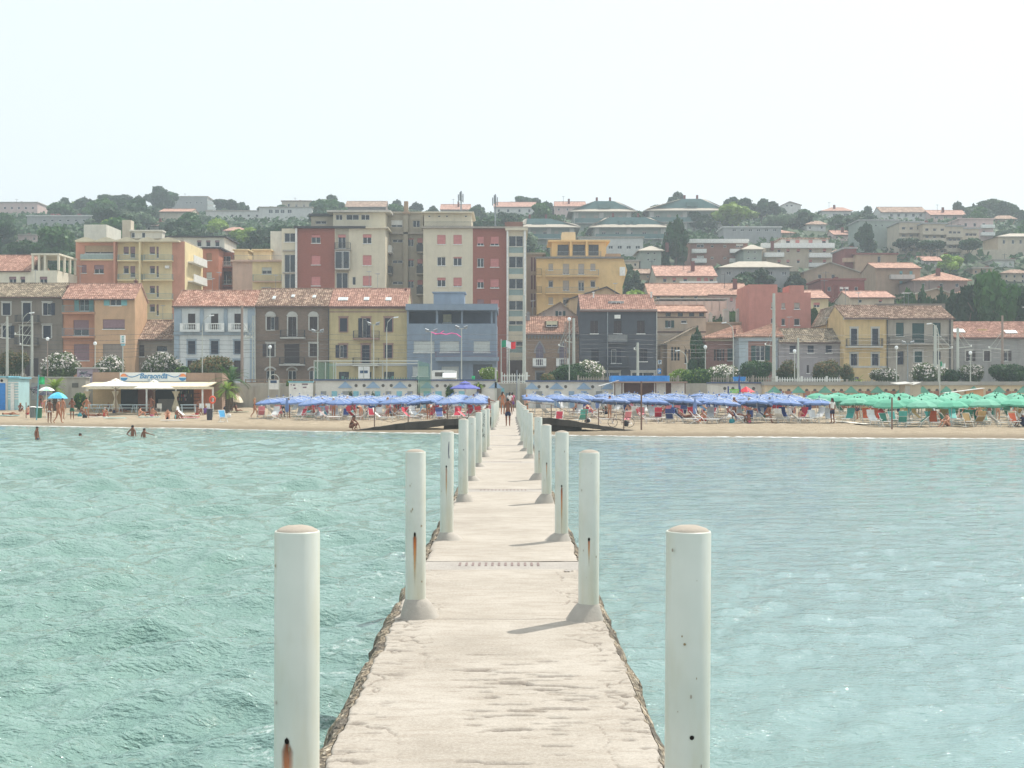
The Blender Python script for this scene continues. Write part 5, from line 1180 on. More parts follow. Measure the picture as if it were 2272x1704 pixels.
hb('apartment_block', 'pink apartment block on the crest at the far left', -30, 83, 450, 482, pnk, roof='flat', wins=[(rng(8, 70, 5), [459, 474], 5, 5, 'g', PR, 0)], cat='apartment block')
hb('row_house', 'pale grey terraced row with brick chimney walls in the trees at left', 60, 213, 480, 503, gre, roof='flat', rm=wht, wins=[(rng(95, 200, 7), [487], 6, 4, 'g', PR, 0)], d=430)
for x in (112, 124, 172): MB().box(X(x, 429), X(x+6, 429), 429, 431, Z(500, 429), Z(474, 429)).build('chimney', plain('brick_chimney', None), bpy.data.objects[[o.name for o in COL.objects if o.get('label', '').startswith('pale grey terraced row')][0]])
hb('apartment_block', 'plain grey block of flats on the crest with green awnings', 376, 460, 437, 474, gre, roof='flat', wins=[([389, 412, 420, 434, 444], [448], 4, 3, 'g', PR, 0)], cat='apartment block', balc=[(460, 486, 446, 454), (460, 490, 458, 464)])
hb('low_house', 'orange roofed cottage among trees below the grey block of flats', 354, 425, 469, 480, bei, roof='gable', rg=(0, 464), d=440)
hb('apartment_block', 'long white low apartment row on the crest', 457, 600, 469, 490, wht, roof='flat', wins=[(rng(512, 585, 5), [476], 6, 5, 'g', PR, 0)], cat='apartment block')
hb('apartment_block', 'white stepped apartments with grey window band left of the tall cream block', 575, 692, 461, 492, wht, roof='flat', wins=[([596, 610, 622, 638], [465], 9, 8, 'g', PR, 0)], cat='apartment block')
hb('villa', 'flat-roofed beige penthouse villa on the crest', 625, 690, 447, 462, bei, roof='flat', rm=T_BRN, wins=[([638, 655, 672], [452], 5, 8, 'r', PR, .5)], d=490)
hb('gabled_house', 'brown roofed long house on the crest above the cream block', 766, 856, 458, 482, stucco('hill_brown', c(140, 118, 104), .3), roof='gable', rg=(0, 447), rm=T_BRN, d=480)
hb('gabled_house', 'red roofed house on the crest behind the phone antennas', 977, 1043, 464, 482, bei, roof='gable', rg=(0, 454), rm=T_RED, d=480)
hb('villa', 'white villa with red roof right of the antenna mast', 1096, 1190, 458, 482, wht, roof='gable', rg=(0, 449), rm=T_RED, wins=[([1104, 1125, 1150, 1172], [464], 5, 7, 'g', PR, 0)])
hb('apartment_block', 'pinkish white flats with small windows and red roof on the crest', 1231, 1300, 457, 490, pnk, roof='gable', rg=(0, 448), rm=T_RED, wins=[([1238, 1257, 1278], [462, 478], 4, 5, 'g', PR, 0)], cat='apartment block')
def mansard(label, x0, x1, yt, ye, yb, rt, wcols, d=None):
    d = hd(yb); h = House('mansard_apartments', label, 'apartment block', x0, x1, ye, yb, d, 16, sage, 'green mansard apartment houses on the hill', below=8); HB.append((x0, x1, yt, yb, d))
    nf = max(1, int((yb-ye)/24))
    for j in range(nf):
        y = ye+8+j*24
        for x in wcols: h.win(x, y, x+9, y+13, 'r', PR, frac=.2 if (x+j) % 2 else .6, detail=False)
        h.balcony(x0+4, x1-4, y+6, y+16, 1.4, grn, 'solid', slabmat=STONE)
    for x in (x0+1, (x0+x1)/2-8, x1-12): h.block('white_pier', x, x+10, ye+2, yb+10, STONE, -.5)
    h.walls()
    zr = Z(yt, d+1.8); a, b = h.x0-1.5, h.x1+1.5; zl = h.z1; y0 = d-1.6; ym = d+1.8; ra, rb = X(rt[0], ym), X(rt[1], ym)
    mb = MB(); slab_field(mb, (a, y0, zl), (b, y0, zl), (b-1.5, y0+2.5, zl+1.0), (a+1.5, y0+2.5, zl+1.0), .3)
    mb.face((a, y0+20, zl), (a, y0, zl), (ra, ym, zr)).face((b, y0, zl), (b, y0+20, zl), (rb, ym+2, zr)).face((rb, ym, zr), (b, y0+20, zl), (a, y0+20, zl), (ra, ym, zr))
    mb.build('roof', HR, h.root)
    g = MB(); k = .25; g.face((a+1.6, y0+2.6, zl+1.0), (b-1.6, y0+2.6, zl+1.0), (rb, ym, zr), (ra, ym, zr)); g.build('mansard_face', grn, h.root)
    hw = MB(); w3 = (b-a)*.12
    hw.face((a-.1, y0-.1, zl+.1), (a+1.7, y0+2.4, zl+1.1), (ra, ym-.05, zr+.05), (ra-w3*.5, ym+.6, zr-.2)); hw.face((b+.1, y0-.1, zl+.1), (rb+w3*.6, ym+.6, zr-.2), (rb, ym-.05, zr+.05), (b-1.7, y0+2.4, zl+1.1)); hw.build('hip_wing', HR, h.root)
    for x in (.3, .5, .7):
        xx = ra+(rb-ra)*x; MB().box(xx-.6, xx+.6, ym-1.2, ym, zr-2.4, zr-1.1).build('dormer', grn, h.root)
    for x in (.1, .8): xx = ra+(rb-ra)*x; MB().box(xx-.3, xx+.3, ym, ym+.6, zr-.3, zr+1.1).build('chimney', plain('brick_chimney', None), h.root)
    return h
mansard('large green mansard-roofed apartments on the crest, left of the two crest ones', 1272, 1402, 446, 470, 515, (1320, 1362), [1290, 1318, 1345, 1372], 452)
mansard('large green mansard-roofed apartments on the crest, right of the two crest ones', 1440, 1604, 441, 468, 515, (1515, 1555), [1455, 1480, 1510, 1540, 1570], 455)
mansard('green mansard apartments lower down beside the apricot block, with white side piers', 1166, 1275, 485, 505, 552, (1170, 1222), [1180, 1205, 1230, 1252], 365)
mansard('green mansard apartments in the middle of the slope under the left crest pair', 1318, 1478, 482, 505, 545, (1352, 1432), [1335, 1365, 1395, 1425, 1450], 372)
hb('apartment_block', 'white flat-roofed flats with rooftop cabin right above the apricot block', 1283, 1427, 528, 566, wht, roof='flat', wins=[(rng(1330, 1410, 5), [545], 10, 7, 'g', PR, 0)], cat='apartment block', d=330)
hb('villa', 'small green-grey villa with pyramid roof above the trees', 1421, 1467, 556, 590, sage, roof='hip', rg=((1441, 1448), 546), rm=HR, wins=[([1436, 1450], [560, 574], 5, 4, 'g', PR, 0)], d=300)
hb('apartment_block', 'pink brick block with white balconies on the right slope', 1532, 1659, 535, 595, brk, roof='flat', rm=WHITE, wins=[([1577, 1605], [543, 569], 7, 6, 'r', PR, .6), ([1546, 1633], [541, 567], 16, 8, 'r', WHITE, .6)], balc=[(1536, 1568, 552, 559), (1536, 1568, 573, 581), (1620, 1659, 552, 559), (1620, 1659, 573, 581), (1530, 1661, 530, 537)], cat='apartment block')
hb('villa', 'cottage with pyramid roof right of the pink brick block', 1650, 1690, 553, 590, sage, roof='hip', rg=((1666, 1672), 543), rm=HR, wins=[([1658, 1672], [557, 571], 6, 4, 'g', PR, 0)], d=296)
hb('low_house', 'long low house with grey roof and brown frieze', 1600, 1752, 593, 622, gre, roof='hip', rg=((1640, 1700), 580), rm=HR, wins=[(rng(1612, 1735, 5), [602], 10, 8, 'g', PR, 0)], d=278)
hb('villa', 'wide beige villa with red roof and long dormer in the middle of the slope', 1455, 1590, 611, 640, bei, roof='gable', rg=(0, 591), rm=T_RED, wins=[([1471, 1492], [616], 8, 10, 'r', PB, .6), ([1516, 1546, 1562, 1574], [616], 9, 11, 'r', PB, .8)], d=262, depth=13, balc=[(1508, 1592, 624, 632)])
hb('apartment_block', 'red roofed row with dormers just below the wide beige villa', 1440, 1568, 654, 690, bei, roof='gable', rg=(0, 630), rm=T_ORG, wins=[([1457, 1510, 1540], [657], 8, 9, 'g', PR, 0)], d=240, depth=13)
hb('low_house', 'right end of the red roofed row with pale walls', 1568, 1662, 652, 690, pnk, roof='gable', rg=(0, 630), rm=T_ORG, wins=[(rng(1580, 1640, 4), [660], 6, 10, 'r', PB, .8)], d=243, depth=12)
hb('apartment_block', 'grey beige flats with white mansard storey on the right slope', 1700, 1846, 547, 604, bei, wins=[([1725, 1745, 1768, 1795, 1826], [552, 576], 7, 8, 'r', PB, .7)], balc=[(1696, 1740, 560, 568), (1796, 1848, 561, 569), (1796, 1848, 583, 590), (1690, 1852, 539, 548)], cat='apartment block', depth=12)
o_ = hb('penthouse_storey', 'white set-back top storey with red roof edge on the beige flats', 1733, 1838, 531, 547, wht, roof='flat', rm=T_BRN, wins=[([1744, 1765, 1794, 1824], [532], 9, 8, 'r', PB, .8)], d=hd(604)+2.2, depth=8)
hb('gabled_house', 'brown gabled house below the beige flats', 1784, 1905, 603, 645, tan, roof='fg', rg=(1841, 582), rm=HR, wins=[([1815, 1845], [609], 8, 9, 'g', PR, 0)])
hb('flat_roofed_house', 'dark red house with dark flat roof terrace', 1822, 1918, 622, 662, drk, roof='flat', rm=drk, wins=[([1836, 1863, 1875, 1896], [636], 8, 10, 'r', WHITE, .5)], d=246)
hb('apartment_block', 'large brown block with plain tan front and rooftop terrace', 1898, 1990, 565, 640, tan, roof='flat', rm=drk, wins=[([1947], [568], 7, 14, 'g', PR, 0)], cat='apartment block')
hb('flat_roofed_house', 'brown terraced storeys with balconies left of the large brown block', 1874, 1900, 552, 630, drk, roof='flat', rm=gre, balc=[(1872, 1898, 572, 579, tan), (1872, 1898, 596, 603, tan)], d=285)
hb('villa', 'tan villa with red roof, turquoise shutters and balcony', 1943, 2042, 594, 645, tan, roof='gable', rg=(0, 584), rm=T_ORG, wins=[([1996, 2018], [601, 623], 7, 11, 'r', CYAN, 1)], balc=[(1977, 2030, 609, 617, STONE)], d=262)
hb('villa', 'hip roofed villa among trees on the right slope', 2028, 2146, 622, 652, stucco('hill_mauve', c(150, 128, 118), .3), roof='hip', rg=((2084, 2090), 604), rm=T_ORG, wins=[([2045, 2085, 2120], [628], 8, 9, 'g', PR, 0)], d=252)
hb('low_house', 'small house with red roof and two solar heaters', 1886, 1984, 659, 690, bei, roof='gable', rg=(0, 647), rm=T_RED, wins=[([1905, 1950], [664], 8, 8, 'r', PB, .5)], d=232)
hb('gabled_house', 'yellow house with red roof right of the salmon house', 1785, 1838, 660, 720, stucco('hill_yellow', c(214, 194, 140), .2), roof='gable', rg=(0, 645), rm=T_RED, wins=[([1805], [671], 14, 11, 'r', PB, 1)], d=222)
hb('villa', 'small gabled white villa on the crest at right', 1735, 1777, 455, 474, wht, roof='fg', rg=(1752, 447), rm=T_BRN, wins=[([1744, 1754], [452], 5, 6, 'g', PR, 0)], d=500)
hb('villa', 'white villa with two red roofs on the crest', 1825, 1888, 468, 486, wht, roof='hip', rg=((1845, 1870), 460), rm=T_RED, wins=[([1848, 1872], [474], 10, 5, 'g', PR, 0)], d=480)
hb('row_house', 'cream terraced houses with dormer storeys on the crest', 1955, 2056, 470, 492, wht, roof='gable', rg=(0, 460), rm=T_BRN, wins=[(rng(1975, 2040, 5), [474], 6, 7, 'g', PR, 0)], d=470)
hb('row_house', 'pale houses with low red roofs right of the dormer terrace', 2064, 2146, 476, 494, pnk, roof='gable', rg=(0, 467), rm=T_RED, wins=[(rng(2075, 2135, 4), [480], 7, 5, 'g', PR, 0)], d=470)
h = hb('apartment_block', 'plain grey gable side of the long stepped apartments', 1906, 1995, 490, 560, sage, roof='flat', rm=gre, wins=[([1942, 1956], [498], 4, 4, 'g', PR, 0)], d=352, cat='apartment block')
for k, (a, b, yt, yb) in enumerate(((1996, 2048, 494, 572), (2048, 2100, 497, 575), (2100, 2137, 503, 575), (2137, 2172, 508, 570))):
    rows = [yt+9+i*16 for i in range(4)]
    hb('apartment_block', 'unit of the long stepped apartments with horizontal balcony bands, %s from its left end' % ORDW[k], a, b, yt, yb, bei, roof='flat', rm=gre,
       wins=[(rng(a+5, b-13, 3), rows, 8, 7, 'r', PR, .2)], balc=[(a, b, y+6, y+13, bei) for y in rows], d=356, cat='apartment block')
hb('apartment_block', 'pink block with white balconies at the right end of the stepped apartments', 2128, 2204, 487, 540, pnk, roof='flat', rm=pnk, wins=[([2140, 2160, 2180], [495, 512], 6, 8, 'g', PR, 0)], balc=[(2178, 2208, 498, 504), (2178, 2208, 515, 521)], d=420, cat='apartment block')
hb('low_house', 'brown roofed farmhouse on the slope at far right', 2203, 2252, 486, 500, tan, roof='hip', rg=((2215, 2240), 478), rm=T_BRN, d=430)
hb('retaining_wall', 'long pale retaining wall at the right of the slope', 2151, 2243, 554, 574, bei, depth=2, d=330)
hb('villa', 'beige villa at the right edge above the retaining wall', 2215, 2300, 525, 570, bei, roof='hip', rg=((2240, 2290), 518), rm=HR, wins=[([2225, 2245, 2262], [532], 6, 9, 'g', PR, 0)], d=345)
hb('low_house', 'tan gabled house partly hidden by trees at the right', 2020, 2120, 655, 690, tan, roof='fg', rg=(2078, 640), rm=HR, d=236)
hb('villa', 'low house with orange roof at the far right edge', 2140, 2200, 648, 680, bei, roof='hip', rg=((2160, 2170), 637), rm=T_ORG, d=245)
hb('apartment_block', 'white block with grey sunroof above the pink brick block', 1605, 1733, 505, 540, gre, roof='flat', rm=wht, wins=[(rng(1625, 1715, 6), [508], 8, 5, 'g', PR, 0)], d=370, cat='apartment block')
hb('low_house', 'orange roofed bungalow above the pink brick block', 1690, 1760, 517, 535, bei, roof='hip', rg=((1700, 1720), 508), rm=T_ORG, d=372)
FILL = [(2158, 2200, 596, 612, tan, 'brown'), (2226, 2278, 606, 626, bei, 'beige'), (1602, 1640, 566, 592, brk, 'brick'), (1378, 1418, 580, 604, bei, 'beige'), (1408, 1446, 606, 626, tan, 'tan'), (2096, 2132, 630, 646, pnk, 'pink'), (2206, 2250, 578, 592, wht, 'white'), (1790, 1832, 498, 512, wht, 'white'),
        (1850, 1893, 520, 536, pnk, 'pink'), (1655, 1700, 474, 488, bei, 'beige'), (322, 362, 500, 516, wht, 'white'), (500, 548, 512, 530, bei, 'beige'), (30, 84, 522, 542, pnk, 'pink'), (1842, 1878, 562, 584, gre, 'grey'), (2050, 2096, 578, 594, wht, 'white'), (2256, 2310, 648, 668, pnk, 'pink'), (1716, 1752, 626, 646, bei, 'beige')]
for k, (a, b, yt, yb, m, cw) in enumerate(FILL):
    w8 = (b-a)*.2; hb('low_house', 'small %s house with %s roof, %s from left of the scattered hillside cottages' % (cw, 'terracotta' if k % 3 else 'flat grey', ORDW[sorted(q[0] for q in FILL).index(a)]), a, b, yt, yb, m, roof='flat' if k % 3 == 0 else ('hip' if k % 2 else 'gable'), rg=((a+w8*1.6, b-w8*1.6), yt-8), rm=SLAB if k % 3 == 0 else (T_ORG, T_BRN, T_RED)[k % 3],
       wins=[(rng(a+5, b-11, max(2, int((b-a)/15))), [yt+4] if yb-yt < 20 else [yt+4, yt+15], 5, 6, 'g' if k % 2 else 'r', PR, .5)])
for h_ in [o for o in COL.objects if o.get('group') == G3 and o.get('category') in ('house', 'apartment block')][:70:2]:      # aerials and chimneys on the far roofs
    q = h_.location; top_ = max([0]+[(c_.matrix_local @ Vector(v)).z for c_ in h_.children if c_.name.startswith('roof') for v in c_.bound_box]); 
    if top_ > 1: xo = rnd.uniform(-3, 3); link('aerial', MB().tube([(xo, 3, top_-1.2), (xo, 3, top_+1.6)], .05, 4).tube([(xo-.6, 3, top_+1.3), (xo+.6, 3, top_+1.3)], .04, 4).mesh('aerial', IRON), h_); link('chimney', MB().box(xo+1.5, xo+2.2, 2.6, 3.3, top_-1.6, top_+.5).mesh('chimney', plain('brick_chimney', None)), h_)
# telephone masts on the roofs
def antenna(px, yt, yb, d, lab):
    t = thing('antenna_mast', lab, 'antenna', P(px, yb, d), 'phone antennas above the roofs'); mb = MB().tube([P(px, yb, d), P(px, yt, d)], .12, 6)
    for z in np.linspace(yb-4, yt+4, 6): mb.tube([P(px-3, z, d), P(px+3, z, d)], .04, 4)
    mb.build('pole', GREYM, t)
    for dx, y0, y1 in ((-7, yt+3, yt+20), (-3.5, yt-2, yt+16), (3, yt+2, yt+20)): MB().box(X(px+dx, d), X(px+dx+2.5, d), d-.3, d+.1, Z(y1+5, d), Z(y0+5, d)).build('antenna_panel', GREYM, t)
antenna(1023, 424, 474, 213, 'phone antenna on the cream block roof'); antenna(1099, 431, 505, 212, 'phone antenna on the red brick roof, right one')
# ------------------------------------------------------------------ vegetation
def cards(pts, nrm, size, seed, name, mats, elong=1.0, mat_pick=None, drop=None):
    r = np.random.RandomState(seed); n = len(pts)
    nn = nrm + r.randn(n, 3)*.55; nn /= np.linalg.norm(nn, axis=1)[:, None]+1e-9
    a = np.cross(nn, r.randn(n, 3)); a /= np.linalg.norm(a, axis=1)[:, None]+1e-9; b = np.cross(nn, a)
    s = size*(.6+.8*r.rand(n))[:, None]; a = a*s*elong; b = b*s/elong**.5
    v = np.stack([pts-a-b*.6, pts+a*.2-b, pts+a+b*.5, pts-a*.3+b], 1).reshape(-1, 3)
    me = bpy.data.meshes.new(name); me.vertices.add(n*4); me.vertices.foreach_set('co', v.astype(np.float32).ravel())
    me.loops.add(n*4); me.loops.foreach_set('vertex_index', np.arange(n*4, dtype=np.int32))
    me.polygons.add(n); me.polygons.foreach_set('loop_start', np.arange(0, n*4, 4, dtype=np.int32)); me.polygons.foreach_set('loop_total', np.full(n, 4, dtype=np.int32))
    me.update(calc_edges=True)
    for m in mats: me.materials.append(m)
    if mat_pick is not None: me.polygons.foreach_set('material_index', mat_pick.astype(np.int32))
    return me
def lobes_points(lobes, n, seed, shell=.75):
    r = np.random.RandomState(seed); w_ = np.array([l[3]*l[4]*l[3] for l in lobes]); w_ = w_/w_.sum(); k = r.choice(len(lobes), n, p=w_)
    d = r.randn(n, 3); d /= np.linalg.norm(d, axis=1)[:, None]; rad = shell+(1-shell)*r.rand(n)**.5; rad *= 1+.10*r.randn(n)
    L = np.array(lobes)[k]; p = L[:, :3]+d*np.stack([L[:, 3], L[:, 3], L[:, 4]], 1)*rad[:, None]
    return p, d
def blob(lobes, name, m, k=.66):      # opaque leafy core of the crown
    bm = bmesh.new(); rs_ = np.random.RandomState(5)
    for x, y, z, rx, rz_ in lobes:
        g = bmesh.ops.create_icosphere(bm, subdivisions=2, radius=1)
        for v in g['verts']:
            q = 1+.18*math.sin(v.co.x*5+x)+.12*math.sin(v.co.y*7+v.co.z*6+z); v.co = Vector((x+v.co.x*rx*k*q, y+v.co.y*rx*k*q, z+v.co.z*rz_*k*q))
    return bm
def crown_mesh(name, lobes, n, size, mats, seed, elong=1.3, core=True, shell=.72, pick=None):
    p, d = lobes_points(lobes, n, seed, shell); me = cards(p, d, size, seed, name, mats, elong, pick(p, d) if pick else None)
    if core:
        bm = blob(lobes, name, mats[0]); bm.from_mesh(me); bm.to_mesh(me); bm.free()
    return me
GR1 = leafm('leaves_pine', c(28, 52, 30), c(44, 76, 40), c(70, 104, 52)); GR2 = leafm('leaves_broad', c(40, 70, 34), c(60, 96, 44), c(96, 128, 60)); GR3 = leafm('leaves_olive', c(66, 86, 62), c(90, 110, 82), c(118, 134, 102))
GR4 = leafm('leaves_bright', c(84, 110, 36), c(122, 148, 54), c(160, 180, 80)); BARK = stucco('bark', c(96, 80, 64), .4)
def lob(seed, kind):
    r = np.random.RandomState(seed); L = []
    if kind == 'round':
        for i in range(13): a = r.rand()*6.28; zz = .30+.52*r.rand(); q = .32*r.rand()**.5*(1.25-.7*abs(zz-.5)/.3); L.append((q*math.cos(a), q*math.sin(a), zz, .10+.10*r.rand(), .09+.07*r.rand()))
        L.append((0, 0, .55, .20, .26))
    if kind == 'pine':
        for i in range(10): a = r.rand()*6.28; q = .38*r.rand()**.5; L.append((q*math.cos(a), q*math.sin(a), .78+.06*r.randn(), .16+.07*r.rand(), .10+.04*r.rand()))
    if kind == 'cone':
        for i in range(9): z = .2+.8*i/9; a = r.rand()*6.28; q = .07*(1.1-z); L.append((q*math.cos(a), q*math.sin(a), z, .04+.21*(1-z), .12))
    if kind == 'spread':
        for i in range(12): a = r.rand()*6.28; q = .42*r.rand()**.5; L.append((q*math.cos(a), q*math.sin(a), .35+.16*r.rand()+.15*(1-q/.42), .17+.08*r.rand(), .16+.07*r.rand()))
    return L
TV = {}
for kind, m, words in (('round', GR2, 'round leafy tree'), ('pine', GR1, 'dark umbrella pine'), ('cone', GR1, 'dark pointed conifer'), ('spread', GR3, 'grey-green olive-like tree'), ('bright', GR4, 'bright green leafy tree'), ('dark', GR1, 'dense dark green tree')):
    for s in (1, 2):
        L = lob(s*13+len(kind), {'bright': 'round', 'dark': 'round'}.get(kind, kind))
        TV[kind, s] = (crown_mesh('crown', L, 3000, .040, [m], s+40), None, words)
        mb = MB().tube([(0, 0, -.12), (.01, 0, .2), (-.01, .01, .5), (0, 0, .7 if kind != 'cone' else .95)], [.035, .028, .02, .008], 6)
        for a in (0, 2, 4): mb.tube([(0, 0, .33), (.16*math.cos(a), .16*math.sin(a), .55), (.24*math.cos(a), .24*math.sin(a), .68)], [.016, .01, .004], 5)
        TV[kind, s] = (TV[kind, s][0], mb.mesh('trunk', BARK), words)
tree_n = {}
def tree(x, y, z, h, kind, wd=1.0, where='on the hillside', name='tree'):
    cm_, tm_, words = TV[kind, rnd.choice((1, 2))]
    t = thing(name, '', '', (x, y, z), 'trees on the hillside')
    px = CX+F*x/y; py = HY-F*(z+h/2-EYE)/y
    lab = '%s %s' % (words, where); tree_n.setdefault(lab, []).append((px, t))
    t['category'] = 'tree'; t['label'] = lab
    s = h*(1.12 if kind in ('dark', 'round', 'bright') else 1.0); rz_ = rnd.random()*6.28
    a = link('crown', cm_, t, rot=(0, 0, rz_)); a.scale = (s*wd, s*wd, s); b = link('trunk', tm_, t, rot=(0, 0, rz_)); b.scale = (s, s, s)
    return t
SKY = [(0, 448), (85, 462), (105, 447), (140, 441), (190, 441), (215, 440), (250, 430), (285, 440), (310, 440), (335, 430), (355, 418), (374, 440), (462, 470), (480, 448), (500, 443), (530, 450), (545, 457), (575, 457), (620, 455),
       (695, 450), (715, 438), (750, 440), (765, 452), (860, 455), (880, 447), (900, 457), (920, 452), (950, 458), (1042, 458), (1060, 455), (1080, 478), (1120, 470), (1150, 436), (1180, 441), (1200, 457), (1215, 448), (1232, 470), (1385, 460), (1405, 470), (1430, 470),
       (1490, 432), (1520, 440), (1600, 458), (1610, 446), (1630, 441), (1690, 445), (1720, 452), (1785, 455), (1805, 468), (1890, 480), (1905, 468), (1930, 461), (1955, 465), (2060, 480), (2110, 464), (2130, 452), (2165, 455), (2180, 446), (2210, 443), (2240, 450), (2272, 466), (2400, 460)]
def skyl(px): return np.interp(px, [a for a, b in SKY], [b for a, b in SKY])
# named skyline and landmark trees: px, top, base py, width factor, kind
MARK = [(140, 441, 480, 1.0, 'dark'), (190, 440, 482, 1.0, 'dark'), (255, 430, 482, 1.3, 'pine'), (310, 438, 480, 1.1, 'dark'), (356, 418, 470, 1.0, 'dark'), (500, 443, 478, 1.3, 'pine'), (538, 450, 478, 1, 'dark'), (735, 436, 480, 1.15, 'dark'), (700, 448, 480, 1, 'dark'),
        (880, 446, 480, 1.1, 'dark'), (925, 451, 482, 1.2, 'dark'), (960, 458, 482, 1, 'dark'), (1062, 455, 482, 1, 'dark'), (1165, 436, 475, 1.2, 'pine'), (1188, 442, 482, .9, 'dark'), (1214, 449, 485, 1, 'dark'), (1504, 430, 470, 1, 'dark'), (1625, 440, 490, 1, 'dark'),
        (1655, 442, 492, 1.1, 'dark'), (1690, 444, 492, 1.0, 'dark'), (1718, 450, 495, 1, 'dark'), (1925, 460, 492, 1.1, 'dark'), (2125, 450, 490, 1.0, 'dark'), (2160, 452, 490, .8, 'cone'), (2200, 442, 492, 1.3, 'round'), (2238, 450, 492, 1.1, 'round'),
        (1500, 490, 600, .55, 'dark'), (1475, 520, 600, .5, 'cone'), (1540, 470, 515, 1, 'dark'), (1565, 478, 520, 1, 'dark'), (2105, 565, 610, 1.2, 'bright'), (1395, 590, 650, .8, 'dark'), (1410, 620, 670, .9, 'dark'), (545, 508, 560, 1.3, 'bright'),
        (2010, 528, 575, 1.2, 'pine'), (2065, 532, 578, 1.2, 'pine'), (1920, 500, 570, .7, 'dark'), (2150, 530, 580, 1.2, 'pine'), (1690, 600, 660, 1.2, 'dark'), (1650, 605, 660, 1.1, 'pine'), (1765, 610, 655, 1, 'dark'), (240, 460, 520, 1.3, 'spread'), (310, 456, 520, 1.2, 'spread'), (1955, 620, 660, .8, 'bright')]
for px, top, base, wd, kind in MARK:
    d = hd(base) if base > 482 else 505+rnd.random()*25; z = land_z(d)-.5; h_ = Z(top, d)-z
    tree(X(px, d), d, z, h_, kind, wd, 'on the crest' if base < 496 else 'among the hillside houses')
HBX = HB + [(168, 410, 526, 700, 205), (625, 1168, 472, 860, 209), (1191, 1381, 515, 700, 218), (360, 500, 527, 600, 228), (428, 626, 555, 760, 221), (271, 290, 488, 530, 226), (188, 238, 499, 540, 228)]
rr = random.Random(21); placed = []
cnt = 0
for it in range(9000):
    d = 228+ (540-228)*rr.random()**.8; px = rr.uniform(-120, 2400); x = X(px, d); z = land_z(d)-.4
    h_ = rr.uniform(5.5, 10.5); wpx = h_*F/d*.38; top = HY-(z+h_-EYE)*F/d; base = HY-(z-EYE)*F/d
    if top < skyl(px)+2:
        h_ *= .75; top = HY-(z+h_-EYE)*F/d
        if top < skyl(px)+1 or h_ < 4: continue
    if any((px-a)**2/(wpx+w2)**2*1.9+(d-b)**2/110 < 1 for a, b, w2 in placed): continue
    bad = False
    for x0, x1, yt, yb, bd in HBX:
        if d < bd+1 and px+wpx*.6 > x0 and px-wpx*.6 < x1 and top < yb-9 and base > yt-4: bad = True; break
        if bd-1 < d < bd+13 and x0-wpx*.3 < px < x1+wpx*.3: bad = True; break
    if bad: continue
    placed.append((px, d, wpx)); cnt += 1
    kind = rr.choice(['round', 'dark', 'dark', 'pine', 'spread', 'round', 'spread', 'bright' if rr.random() < .3 else 'dark'])
    tree(x, d, z, h_, kind, rr.uniform(.9, 1.35), 'on the left part of the hill' if px < 640 else ('on the middle of the hill' if px < 1500 else 'on the right part of the hill'))
    if cnt > 330: break
# a label that singles each one out: kind, place and rank from the left
for lab, lst in tree_n.items():
    if len(lst) > 1:
        for i, (px, t) in enumerate(sorted(lst, key=lambda q: q[0])): t['label'] = '%s, %s from left' % (lab, ORDW[i] if i < len(ORDW) else '%dth' % (i+1))
# undergrowth between the trees
r = np.random.RandomState(9); n = 42000; dd = 226+(545-226)*r.rand(n)**.75; uu = r.uniform(-.43, .43, n); xx = uu*dd
ok = np.ones(n, bool); pxs = CX+F*uu
for x0, x1, yt, yb, bd in HBX: ok &= ~((dd > bd-3) & (dd < bd+14) & (pxs > x0-3) & (pxs < x1+3))
pat = fbm(xx*.07, dd*.07, 3); ok &= pat > .36
dd, xx = dd[ok], xx[ok]; p = np.stack([xx, dd, np.interp(dd, HYS, HZS)+.2+1.6*r.rand(len(dd))**1.5], 1)
me = cards(p, np.tile([0, -.4, .8], (len(p), 1)), .75, 3, 'undergrowth', [GR1]); link('undergrowth', me); tag(bpy.data.objects['undergrowth'], kind='stuff')
# dense tall trees close behind the right-hand houses
for i, (px, top, base, d, kind, wd) in enumerate([(2140, 648, 740, 200, 'dark', .9), (2175, 625, 745, 205, 'dark', .9), (2215, 612, 745, 198, 'round', .85), (2250, 640, 745, 192, 'round', .9), (2110, 665, 740, 203, 'dark', 1.2), (2085, 660, 720, 210, 'dark', 1.2), (2275, 665, 750, 190, 'dark', 1), (2190, 690, 760, 188, 'dark', 1.2), (1810, 690, 740, 196, 'round', 1.3), (1640, 680, 740, 205, 'round', 1.6), (1590, 690, 740, 206, 'round', 1.4), (2050, 655, 700, 214, 'dark', 1.3), (2010, 650, 700, 214, 'round', 1.3), (1545, 740, 850, 172, 'dark', .42)]):
    z = max(3.3, Z(base, d)) if d > 160 else 3.3; z = 3.3; t = tree(X(px, d), d, z, Z(top, d)-z, kind, wd*((base-top)/(HY-top-20)) if True else wd)
    t['label'] = ['dark leafy tree left of the tallest roadside tree', 'tall dark tree at the left of the big clump by the right edge', 'tallest bright-leaved tree of the clump by the right edge', 'leafy tree right of the tallest one', 'low dark tree behind the grey-beige house roof, right one', 'low dark tree behind the grey-beige house roof, left one',
                  'dark tree cut by the right edge', 'low dense tree in front of the right clump', 'leafy tree between the salmon house and the yellow house', 'ivy-like tree behind the flat beige house, right one', 'ivy-like tree behind the flat beige house, left one', 'dark tree above the greige roof, right', 'round tree above the yellow roof, left', 'slim dark ivy column between the two villas'][i]
    t['group'] = 'trees close behind the front houses'
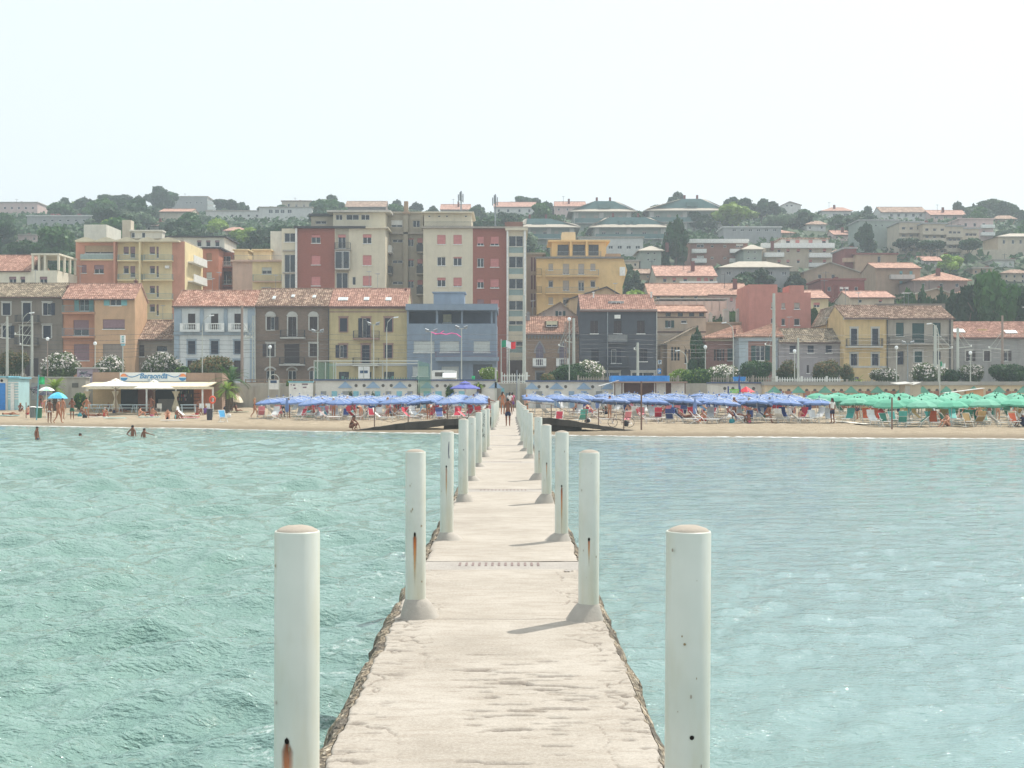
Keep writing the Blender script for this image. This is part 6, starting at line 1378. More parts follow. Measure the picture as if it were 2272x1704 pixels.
# ---- oleanders and bushes along the railway
OLG = leafm('leaves_oleander', c(62, 80, 48), c(86, 104, 64), c(120, 134, 90)); FLW = leafm('oleander_flowers', c(226, 216, 210), c(236, 228, 222), c(240, 236, 232), .2); REDL = leafm('leaves_reddish', c(110, 92, 62), c(134, 118, 76), c(158, 120, 84))
def bush(px, top, base, wpx, d, kind, label, cat='bush'):
    z = 3.3 if d > 139.5 else float(beach_z(X(px, d), d)); wd = wpx*d/F; z = min(z, Z(base, d)) if d > 139.5 else z; h_ = Z(top, d)-z
    sd = int(px) % 97; r_ = np.random.RandomState(sd); L = []
    for i in range(13):
        a = r_.rand()*6.28; q = r_.rand()**.5*.34; zz = .30+.48*r_.rand()*(1-q*1.1); L.append((q*math.cos(a)*wd, q*math.sin(a)*wd*.6, zz*h_, (.15+.06*r_.rand())*wd, (.18+.07*r_.rand())*h_))
    L.append((0, 0, .42*h_, .33*wd, .40*h_))
    mats = {'ole': [OLG, FLW], 'green': [GR2, GR4], 'dark': [GR1, GR2], 'red': [OLG, REDL], 'yel': [GR4, FLW]}[kind]
    def pick(p, dr):
        up = (p[:, 2]/h_ > .42)|(r_.rand(len(p)) < .25); pr = {'ole': .42, 'red': .55, 'green': .2, 'dark': .15, 'yel': .05}[kind]
        return (up & (r_.rand(len(p)) < pr) & (dr[:, 2] > -.2)).astype(int)
    n = int(2600+wpx*45); sz = .085 if kind != 'dark' else .075
    t = thing('oleander_bush' if kind == 'ole' else 'bush', label, cat, (X(px, d), d, z), 'bushes along the railway fence')
    me = crown_mesh('foliage', L, n, sz*(wd/4.5)**.5, mats, sd, 1.5, True, .82, pick); link('foliage', me, t)
    mb = MB()
    for a in (0, 1.3, 2.6, 3.9, 5.2): mb.tube([(0, 0, 0), (.12*wd*math.cos(a), .1*wd*math.sin(a), .3*h_), (.2*wd*math.cos(a), .15*wd*math.sin(a), .6*h_)], [.05, .04, .02], 5)
    link('stem', mb.mesh('stem', BARK), t)
bush(22, 762, 838, 84, 155, 'red', 'reddish green bush at the left edge behind the mast'); bush(133, 772, 838, 104, 153, 'ole', 'white flowering oleander left of the sign post'); bush(247, 777, 830, 82, 152, 'ole', 'white flowering oleander behind the bar roof, left one')
bush(352, 775, 832, 104, 152, 'ole', 'broad white flowering oleander above the bar sign'); bush(468, 780, 838, 108, 153, 'red', 'brownish green oleander past flowering right of the bar'); bush(408, 805, 838, 40, 150, 'green', 'small green bush between two oleanders')
bush(1262, 800, 855, 96, 150, 'dark', 'round dark green shrub left of the blue kiosk'); bush(1308, 794, 850, 78, 155, 'ole', 'white flowering oleander behind the round shrub'); bush(1215, 825, 852, 40, 149, 'red', 'small pale bush at the foot of the gothic villa')
bush(1087, 808, 848, 50, 149, 'yel', 'light green oleander beside the flagpole'); bush(1000, 842, 862, 26, 137, 'green', 'small bush above the purple sunshade'); bush(1270, 845, 870, 32, 137, 'ole', 'small oleander against the cabin wall')
bush(1510, 812, 855, 56, 150, 'yel', 'light green oleander right of the kiosk roof'); bush(1545, 812, 868, 70, 143, 'green', 'bright green bush behind the playground'); bush(1608, 803, 840, 80, 156, 'ole', 'white flowering oleander behind the picket fence'); bush(1678, 790, 842, 76, 155, 'dark', 'dense dark green bush beside the pale mast')
bush(1747, 790, 842, 52, 156, 'red', 'reddish oleander left of the globe lamp'); bush(1833, 792, 842, 82, 156, 'red', 'dark olive bush before the lilac-grey house'); bush(1880, 800, 842, 36, 157, 'red', 'small olive bush at the yellow house'); bush(1965, 811, 848, 74, 154, 'ole', 'white flowering oleander behind the gauge sign')
bush(2065, 800, 850, 96, 154, 'ole', 'broad flowering oleander behind the Italian flag'); bush(2155, 802, 850, 62, 153, 'ole', 'white flowering oleander before the globe lamp'); bush(2112, 816, 850, 50, 153, 'dark', 'low green bush between two oleanders'); bush(2240, 800, 852, 100, 152, 'dark', 'wide dark hedge-like bush at the right edge')
bush(1690, 842, 870, 28, 140, 'green', 'small green bush at the corner of the cabins'); bush(778, 850, 862, 26, 137.2, 'green', 'small plant on the cabin wall, left one'); bush(829, 852, 862, 26, 137.2, 'green', 'small plant on the cabin wall, right one'); bush(642, 833, 862, 20, 139, 'green', 'leafy plant beside the white notice board')
bush(178, 866, 898, 40, 133, 'green', 'green shrub at the left end of the bar')
# ---- palms
def palm(px, crown_py, base_py, d, span, label, seed, dead=0.0, n=26):
    r_ = random.Random(seed); z = float(beach_z(X(px, d), d)) if d < 139.4 else 3.3; zc = Z(crown_py, d)
    t = thing('palm_tree', label, 'palm', (X(px, d), d, z), 'palms on the beach'); H_ = zc-z
    mb = MB().tube([(0, 0, -.1), (.03, 0, H_*.5), (0, 0, H_)], [.22, .2, .24], 9)
    for k in range(int(H_/.18)): mb.lathe([(.2, k*.18), (.26, k*.18+.1), (.2, k*.18+.17)], 9)
    mb.build if 0 else link('trunk', mb.mesh('trunk', BARK), t)
    for i in range(n):
        a = i*2.399+r_.random()*.4; e = r_.uniform(-.25, 1.25) if i > n*dead else r_.uniform(-1.2, -.3); L = span*r_.uniform(.8, 1.05); fm_ = MB(); pts = []
        p = Vector((0, 0, H_)); dr = Vector((math.cos(a)*math.cos(e), math.sin(a)*math.cos(e), math.sin(e)))
        for k in range(9):
            pts.append(p.copy()); p = p+dr*(L/8); dr = (dr+Vector((0, 0, -.17))).normalized()
        fm_.tube(pts, [.03, .028, .025, .022, .02, .017, .014, .01, .006], 4)
        for k in range(1, 9):
            for q in (0, .33, .66):
                if k == 8 and q: break
                bp = pts[k] if not q else pts[k].lerp(pts[min(k+1, 8)], q); tdir = (pts[k]-pts[k-1]).normalized(); sd = tdir.cross(Vector((0, 0, 1)))
                if sd.length < .1: sd = Vector((1, 0, 0))
                sd.normalize(); ll = .42*span/2*(1-.6*abs(k/8-.45))
                for s in (-1, 1):
                    tip = bp+sd*s*ll*.8+tdir*ll*.55+Vector((0, 0, -.14*ll)); fm_.face(bp-tdir*.025, bp+tdir*.03, tip)
        link('frond', fm_.mesh('frond', leafm('dead_frond', c(120, 100, 78), c(146, 124, 98), c(160, 140, 112)) if i < n*dead else (GR4 if 'light' in label else GR2)), t)
palm(122, 862, 890, 131, 1.55, 'light green young palm behind the parasols at left', 3); palm(512, 846, 892, 131, 2.3, 'ragged palm with dead brown fronds right of the bar', 5, .3, 34); palm(505, 866, 895, 126, 1.5, 'light green low palm below the ragged one', 8); palm(1063, 853, 870, 136.8, .8, 'light small potted palm by the pier gate', 9, 0, 12)
palm(1905, 846, 852, 150, .9, 'light small palm behind the picket fence', 11, 0, 12)
# ------------------------------------------------------------------ back of the beach: cabins, bar, fence, poles
PZ = lambda x, y: float(beach_z(X(x, y), y))
def gz(x, y): return float(beach_z(x, y)) if y < 139.5 else 3.3
cabw = stucco('cabin_white', c(216, 214, 204), .18); cabb = stucco('cabin_blue_trim', c(140, 176, 208), .1); cabc = stucco('cabin_cream', c(216, 196, 158), .18); cabg = stucco('cabin_green_trim', c(96, 182, 158), .1)
def cabins(px0, px1, topy, d, wall, trim, tris, holes, label, capm_, doors=(), edge=.15):
    t = thing('bathing_cabins', label, 'beach cabins', ((X(px0, d)+X(px1, d))/2, d, .5)); zt = Z(topy, d)
    MB().box(X(px0, d), X(px1, d), d, d+2.2 if d < 137.2 else 139.45, .3, zt).build('wall', wall, t)
    MB().box(X(px0, d)-.1, X(px1, d)+.1, d-.25, d+2.1, zt+.003, zt+edge).build('roof', capm_, t)
    for px in tris:
        w_ = .75; mbx = MB().prism([(X(px, d)-w_, zt-.75), (X(px, d)+w_, zt-.75), (X(px, d), zt-.08)], d-.1, d-.003); mbx.build('pediment', trim, t)
    for px in holes:
        x = X(px, d); mbx = MB()
        n = 14; po = [(x+.16*math.cos(6.283*k/n), zt-.5+.16*math.sin(6.283*k/n)) for k in range(n)]; mbx.prism(po, d-.04, d-.003); mbx.build('porthole', plain('porthole_dark', c(92, 90, 84), .6), t)
    for a, b, m in doors: MB().box(X(a, d), X(b, d), d-.05, d-.003, .5, .5+2.0).build('door', m, t)
    return t
bl = plain('door_light_blue', c(128, 186, 200), .5); gy = plain('door_grey', c(140, 144, 144), .6); brn = stucco('door_terracotta', c(180, 120, 92), .3); navy = plain('navy_edge', c(70, 86, 118), .5)
cabins(700, 925, 844.5, 136.9, cabw, cabb, [766, 828, 888], [790, 808, 850, 868, 909], 'white beach cabins with blue triangles behind the left sunshades', navy, [(712+k*24, 724+k*24, bl if k % 2 else gy) for k in range(9)])
cabins(932, 1098, 845, 136.9, cabw, cabb, [948, 1100], [970, 988, 1060, 1074], 'white beach cabins with portholes just left of the pier gate', navy, [(940+k*26, 954+k*26, bl) for k in range(4)])
cabins(1168, 1368, 847, 136.4, cabw, cabb, [1180, 1235, 1295, 1350], [1196, 1214, 1255, 1315], 'white beach cabins with blue triangles just right of the pier gate', navy, [(1189, 1203, gy), (1230, 1243, cabb), (1262, 1274, cabb), (1290, 1302, cabb), (1322, 1336, gy)])
cabins(1576, 1690, 851, 136.2, cabw, cabb, [], [1608, 1626, 1655, 1672], 'plain white cabin wall behind the playground', navy)
GH = [1731.5, 1750, 1790, 1808, 1849, 1867, 1908, 1926, 1965.5, 1983, 2061, 2079, 2119, 2195.5, 2236, 2253.6, 2290, 2308]
cabins(1697, 2420, 855, 134.5, cabc, cabg, [1718, 1771, 1830, 1888, 1946, 2003, 2047, 2099.5, 2160, 2216, 2270, 2330], GH, 'long cream row of beach cabins with green triangles at the right', stucco('roof_grey_slab', c(158, 156, 148), .3), [(g-8, g+8, brn) for g in GH], .38)
# left side: grey graffiti wall, blue-white cabins
t = thing('graffiti_wall', 'low grey wall with painted graffiti behind the left parasols', 'wall', (X(110, 138), 138, .5)); d = 138
MB().box(X(38, d), X(190, d), d, 139.45, .3, Z(838, d)).build('masonry', stucco('grey_wall', c(170, 164, 150), .5), t); MB().box(X(38, d), X(193, d), d-.15, 139.4, Z(838, d)+.003, Z(836, d)).build('coping', STONE, t)
MB().box(X(69, d), X(87, d), d-.05, d-.003, Z(888, d), Z(850, d)).build('metal_door', gy, t); MB().box(X(160, d), X(174, d), d-.04, d-.003, Z(860, d), Z(850, d)).build('window', plain('porthole_dark', None), t)
rg_ = random.Random(3); gcol = [plain('spray_teal', c(70, 130, 120)), plain('spray_dark', c(70, 66, 84)), plain('spray_white', c(214, 214, 214)), plain('spray_mauve', c(140, 110, 140))]
for k in range(16):
    x0 = X(rg_.uniform(42, 62) if k < 8 else rg_.uniform(71, 86), d); z0 = Z(rg_.uniform(856, 884), d); pts = [(x0, d-.06, z0)]
    for q in range(5): pts.append((x0+rg_.uniform(-.35, .35), d-.06, z0+rg_.uniform(-.4, .4)))
    MB().tube(pts, .035, 4).build('graffiti', gcol[k % 4], t)
for a, b, yt, m, lab, nm in ((-40, 17, 838, cabw, 'white beach cabin with bright blue door at the left edge', 'w'), (18, 41, 840, stucco('pale_turquoise', c(160, 206, 210), .1), 'narrow pale turquoise striped cabin near the left edge', 's')):
    d = 132; t = thing('beach_cabin', lab, 'beach cabin', ((X(a, d)+X(b, d))/2, d, .6)); zt = Z(yt, d); MB().box(X(a, d), X(b, d), d, d+3, .4, zt).build('wall', m, t)
    MB().box(X(a, d)-.15, X(b, d)+.15, d-.2, d+3.2, zt+.003, zt+.16).build('roof', plain('turquoise_edge', c(130, 184, 198)), t)
    if nm == 'w': MB().box(X(-6, d), X(12, d), d-.06, d-.003, PZ(0, d), Z(850, d)).build('door', plain('bright_blue_door', c(50, 130, 205)), t); MB().prism([(X(4, d)+.13*math.cos(k*.6), Z(844.5, d)+.13*math.sin(k*.6)) for k in range(10)], d-.05, d-.003).build('porthole', black, t)
    else:
        for k in range(7): MB().box(X(a, d), X(b, d), d-.03, d-.003, Z(850+k*6, d), Z(847.6+k*6, d)).build('stripe', WHITE, t)
        MB().box(X(24, d), X(32, d), d-.07, d-.031, PZ(20, d), Z(851, d)).build('door', WHITE, t)
# beach bar
d = 130; zg = PZ(330, d); t = thing('beach_bar', 'open-fronted beach bar with white sign board and cream awning', 'bar', (X(330, d), d, zg))
tan_ = stucco('bar_fascia', c(168, 136, 112), .2); MB().box(X(206, d), X(477, d), d+3.2, 137.4, zg, Z(826, d)).build('back_building', tan_, t)
d3 = 133.1; MB().box(X(206, d3), X(267, d3), d3-.1, d3+.09, Z(850, d3), Z(826, d3)).build('fascia', tan_, t); MB().box(X(413.5, d3), X(477, d3), d3-.1, d3+.09, Z(849, d3), Z(827.5, d3)).build('fascia', tan_, t)
sg = MB().box(X(267, d3), X(413, d3), d3-.2, d3+.08, Z(846.5, d3), Z(826.5, d3)).build('sign_board', plain('sign_white', c(222, 226, 226), .5, .03), t)
def text(s, size, mat_, parent, loc, name='lettering', shear=0, off=0, th=.01):
    cu = bpy.data.curves.new('tx', 'FONT'); cu.body = s; cu.size = size; cu.shear = shear; cu.extrude = th; cu.align_x = 'CENTER'; cu.offset = off
    ob = bpy.data.objects.new('tx', cu); COL.objects.link(ob); dg = bpy.context.evaluated_depsgraph_get(); me = bpy.data.meshes.new_from_object(ob.evaluated_get(dg)); bpy.data.objects.remove(ob)
    me.materials.clear(); me.materials.append(mat_); me.name = name
    return link(name, me, parent, loc, (R(90), 0, 0))
so_ = lambda px, py, dd=d3-.23: Vector((X(px, dd), dd, Z(py, dd)))-ORG[sg.name]
sb = plain('sign_blue', c(60, 130, 180), .5, .03); text('Baraonda', .72, sb, sg, so_(340, 839.5), shear=.25, off=.012); text('BAR  RISTORANTE', .13, sb, sg, so_(340, 843.8), 'small_lettering')
for px, sg_ in ((275, 1), (405, -1)):
    n = 18; cc = so_(px, 837)
    for col_, rr_, z0_, z1_ in ((c(60, 130, 180), .36, -1, -.15), (c(226, 140, 90), .36, .15, 1), (c(190, 214, 226), .33, -.15, .15)):
        pts = [(rr_*math.cos(6.283*k/n), max(z0_*.36, min(z1_*.36, rr_*math.sin(6.283*k/n)))) for k in range(n)]; m_ = MB().prism(pts, -.01, .01); link('round_emblem', m_.mesh('round_emblem', plain('emblem_%d' % int(col_[0]*1000), col_)), sg, cc)
    pts = [so_(px+sg_*(3+k*4.2), 831+4.5*math.sin(k*.5)+k*.35) for k in range(11)]; link('wave_line', MB().tube(pts, .035, 4).mesh('wave_line', sb), sg)
canv = plain('cream_canvas', c(222, 208, 180), .8); aw = MB(); aw.obox(P(334, 853, 131.2), ((X(476, d)-X(198, d))/2, 0, 0), (0, 2.1, .25), (0, -.01, .05)); aw.build('awning', canv, t)
MB().box(X(194, 129), X(474, 129), 129-.03, 129.02, Z(863.5, 129), Z(858.5, 129)).build('awning_valance', canv, t)
for px in (194, 256, 325, 390, 449, 472): MB().box(X(px, 129.2)-.07, X(px, 129.2)+.07, 129.2, 129.34, PZ(px, 129), Z(860, 129.2)).build('post', WHITE, t)
for px in (194, 256, 390): MB().lathe([(.1, 0), (.42, .02), (.5, .3), (.16, 1.15), (.12, 1.3), (.30, 1.7), (.5, 1.95)], 14, (X(px, 129.1), 129.1, PZ(px, 129)), .8, .45).build('curtain', plain('beige_curtain', c(190, 176, 148), .9), t)
d4 = 133.08
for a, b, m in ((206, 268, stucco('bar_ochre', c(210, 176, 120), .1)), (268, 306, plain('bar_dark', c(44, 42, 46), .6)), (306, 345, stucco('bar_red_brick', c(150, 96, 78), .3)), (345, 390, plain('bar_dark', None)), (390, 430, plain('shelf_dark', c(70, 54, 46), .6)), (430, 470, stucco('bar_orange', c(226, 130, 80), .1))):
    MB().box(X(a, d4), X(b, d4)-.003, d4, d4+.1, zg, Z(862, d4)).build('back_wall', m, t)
MB().box(X(352, 131.5), X(388, 131.5), 131.3, 132, zg, zg+1.15).build('counter', stucco('counter_grey', c(130, 124, 116), .2), t)
rb = random.Random(8)
for k in range(22): x = X(rb.uniform(394, 426), 132.9); z = zg+rb.choice((1.0, 1.35, 1.7)); MB().lathe([(.04, 0), (.04, .18), (.015, .24), (.015, .3)], 6, (x, 132.9, z)).build('bottle', plain('bottle_%d' % (k % 4), [c(60, 90, 60), c(180, 150, 90), c(200, 60, 60), c(220, 220, 220)][k % 4], .2), t)
for z in (1.0, 1.35, 1.7): MB().box(X(392, d), X(428, d), 132.75, 133.05, zg+z-.04, zg+z-.002).build('shelf', DKBRN, t)
# picnic tables
pm = plain('table_pale_blue', c(190, 206, 212), .5)
for i, px in enumerate((212, 232, 282, 318, 418)):
    dd = 127.5; x = X(px, dd); z = gz(x, dd); mb = MB().box(-.75, .75, -.32, .32, .68, .74).box(-.75, .75, -.78, -.52, .40, .44).box(-.75, .75, .52, .78, .40, .44)
    t2 = thing('picnic_table', 'pale blue picnic table with benches before the bar, %s from the left' % ORDW[i], 'picnic table', (x, dd, z), 'picnic tables of the bar', .15*(i-2)); link('top_and_benches', mb.mesh('top_and_benches', pm), t2)
    for s in (-.6, .6): link('leg_frame', MB().tube([(s, -.62, 0), (s, -.15, .68)], .035, 4).tube([(s, .62, 0), (s, .15, .68)], .035, 4).tube([(s, -.7, .38), (s, .7, .38)], .03, 4).mesh('leg_frame', pm), t2)
for i, px in enumerate((352, 446, 460)):
    dd = 126.5; x = X(px, dd); z = gz(x, dd); t2 = thing('plastic_chair', 'white plastic chair by the bar, %s from the left' % ORDW[i], 'chair', (x, dd, z), 'plastic chairs at the bar'); link('seat', MB().box(-.23, .23, -.22, .22, .42, .46).mesh('seat', WHITE), t2); link('backrest', MB().box(-.22, .22, .2, .24, .47, .88).mesh('backrest', WHITE), t2)
    for sx_ in (-.2, .2):
        for sy_ in (-.18, .18): link('leg', MB().tube([(sx_*1.1, sy_*1.15, 0), (sx_, sy_, .42)], .018, 4).mesh('leg', WHITE), t2)
# kiosk with the blue band roof
d = 131.5; zg = PZ(1440, d); t = thing('beach_kiosk', 'dark wooden kiosk under a rounded bright blue roof band', 'kiosk', (X(1440, d), d, zg)); bb = plain('bright_blue_band', c(52, 138, 214), .4)
poly = []; x0, x1, y0, y1 = X(1357, d), X(1487, d), d, d+4
for cx_, cy_, a0 in ((x1-.5, y0+.5, -90), (x1-.5, y1-.5, 0), (x0+.5, y1-.5, 90), (x0+.5, y0+.5, 180)):
    for k in range(5): a = R(a0+k*22.5); poly.append((cx_+.5*math.cos(a), cy_+.5*math.sin(a)))
mb = MB(); n = len(poly); z0_, z1_ = Z(846.5, d), Z(833.5, d); mb.v = [(x, y, z0_) for x, y in poly]+[(x, y, z1_) for x, y in poly]; mb.f = [tuple(range(n))[::-1], tuple(range(n, 2*n))]+[(i, (i+1) % n, n+(i+1) % n, n+i) for i in range(n)]; mb.mi = [0]*len(mb.f); mb.build('roof_band', bb, t)
bw_ = stucco('kiosk_brown', c(110, 76, 66), .3); MB().box(X(1362, d), X(1522, d), d-1.2, d+4.4, Z(849.5, d-1.2), Z(846.5, d)-.003).build('eave', stucco('eave_tan', c(168, 136, 116), .2), t)
for a, b, m in ((1366, 1385, WHITE), (1385, 1452, bw_), (1452, 1478, WHITE), (1478, 1490, bw_), (1490, 1521, WHITE)): MB().box(X(a, d), X(b, d)-.003, d+.3, d+3.9, zg-.1, Z(850, d)).build('wall', m, t)
for px in (1364, 1380, 1455, 1520): MB().tube([P(px, 850, d-1.05), (X(px, d-1.05), d-1.05, zg-.1)], .06, 6).build('post', bw_, t)
tw = thing('awning_blind', 'white slanting canopy hanging left of the blue kiosk', 'awning', P(1350, 850, 132)); MB().obox(P(1350, 850.5, 132), (.95, 0, .28), (0, 1.2, 0), (0, 0, .03)).build('canvas', WHITE, tw); MB().tube([P(1334, 856, 131), (X(1334, 131), 131, PZ(1334, 131))], .03, 5).build('support', GREYM, tw)
# playground
t = thing('playground_tower', 'red-roofed childrens play tower with green railing', 'play tower', (X(1635, 131), 131, PZ(1635, 131))); d = 131; z = PZ(1635, d); rd_ = plain('play_red', c(214, 44, 56), .4); gn_ = plain('play_green', c(110, 200, 60), .4); nb_ = plain('play_navy', c(50, 70, 130), .4)
for px in (1616, 1642): MB().box(X(px-1.5, d), X(px+1.5, d), d, d+.13, z, Z(857, d)).build('post', nb_, t)
for k in range(7): MB().box(X(1620+k*3, d), X(1621.6+k*3, d), d+.02, d+.08, Z(871, d), Z(864, d)).build('rail_slat', gn_, t)
for y_ in (871, 864): MB().box(X(1618, d), X(1641, d), d+.03, d+.07, Z(y_, d)-.03, Z(y_, d)+.03).build('rail', gn_, t)
MB().lathe([(.9, 0), (.02, .55)], 4, (X(1657, d), d+.4, Z(870, d))).build('roof', rd_, t); MB().box(X(1647, d), X(1668, d), d, d+.8, z, Z(886, d)).box(X(1647, d), X(1650, d), d, d+.1, z, Z(870, d)).box(X(1665, d), X(1668, d), d, d+.1, z, Z(870, d)).build('play_panel', rd_, t)
t = thing('basket_stand', 'blue pole with two bright blue basket shells', 'basket stand', (X(1640, 134), 134, PZ(1640, 134))); d = 134; MB().tube([(X(1640, d), d, PZ(1640, d)), P(1640, 833, d)], .08, 8).build('pole', plain('play_navy', None), t)
for px in (1633, 1648): MB().lathe([(.02, -.42), (.22, -.38), (.3, -.1), (.32, .05)], 12, P(px, 837, d)-Vector((0, 0, 0)), 1, .6).build('basket_shell', bb, t)
# little hut and white panel among the green sunshades
d = 131; t = thing('beach_hut', 'little weathered hut with round window and pitched roof', 'hut', (X(2022, d), d, PZ(2022, d))); MB().box(X(2008, d), X(2043, d), d, d+2, PZ(2022, d), Z(853, d)).build('wall', stucco('hut_beige', c(190, 176, 150), .4), t)
m_ = MB(); slab_field(m_, (X(1990, d), d-.3, Z(852.5, d)), (X(2024, d), d-.3, Z(850, d)), (X(2024, d), d+2.3, Z(846, d)), (X(1990, d), d+2.3, Z(849, d)), .08); slab_field(m_, (X(2024, d), d-.3, Z(853.5, d)), (X(2042, d), d-.3, Z(848, d)), (X(2042, d), d+2.3, Z(847, d)), (X(2024, d), d+2.3, Z(852, d)), .08); m_.build('roof', STONE, t)
for k in range(6): MB().box(X(2008+k*1.9, d), X(2009.4+k*1.9, d), d-.03, d-.003, PZ(2008, d), Z(856, d)).build('plank', STONE, t)
t = thing('slanted_panel', 'white slanted board on an orange base beside the cream cabins', 'panel', (X(2140, 133), 133, PZ(2140, 133))); d = 133; MB().prism([(X(2095, d), Z(871.5, d)), (X(2182, d), Z(860.5, d)), (X(2182, d), Z(862, d)), (X(2095, d), Z(873, d))], d-.4, d+.6).build('board', WHITE, t); MB().prism([(X(2143, d), Z(868, d)), (X(2182, d), Z(863, d)), (X(2182, d), PZ(2143, d)), (X(2143, d), PZ(2143, d))], d, d+.4).build('base', stucco('base_orange', c(220, 166, 110), .1), t)
# concrete picket fences along the railway
def fence(px0, px1, d, yt, yb, m, label, white=False):
    x0, x1 = X(px0, d), X(px1, d); t = thing('picket_fence', label, 'fence', ((x0+x1)/2, d, 3.25), 'picket fences of the railway'); mb = MB(); zt, zb = Z(yt, d), min(Z(yb, d), 3.3)
    n = int((x1-x0)/.27)
    for i in range(n): x = x0+.27*i; mb.box(x, x+.10, d, d+.07, zb, zt-.08); mb.prism([(x, zt-.08), (x+.10, zt-.08), (x+.05, zt)], d, d+.07)
    mb.build('pickets', m, t, kind='stuff' if n > 300 else None)
    for z in (zb+.25, zt-.28): MB().box(x0, x1, d+.072, d+.14, z-.05, z+.05).build('rail', m, t)
    for k in range(int((x1-x0)/2.7)+1): x = x0+2.7*k; MB().box(x-.1, x+.1, d-.04, d+.2, zb, zt+.12).build('post', m, t)
fm_ = stucco('fence_concrete', c(158, 150, 134), .4); fence(1283, 1720, 146, 835, 854, fm_, 'grey concrete picket fence behind kiosk and playground'); fence(1724, 1872, 146, 837, 855, plain('fence_white', c(214, 216, 210)), 'white picket fence section right of the pale mast')
fence(1880, 1975, 146, 844, 858, fm_, 'grey picket fence before the yellow house'); fence(2045, 2400, 147, 848, 858, fm_, 'low grey picket fence at the right edge'); fence(-60, 62, 147, 830, 845, fm_, 'grey picket fence at the left edge'); fence(1113, 1176, 145, 828, 848, plain('fence_white', None), 'short white picket fence behind the pier gate'); fence(760, 932, 146, 837, 846, plain('green_rail', c(90, 130, 120)), 'low green railing behind the sports court')
mb = MB()
t = thing('road_fence', 'wooden rail fence between the palm and the sports court', 'fence', (X(600, 141), 141, 3.3)); d = 141
for k in range(12): MB().box(X(545+k*14, d)-.06, X(545+k*14, d)+.06, d, d+.1, 3.3, Z(841, d)).build('post', stucco('fence_wood', c(150, 126, 104), .3), t)
for y_ in (843, 849): MB().box(X(545, d), X(700, d), d-.05, d-.003, Z(y_+1.2, d), Z(y_-1.2, d)).build('rail', stucco('fence_wood', None), t)
t = thing('low_wall', 'low whitewashed wall between the bar palm and the notice board', 'wall', (X(600, 138.6), 138.6, .6)); MB().box(X(480, 138.6), X(700, 138.6), 138.6, 139.45, .3, Z(857, 138.6)).build('masonry', stucco('grey_wall', None), t)
t = thing('retaining_wall', 'embankment wall carrying the railway behind the cabins', 'wall', (0, 139.5, .3)); MB().box(-70, 90, 139.46, 139.6, .2, 3.31).build('masonry', stucco('grey_wall', None), t)
# catenary masts, lamps, wires
mc = stucco('mast_concrete', c(186, 190, 178), .25); mbn = stucco('mast_brown', c(160, 138, 124), .3)
def mast(px, yt, r_, m, label, d=153, arm=None, lattice=False):
    t = thing('catenary_mast', label, 'mast', (X(px, d), d, 3.3), 'railway masts'); z1 = Z(yt, d); x = X(px, d)
    if lattice:
        mb = MB()
        for sx_, sy_ in ((-1, -1), (1, -1), (1, 1), (-1, 1)): mb.tube([(x+sx_*r_, d+sy_*r_, 3.3), (x+sx_*r_*.6, d+sy_*r_*.6, z1)], .035, 4)
        n = 16
        for i in range(n):
            za, zb_ = 3.3+(z1-3.3)*i/n, 3.3+(z1-3.3)*(i+1)/n; s = 1 if i % 2 else -1; mb.tube([(x-s*r_*.8, d-r_*.8, za), (x+s*r_*.8, d-r_*.8, zb_)], .022, 4)
        mb.build('pole', m, t)
    else: MB().tube([(x, d, 3.3), (x, d, z1)], [r_*1.1, r_*.8], 8).build('pole', m, t)
    if arm:
        for (ax_, ay_) in arm:
            za = Z(ay_, d); MB().tube([(x, d, za), (x+ax_, d, za+.15)], .05, 5).tube([(x, d, min(z1-.1, za+2.0)), (x+ax_*.9, d, za+.18)], .025, 4).tube([(x, d, min(z1-.1, za+1.4)), (x+ax_*.5, d, za+.12)], .02, 4).build('bracket', mc, t)
            MB().lathe([(.03, 0), (.09, .05), (.05, .12), (.09, .18), (.03, .25)], 8, (x+ax_*.95, d, za+.1)).build('insulator', WHITE, t)
mast(16, 702, .16, mc, 'pale mast with raised bracket at the left edge', arm=[(-1.8, 750)]); mast(71, 700, .16, mc, 'pale mast with large bracket left of the orange house', arm=[(-2.0, 745), (-1.4, 768)]); mast(537, 678, .17, mbn, 'brown mast between blue-white and brick houses', arm=[(1.2, 752)]); mast(563, 700, .17, mc, 'pale lattice mast hung with brackets beside the brick house', arm=[(-1.0, 750)], lattice=True)
mast(1163, 655, .19, mc, 'thick pale mast right of the glazed tower', d=150); mast(1273, 706, .17, mc, 'pale mast before the charcoal house', arm=[(-1.0, 760)]); mast(1255, 712, .15, mbn, 'brown lattice mast before the gothic villa', arm=[(-.8, 770)], lattice=True); mast(1415, 760, .15, mc, 'short concrete mast before the charcoal house', arm=[(-.4, 778)]); mast(1717, 651, .19, mc, 'tall pale mast right of the blue-trimmed villa', arm=[(-1.0, 768)], d=149)
mast(2075, 722, .2, mc, 'pale mast in front of the greige house', arm=[(2.0, 775)]); mast(2125, 727, .17, mc, 'grey mast between greige and grey houses', arm=[(1.6, 772)]); mast(2224, 700, .15, mbn, 'brown mast near the right edge', arm=[(-1.6, 775)]); mast(1771, 750, .13, mc, 'thin grey mast before the lilac house')
t = thing('overhead_wire', 'thin overhead railway wires across the house fronts', 'wires', (0, 154, 3.3)); 
for y0_, sag in ((752, 2.5), (762, 2), (771, 3), (779, 2), (790, 2.5), (741, 1.5)):
    pts = []; d = 153.5
    for k in range(0, 121): px = -60+k*20.4; pts.append((X(px, d), d+.3*(k % 3), Z(y0_+sag*math.sin((px % 340)/340*math.pi)*1.6, d)))
    MB().tube(pts, .018, 3).build('wire', IRON, t)
lampw = plain('lamp_white', c(236, 240, 240), .3, .02)
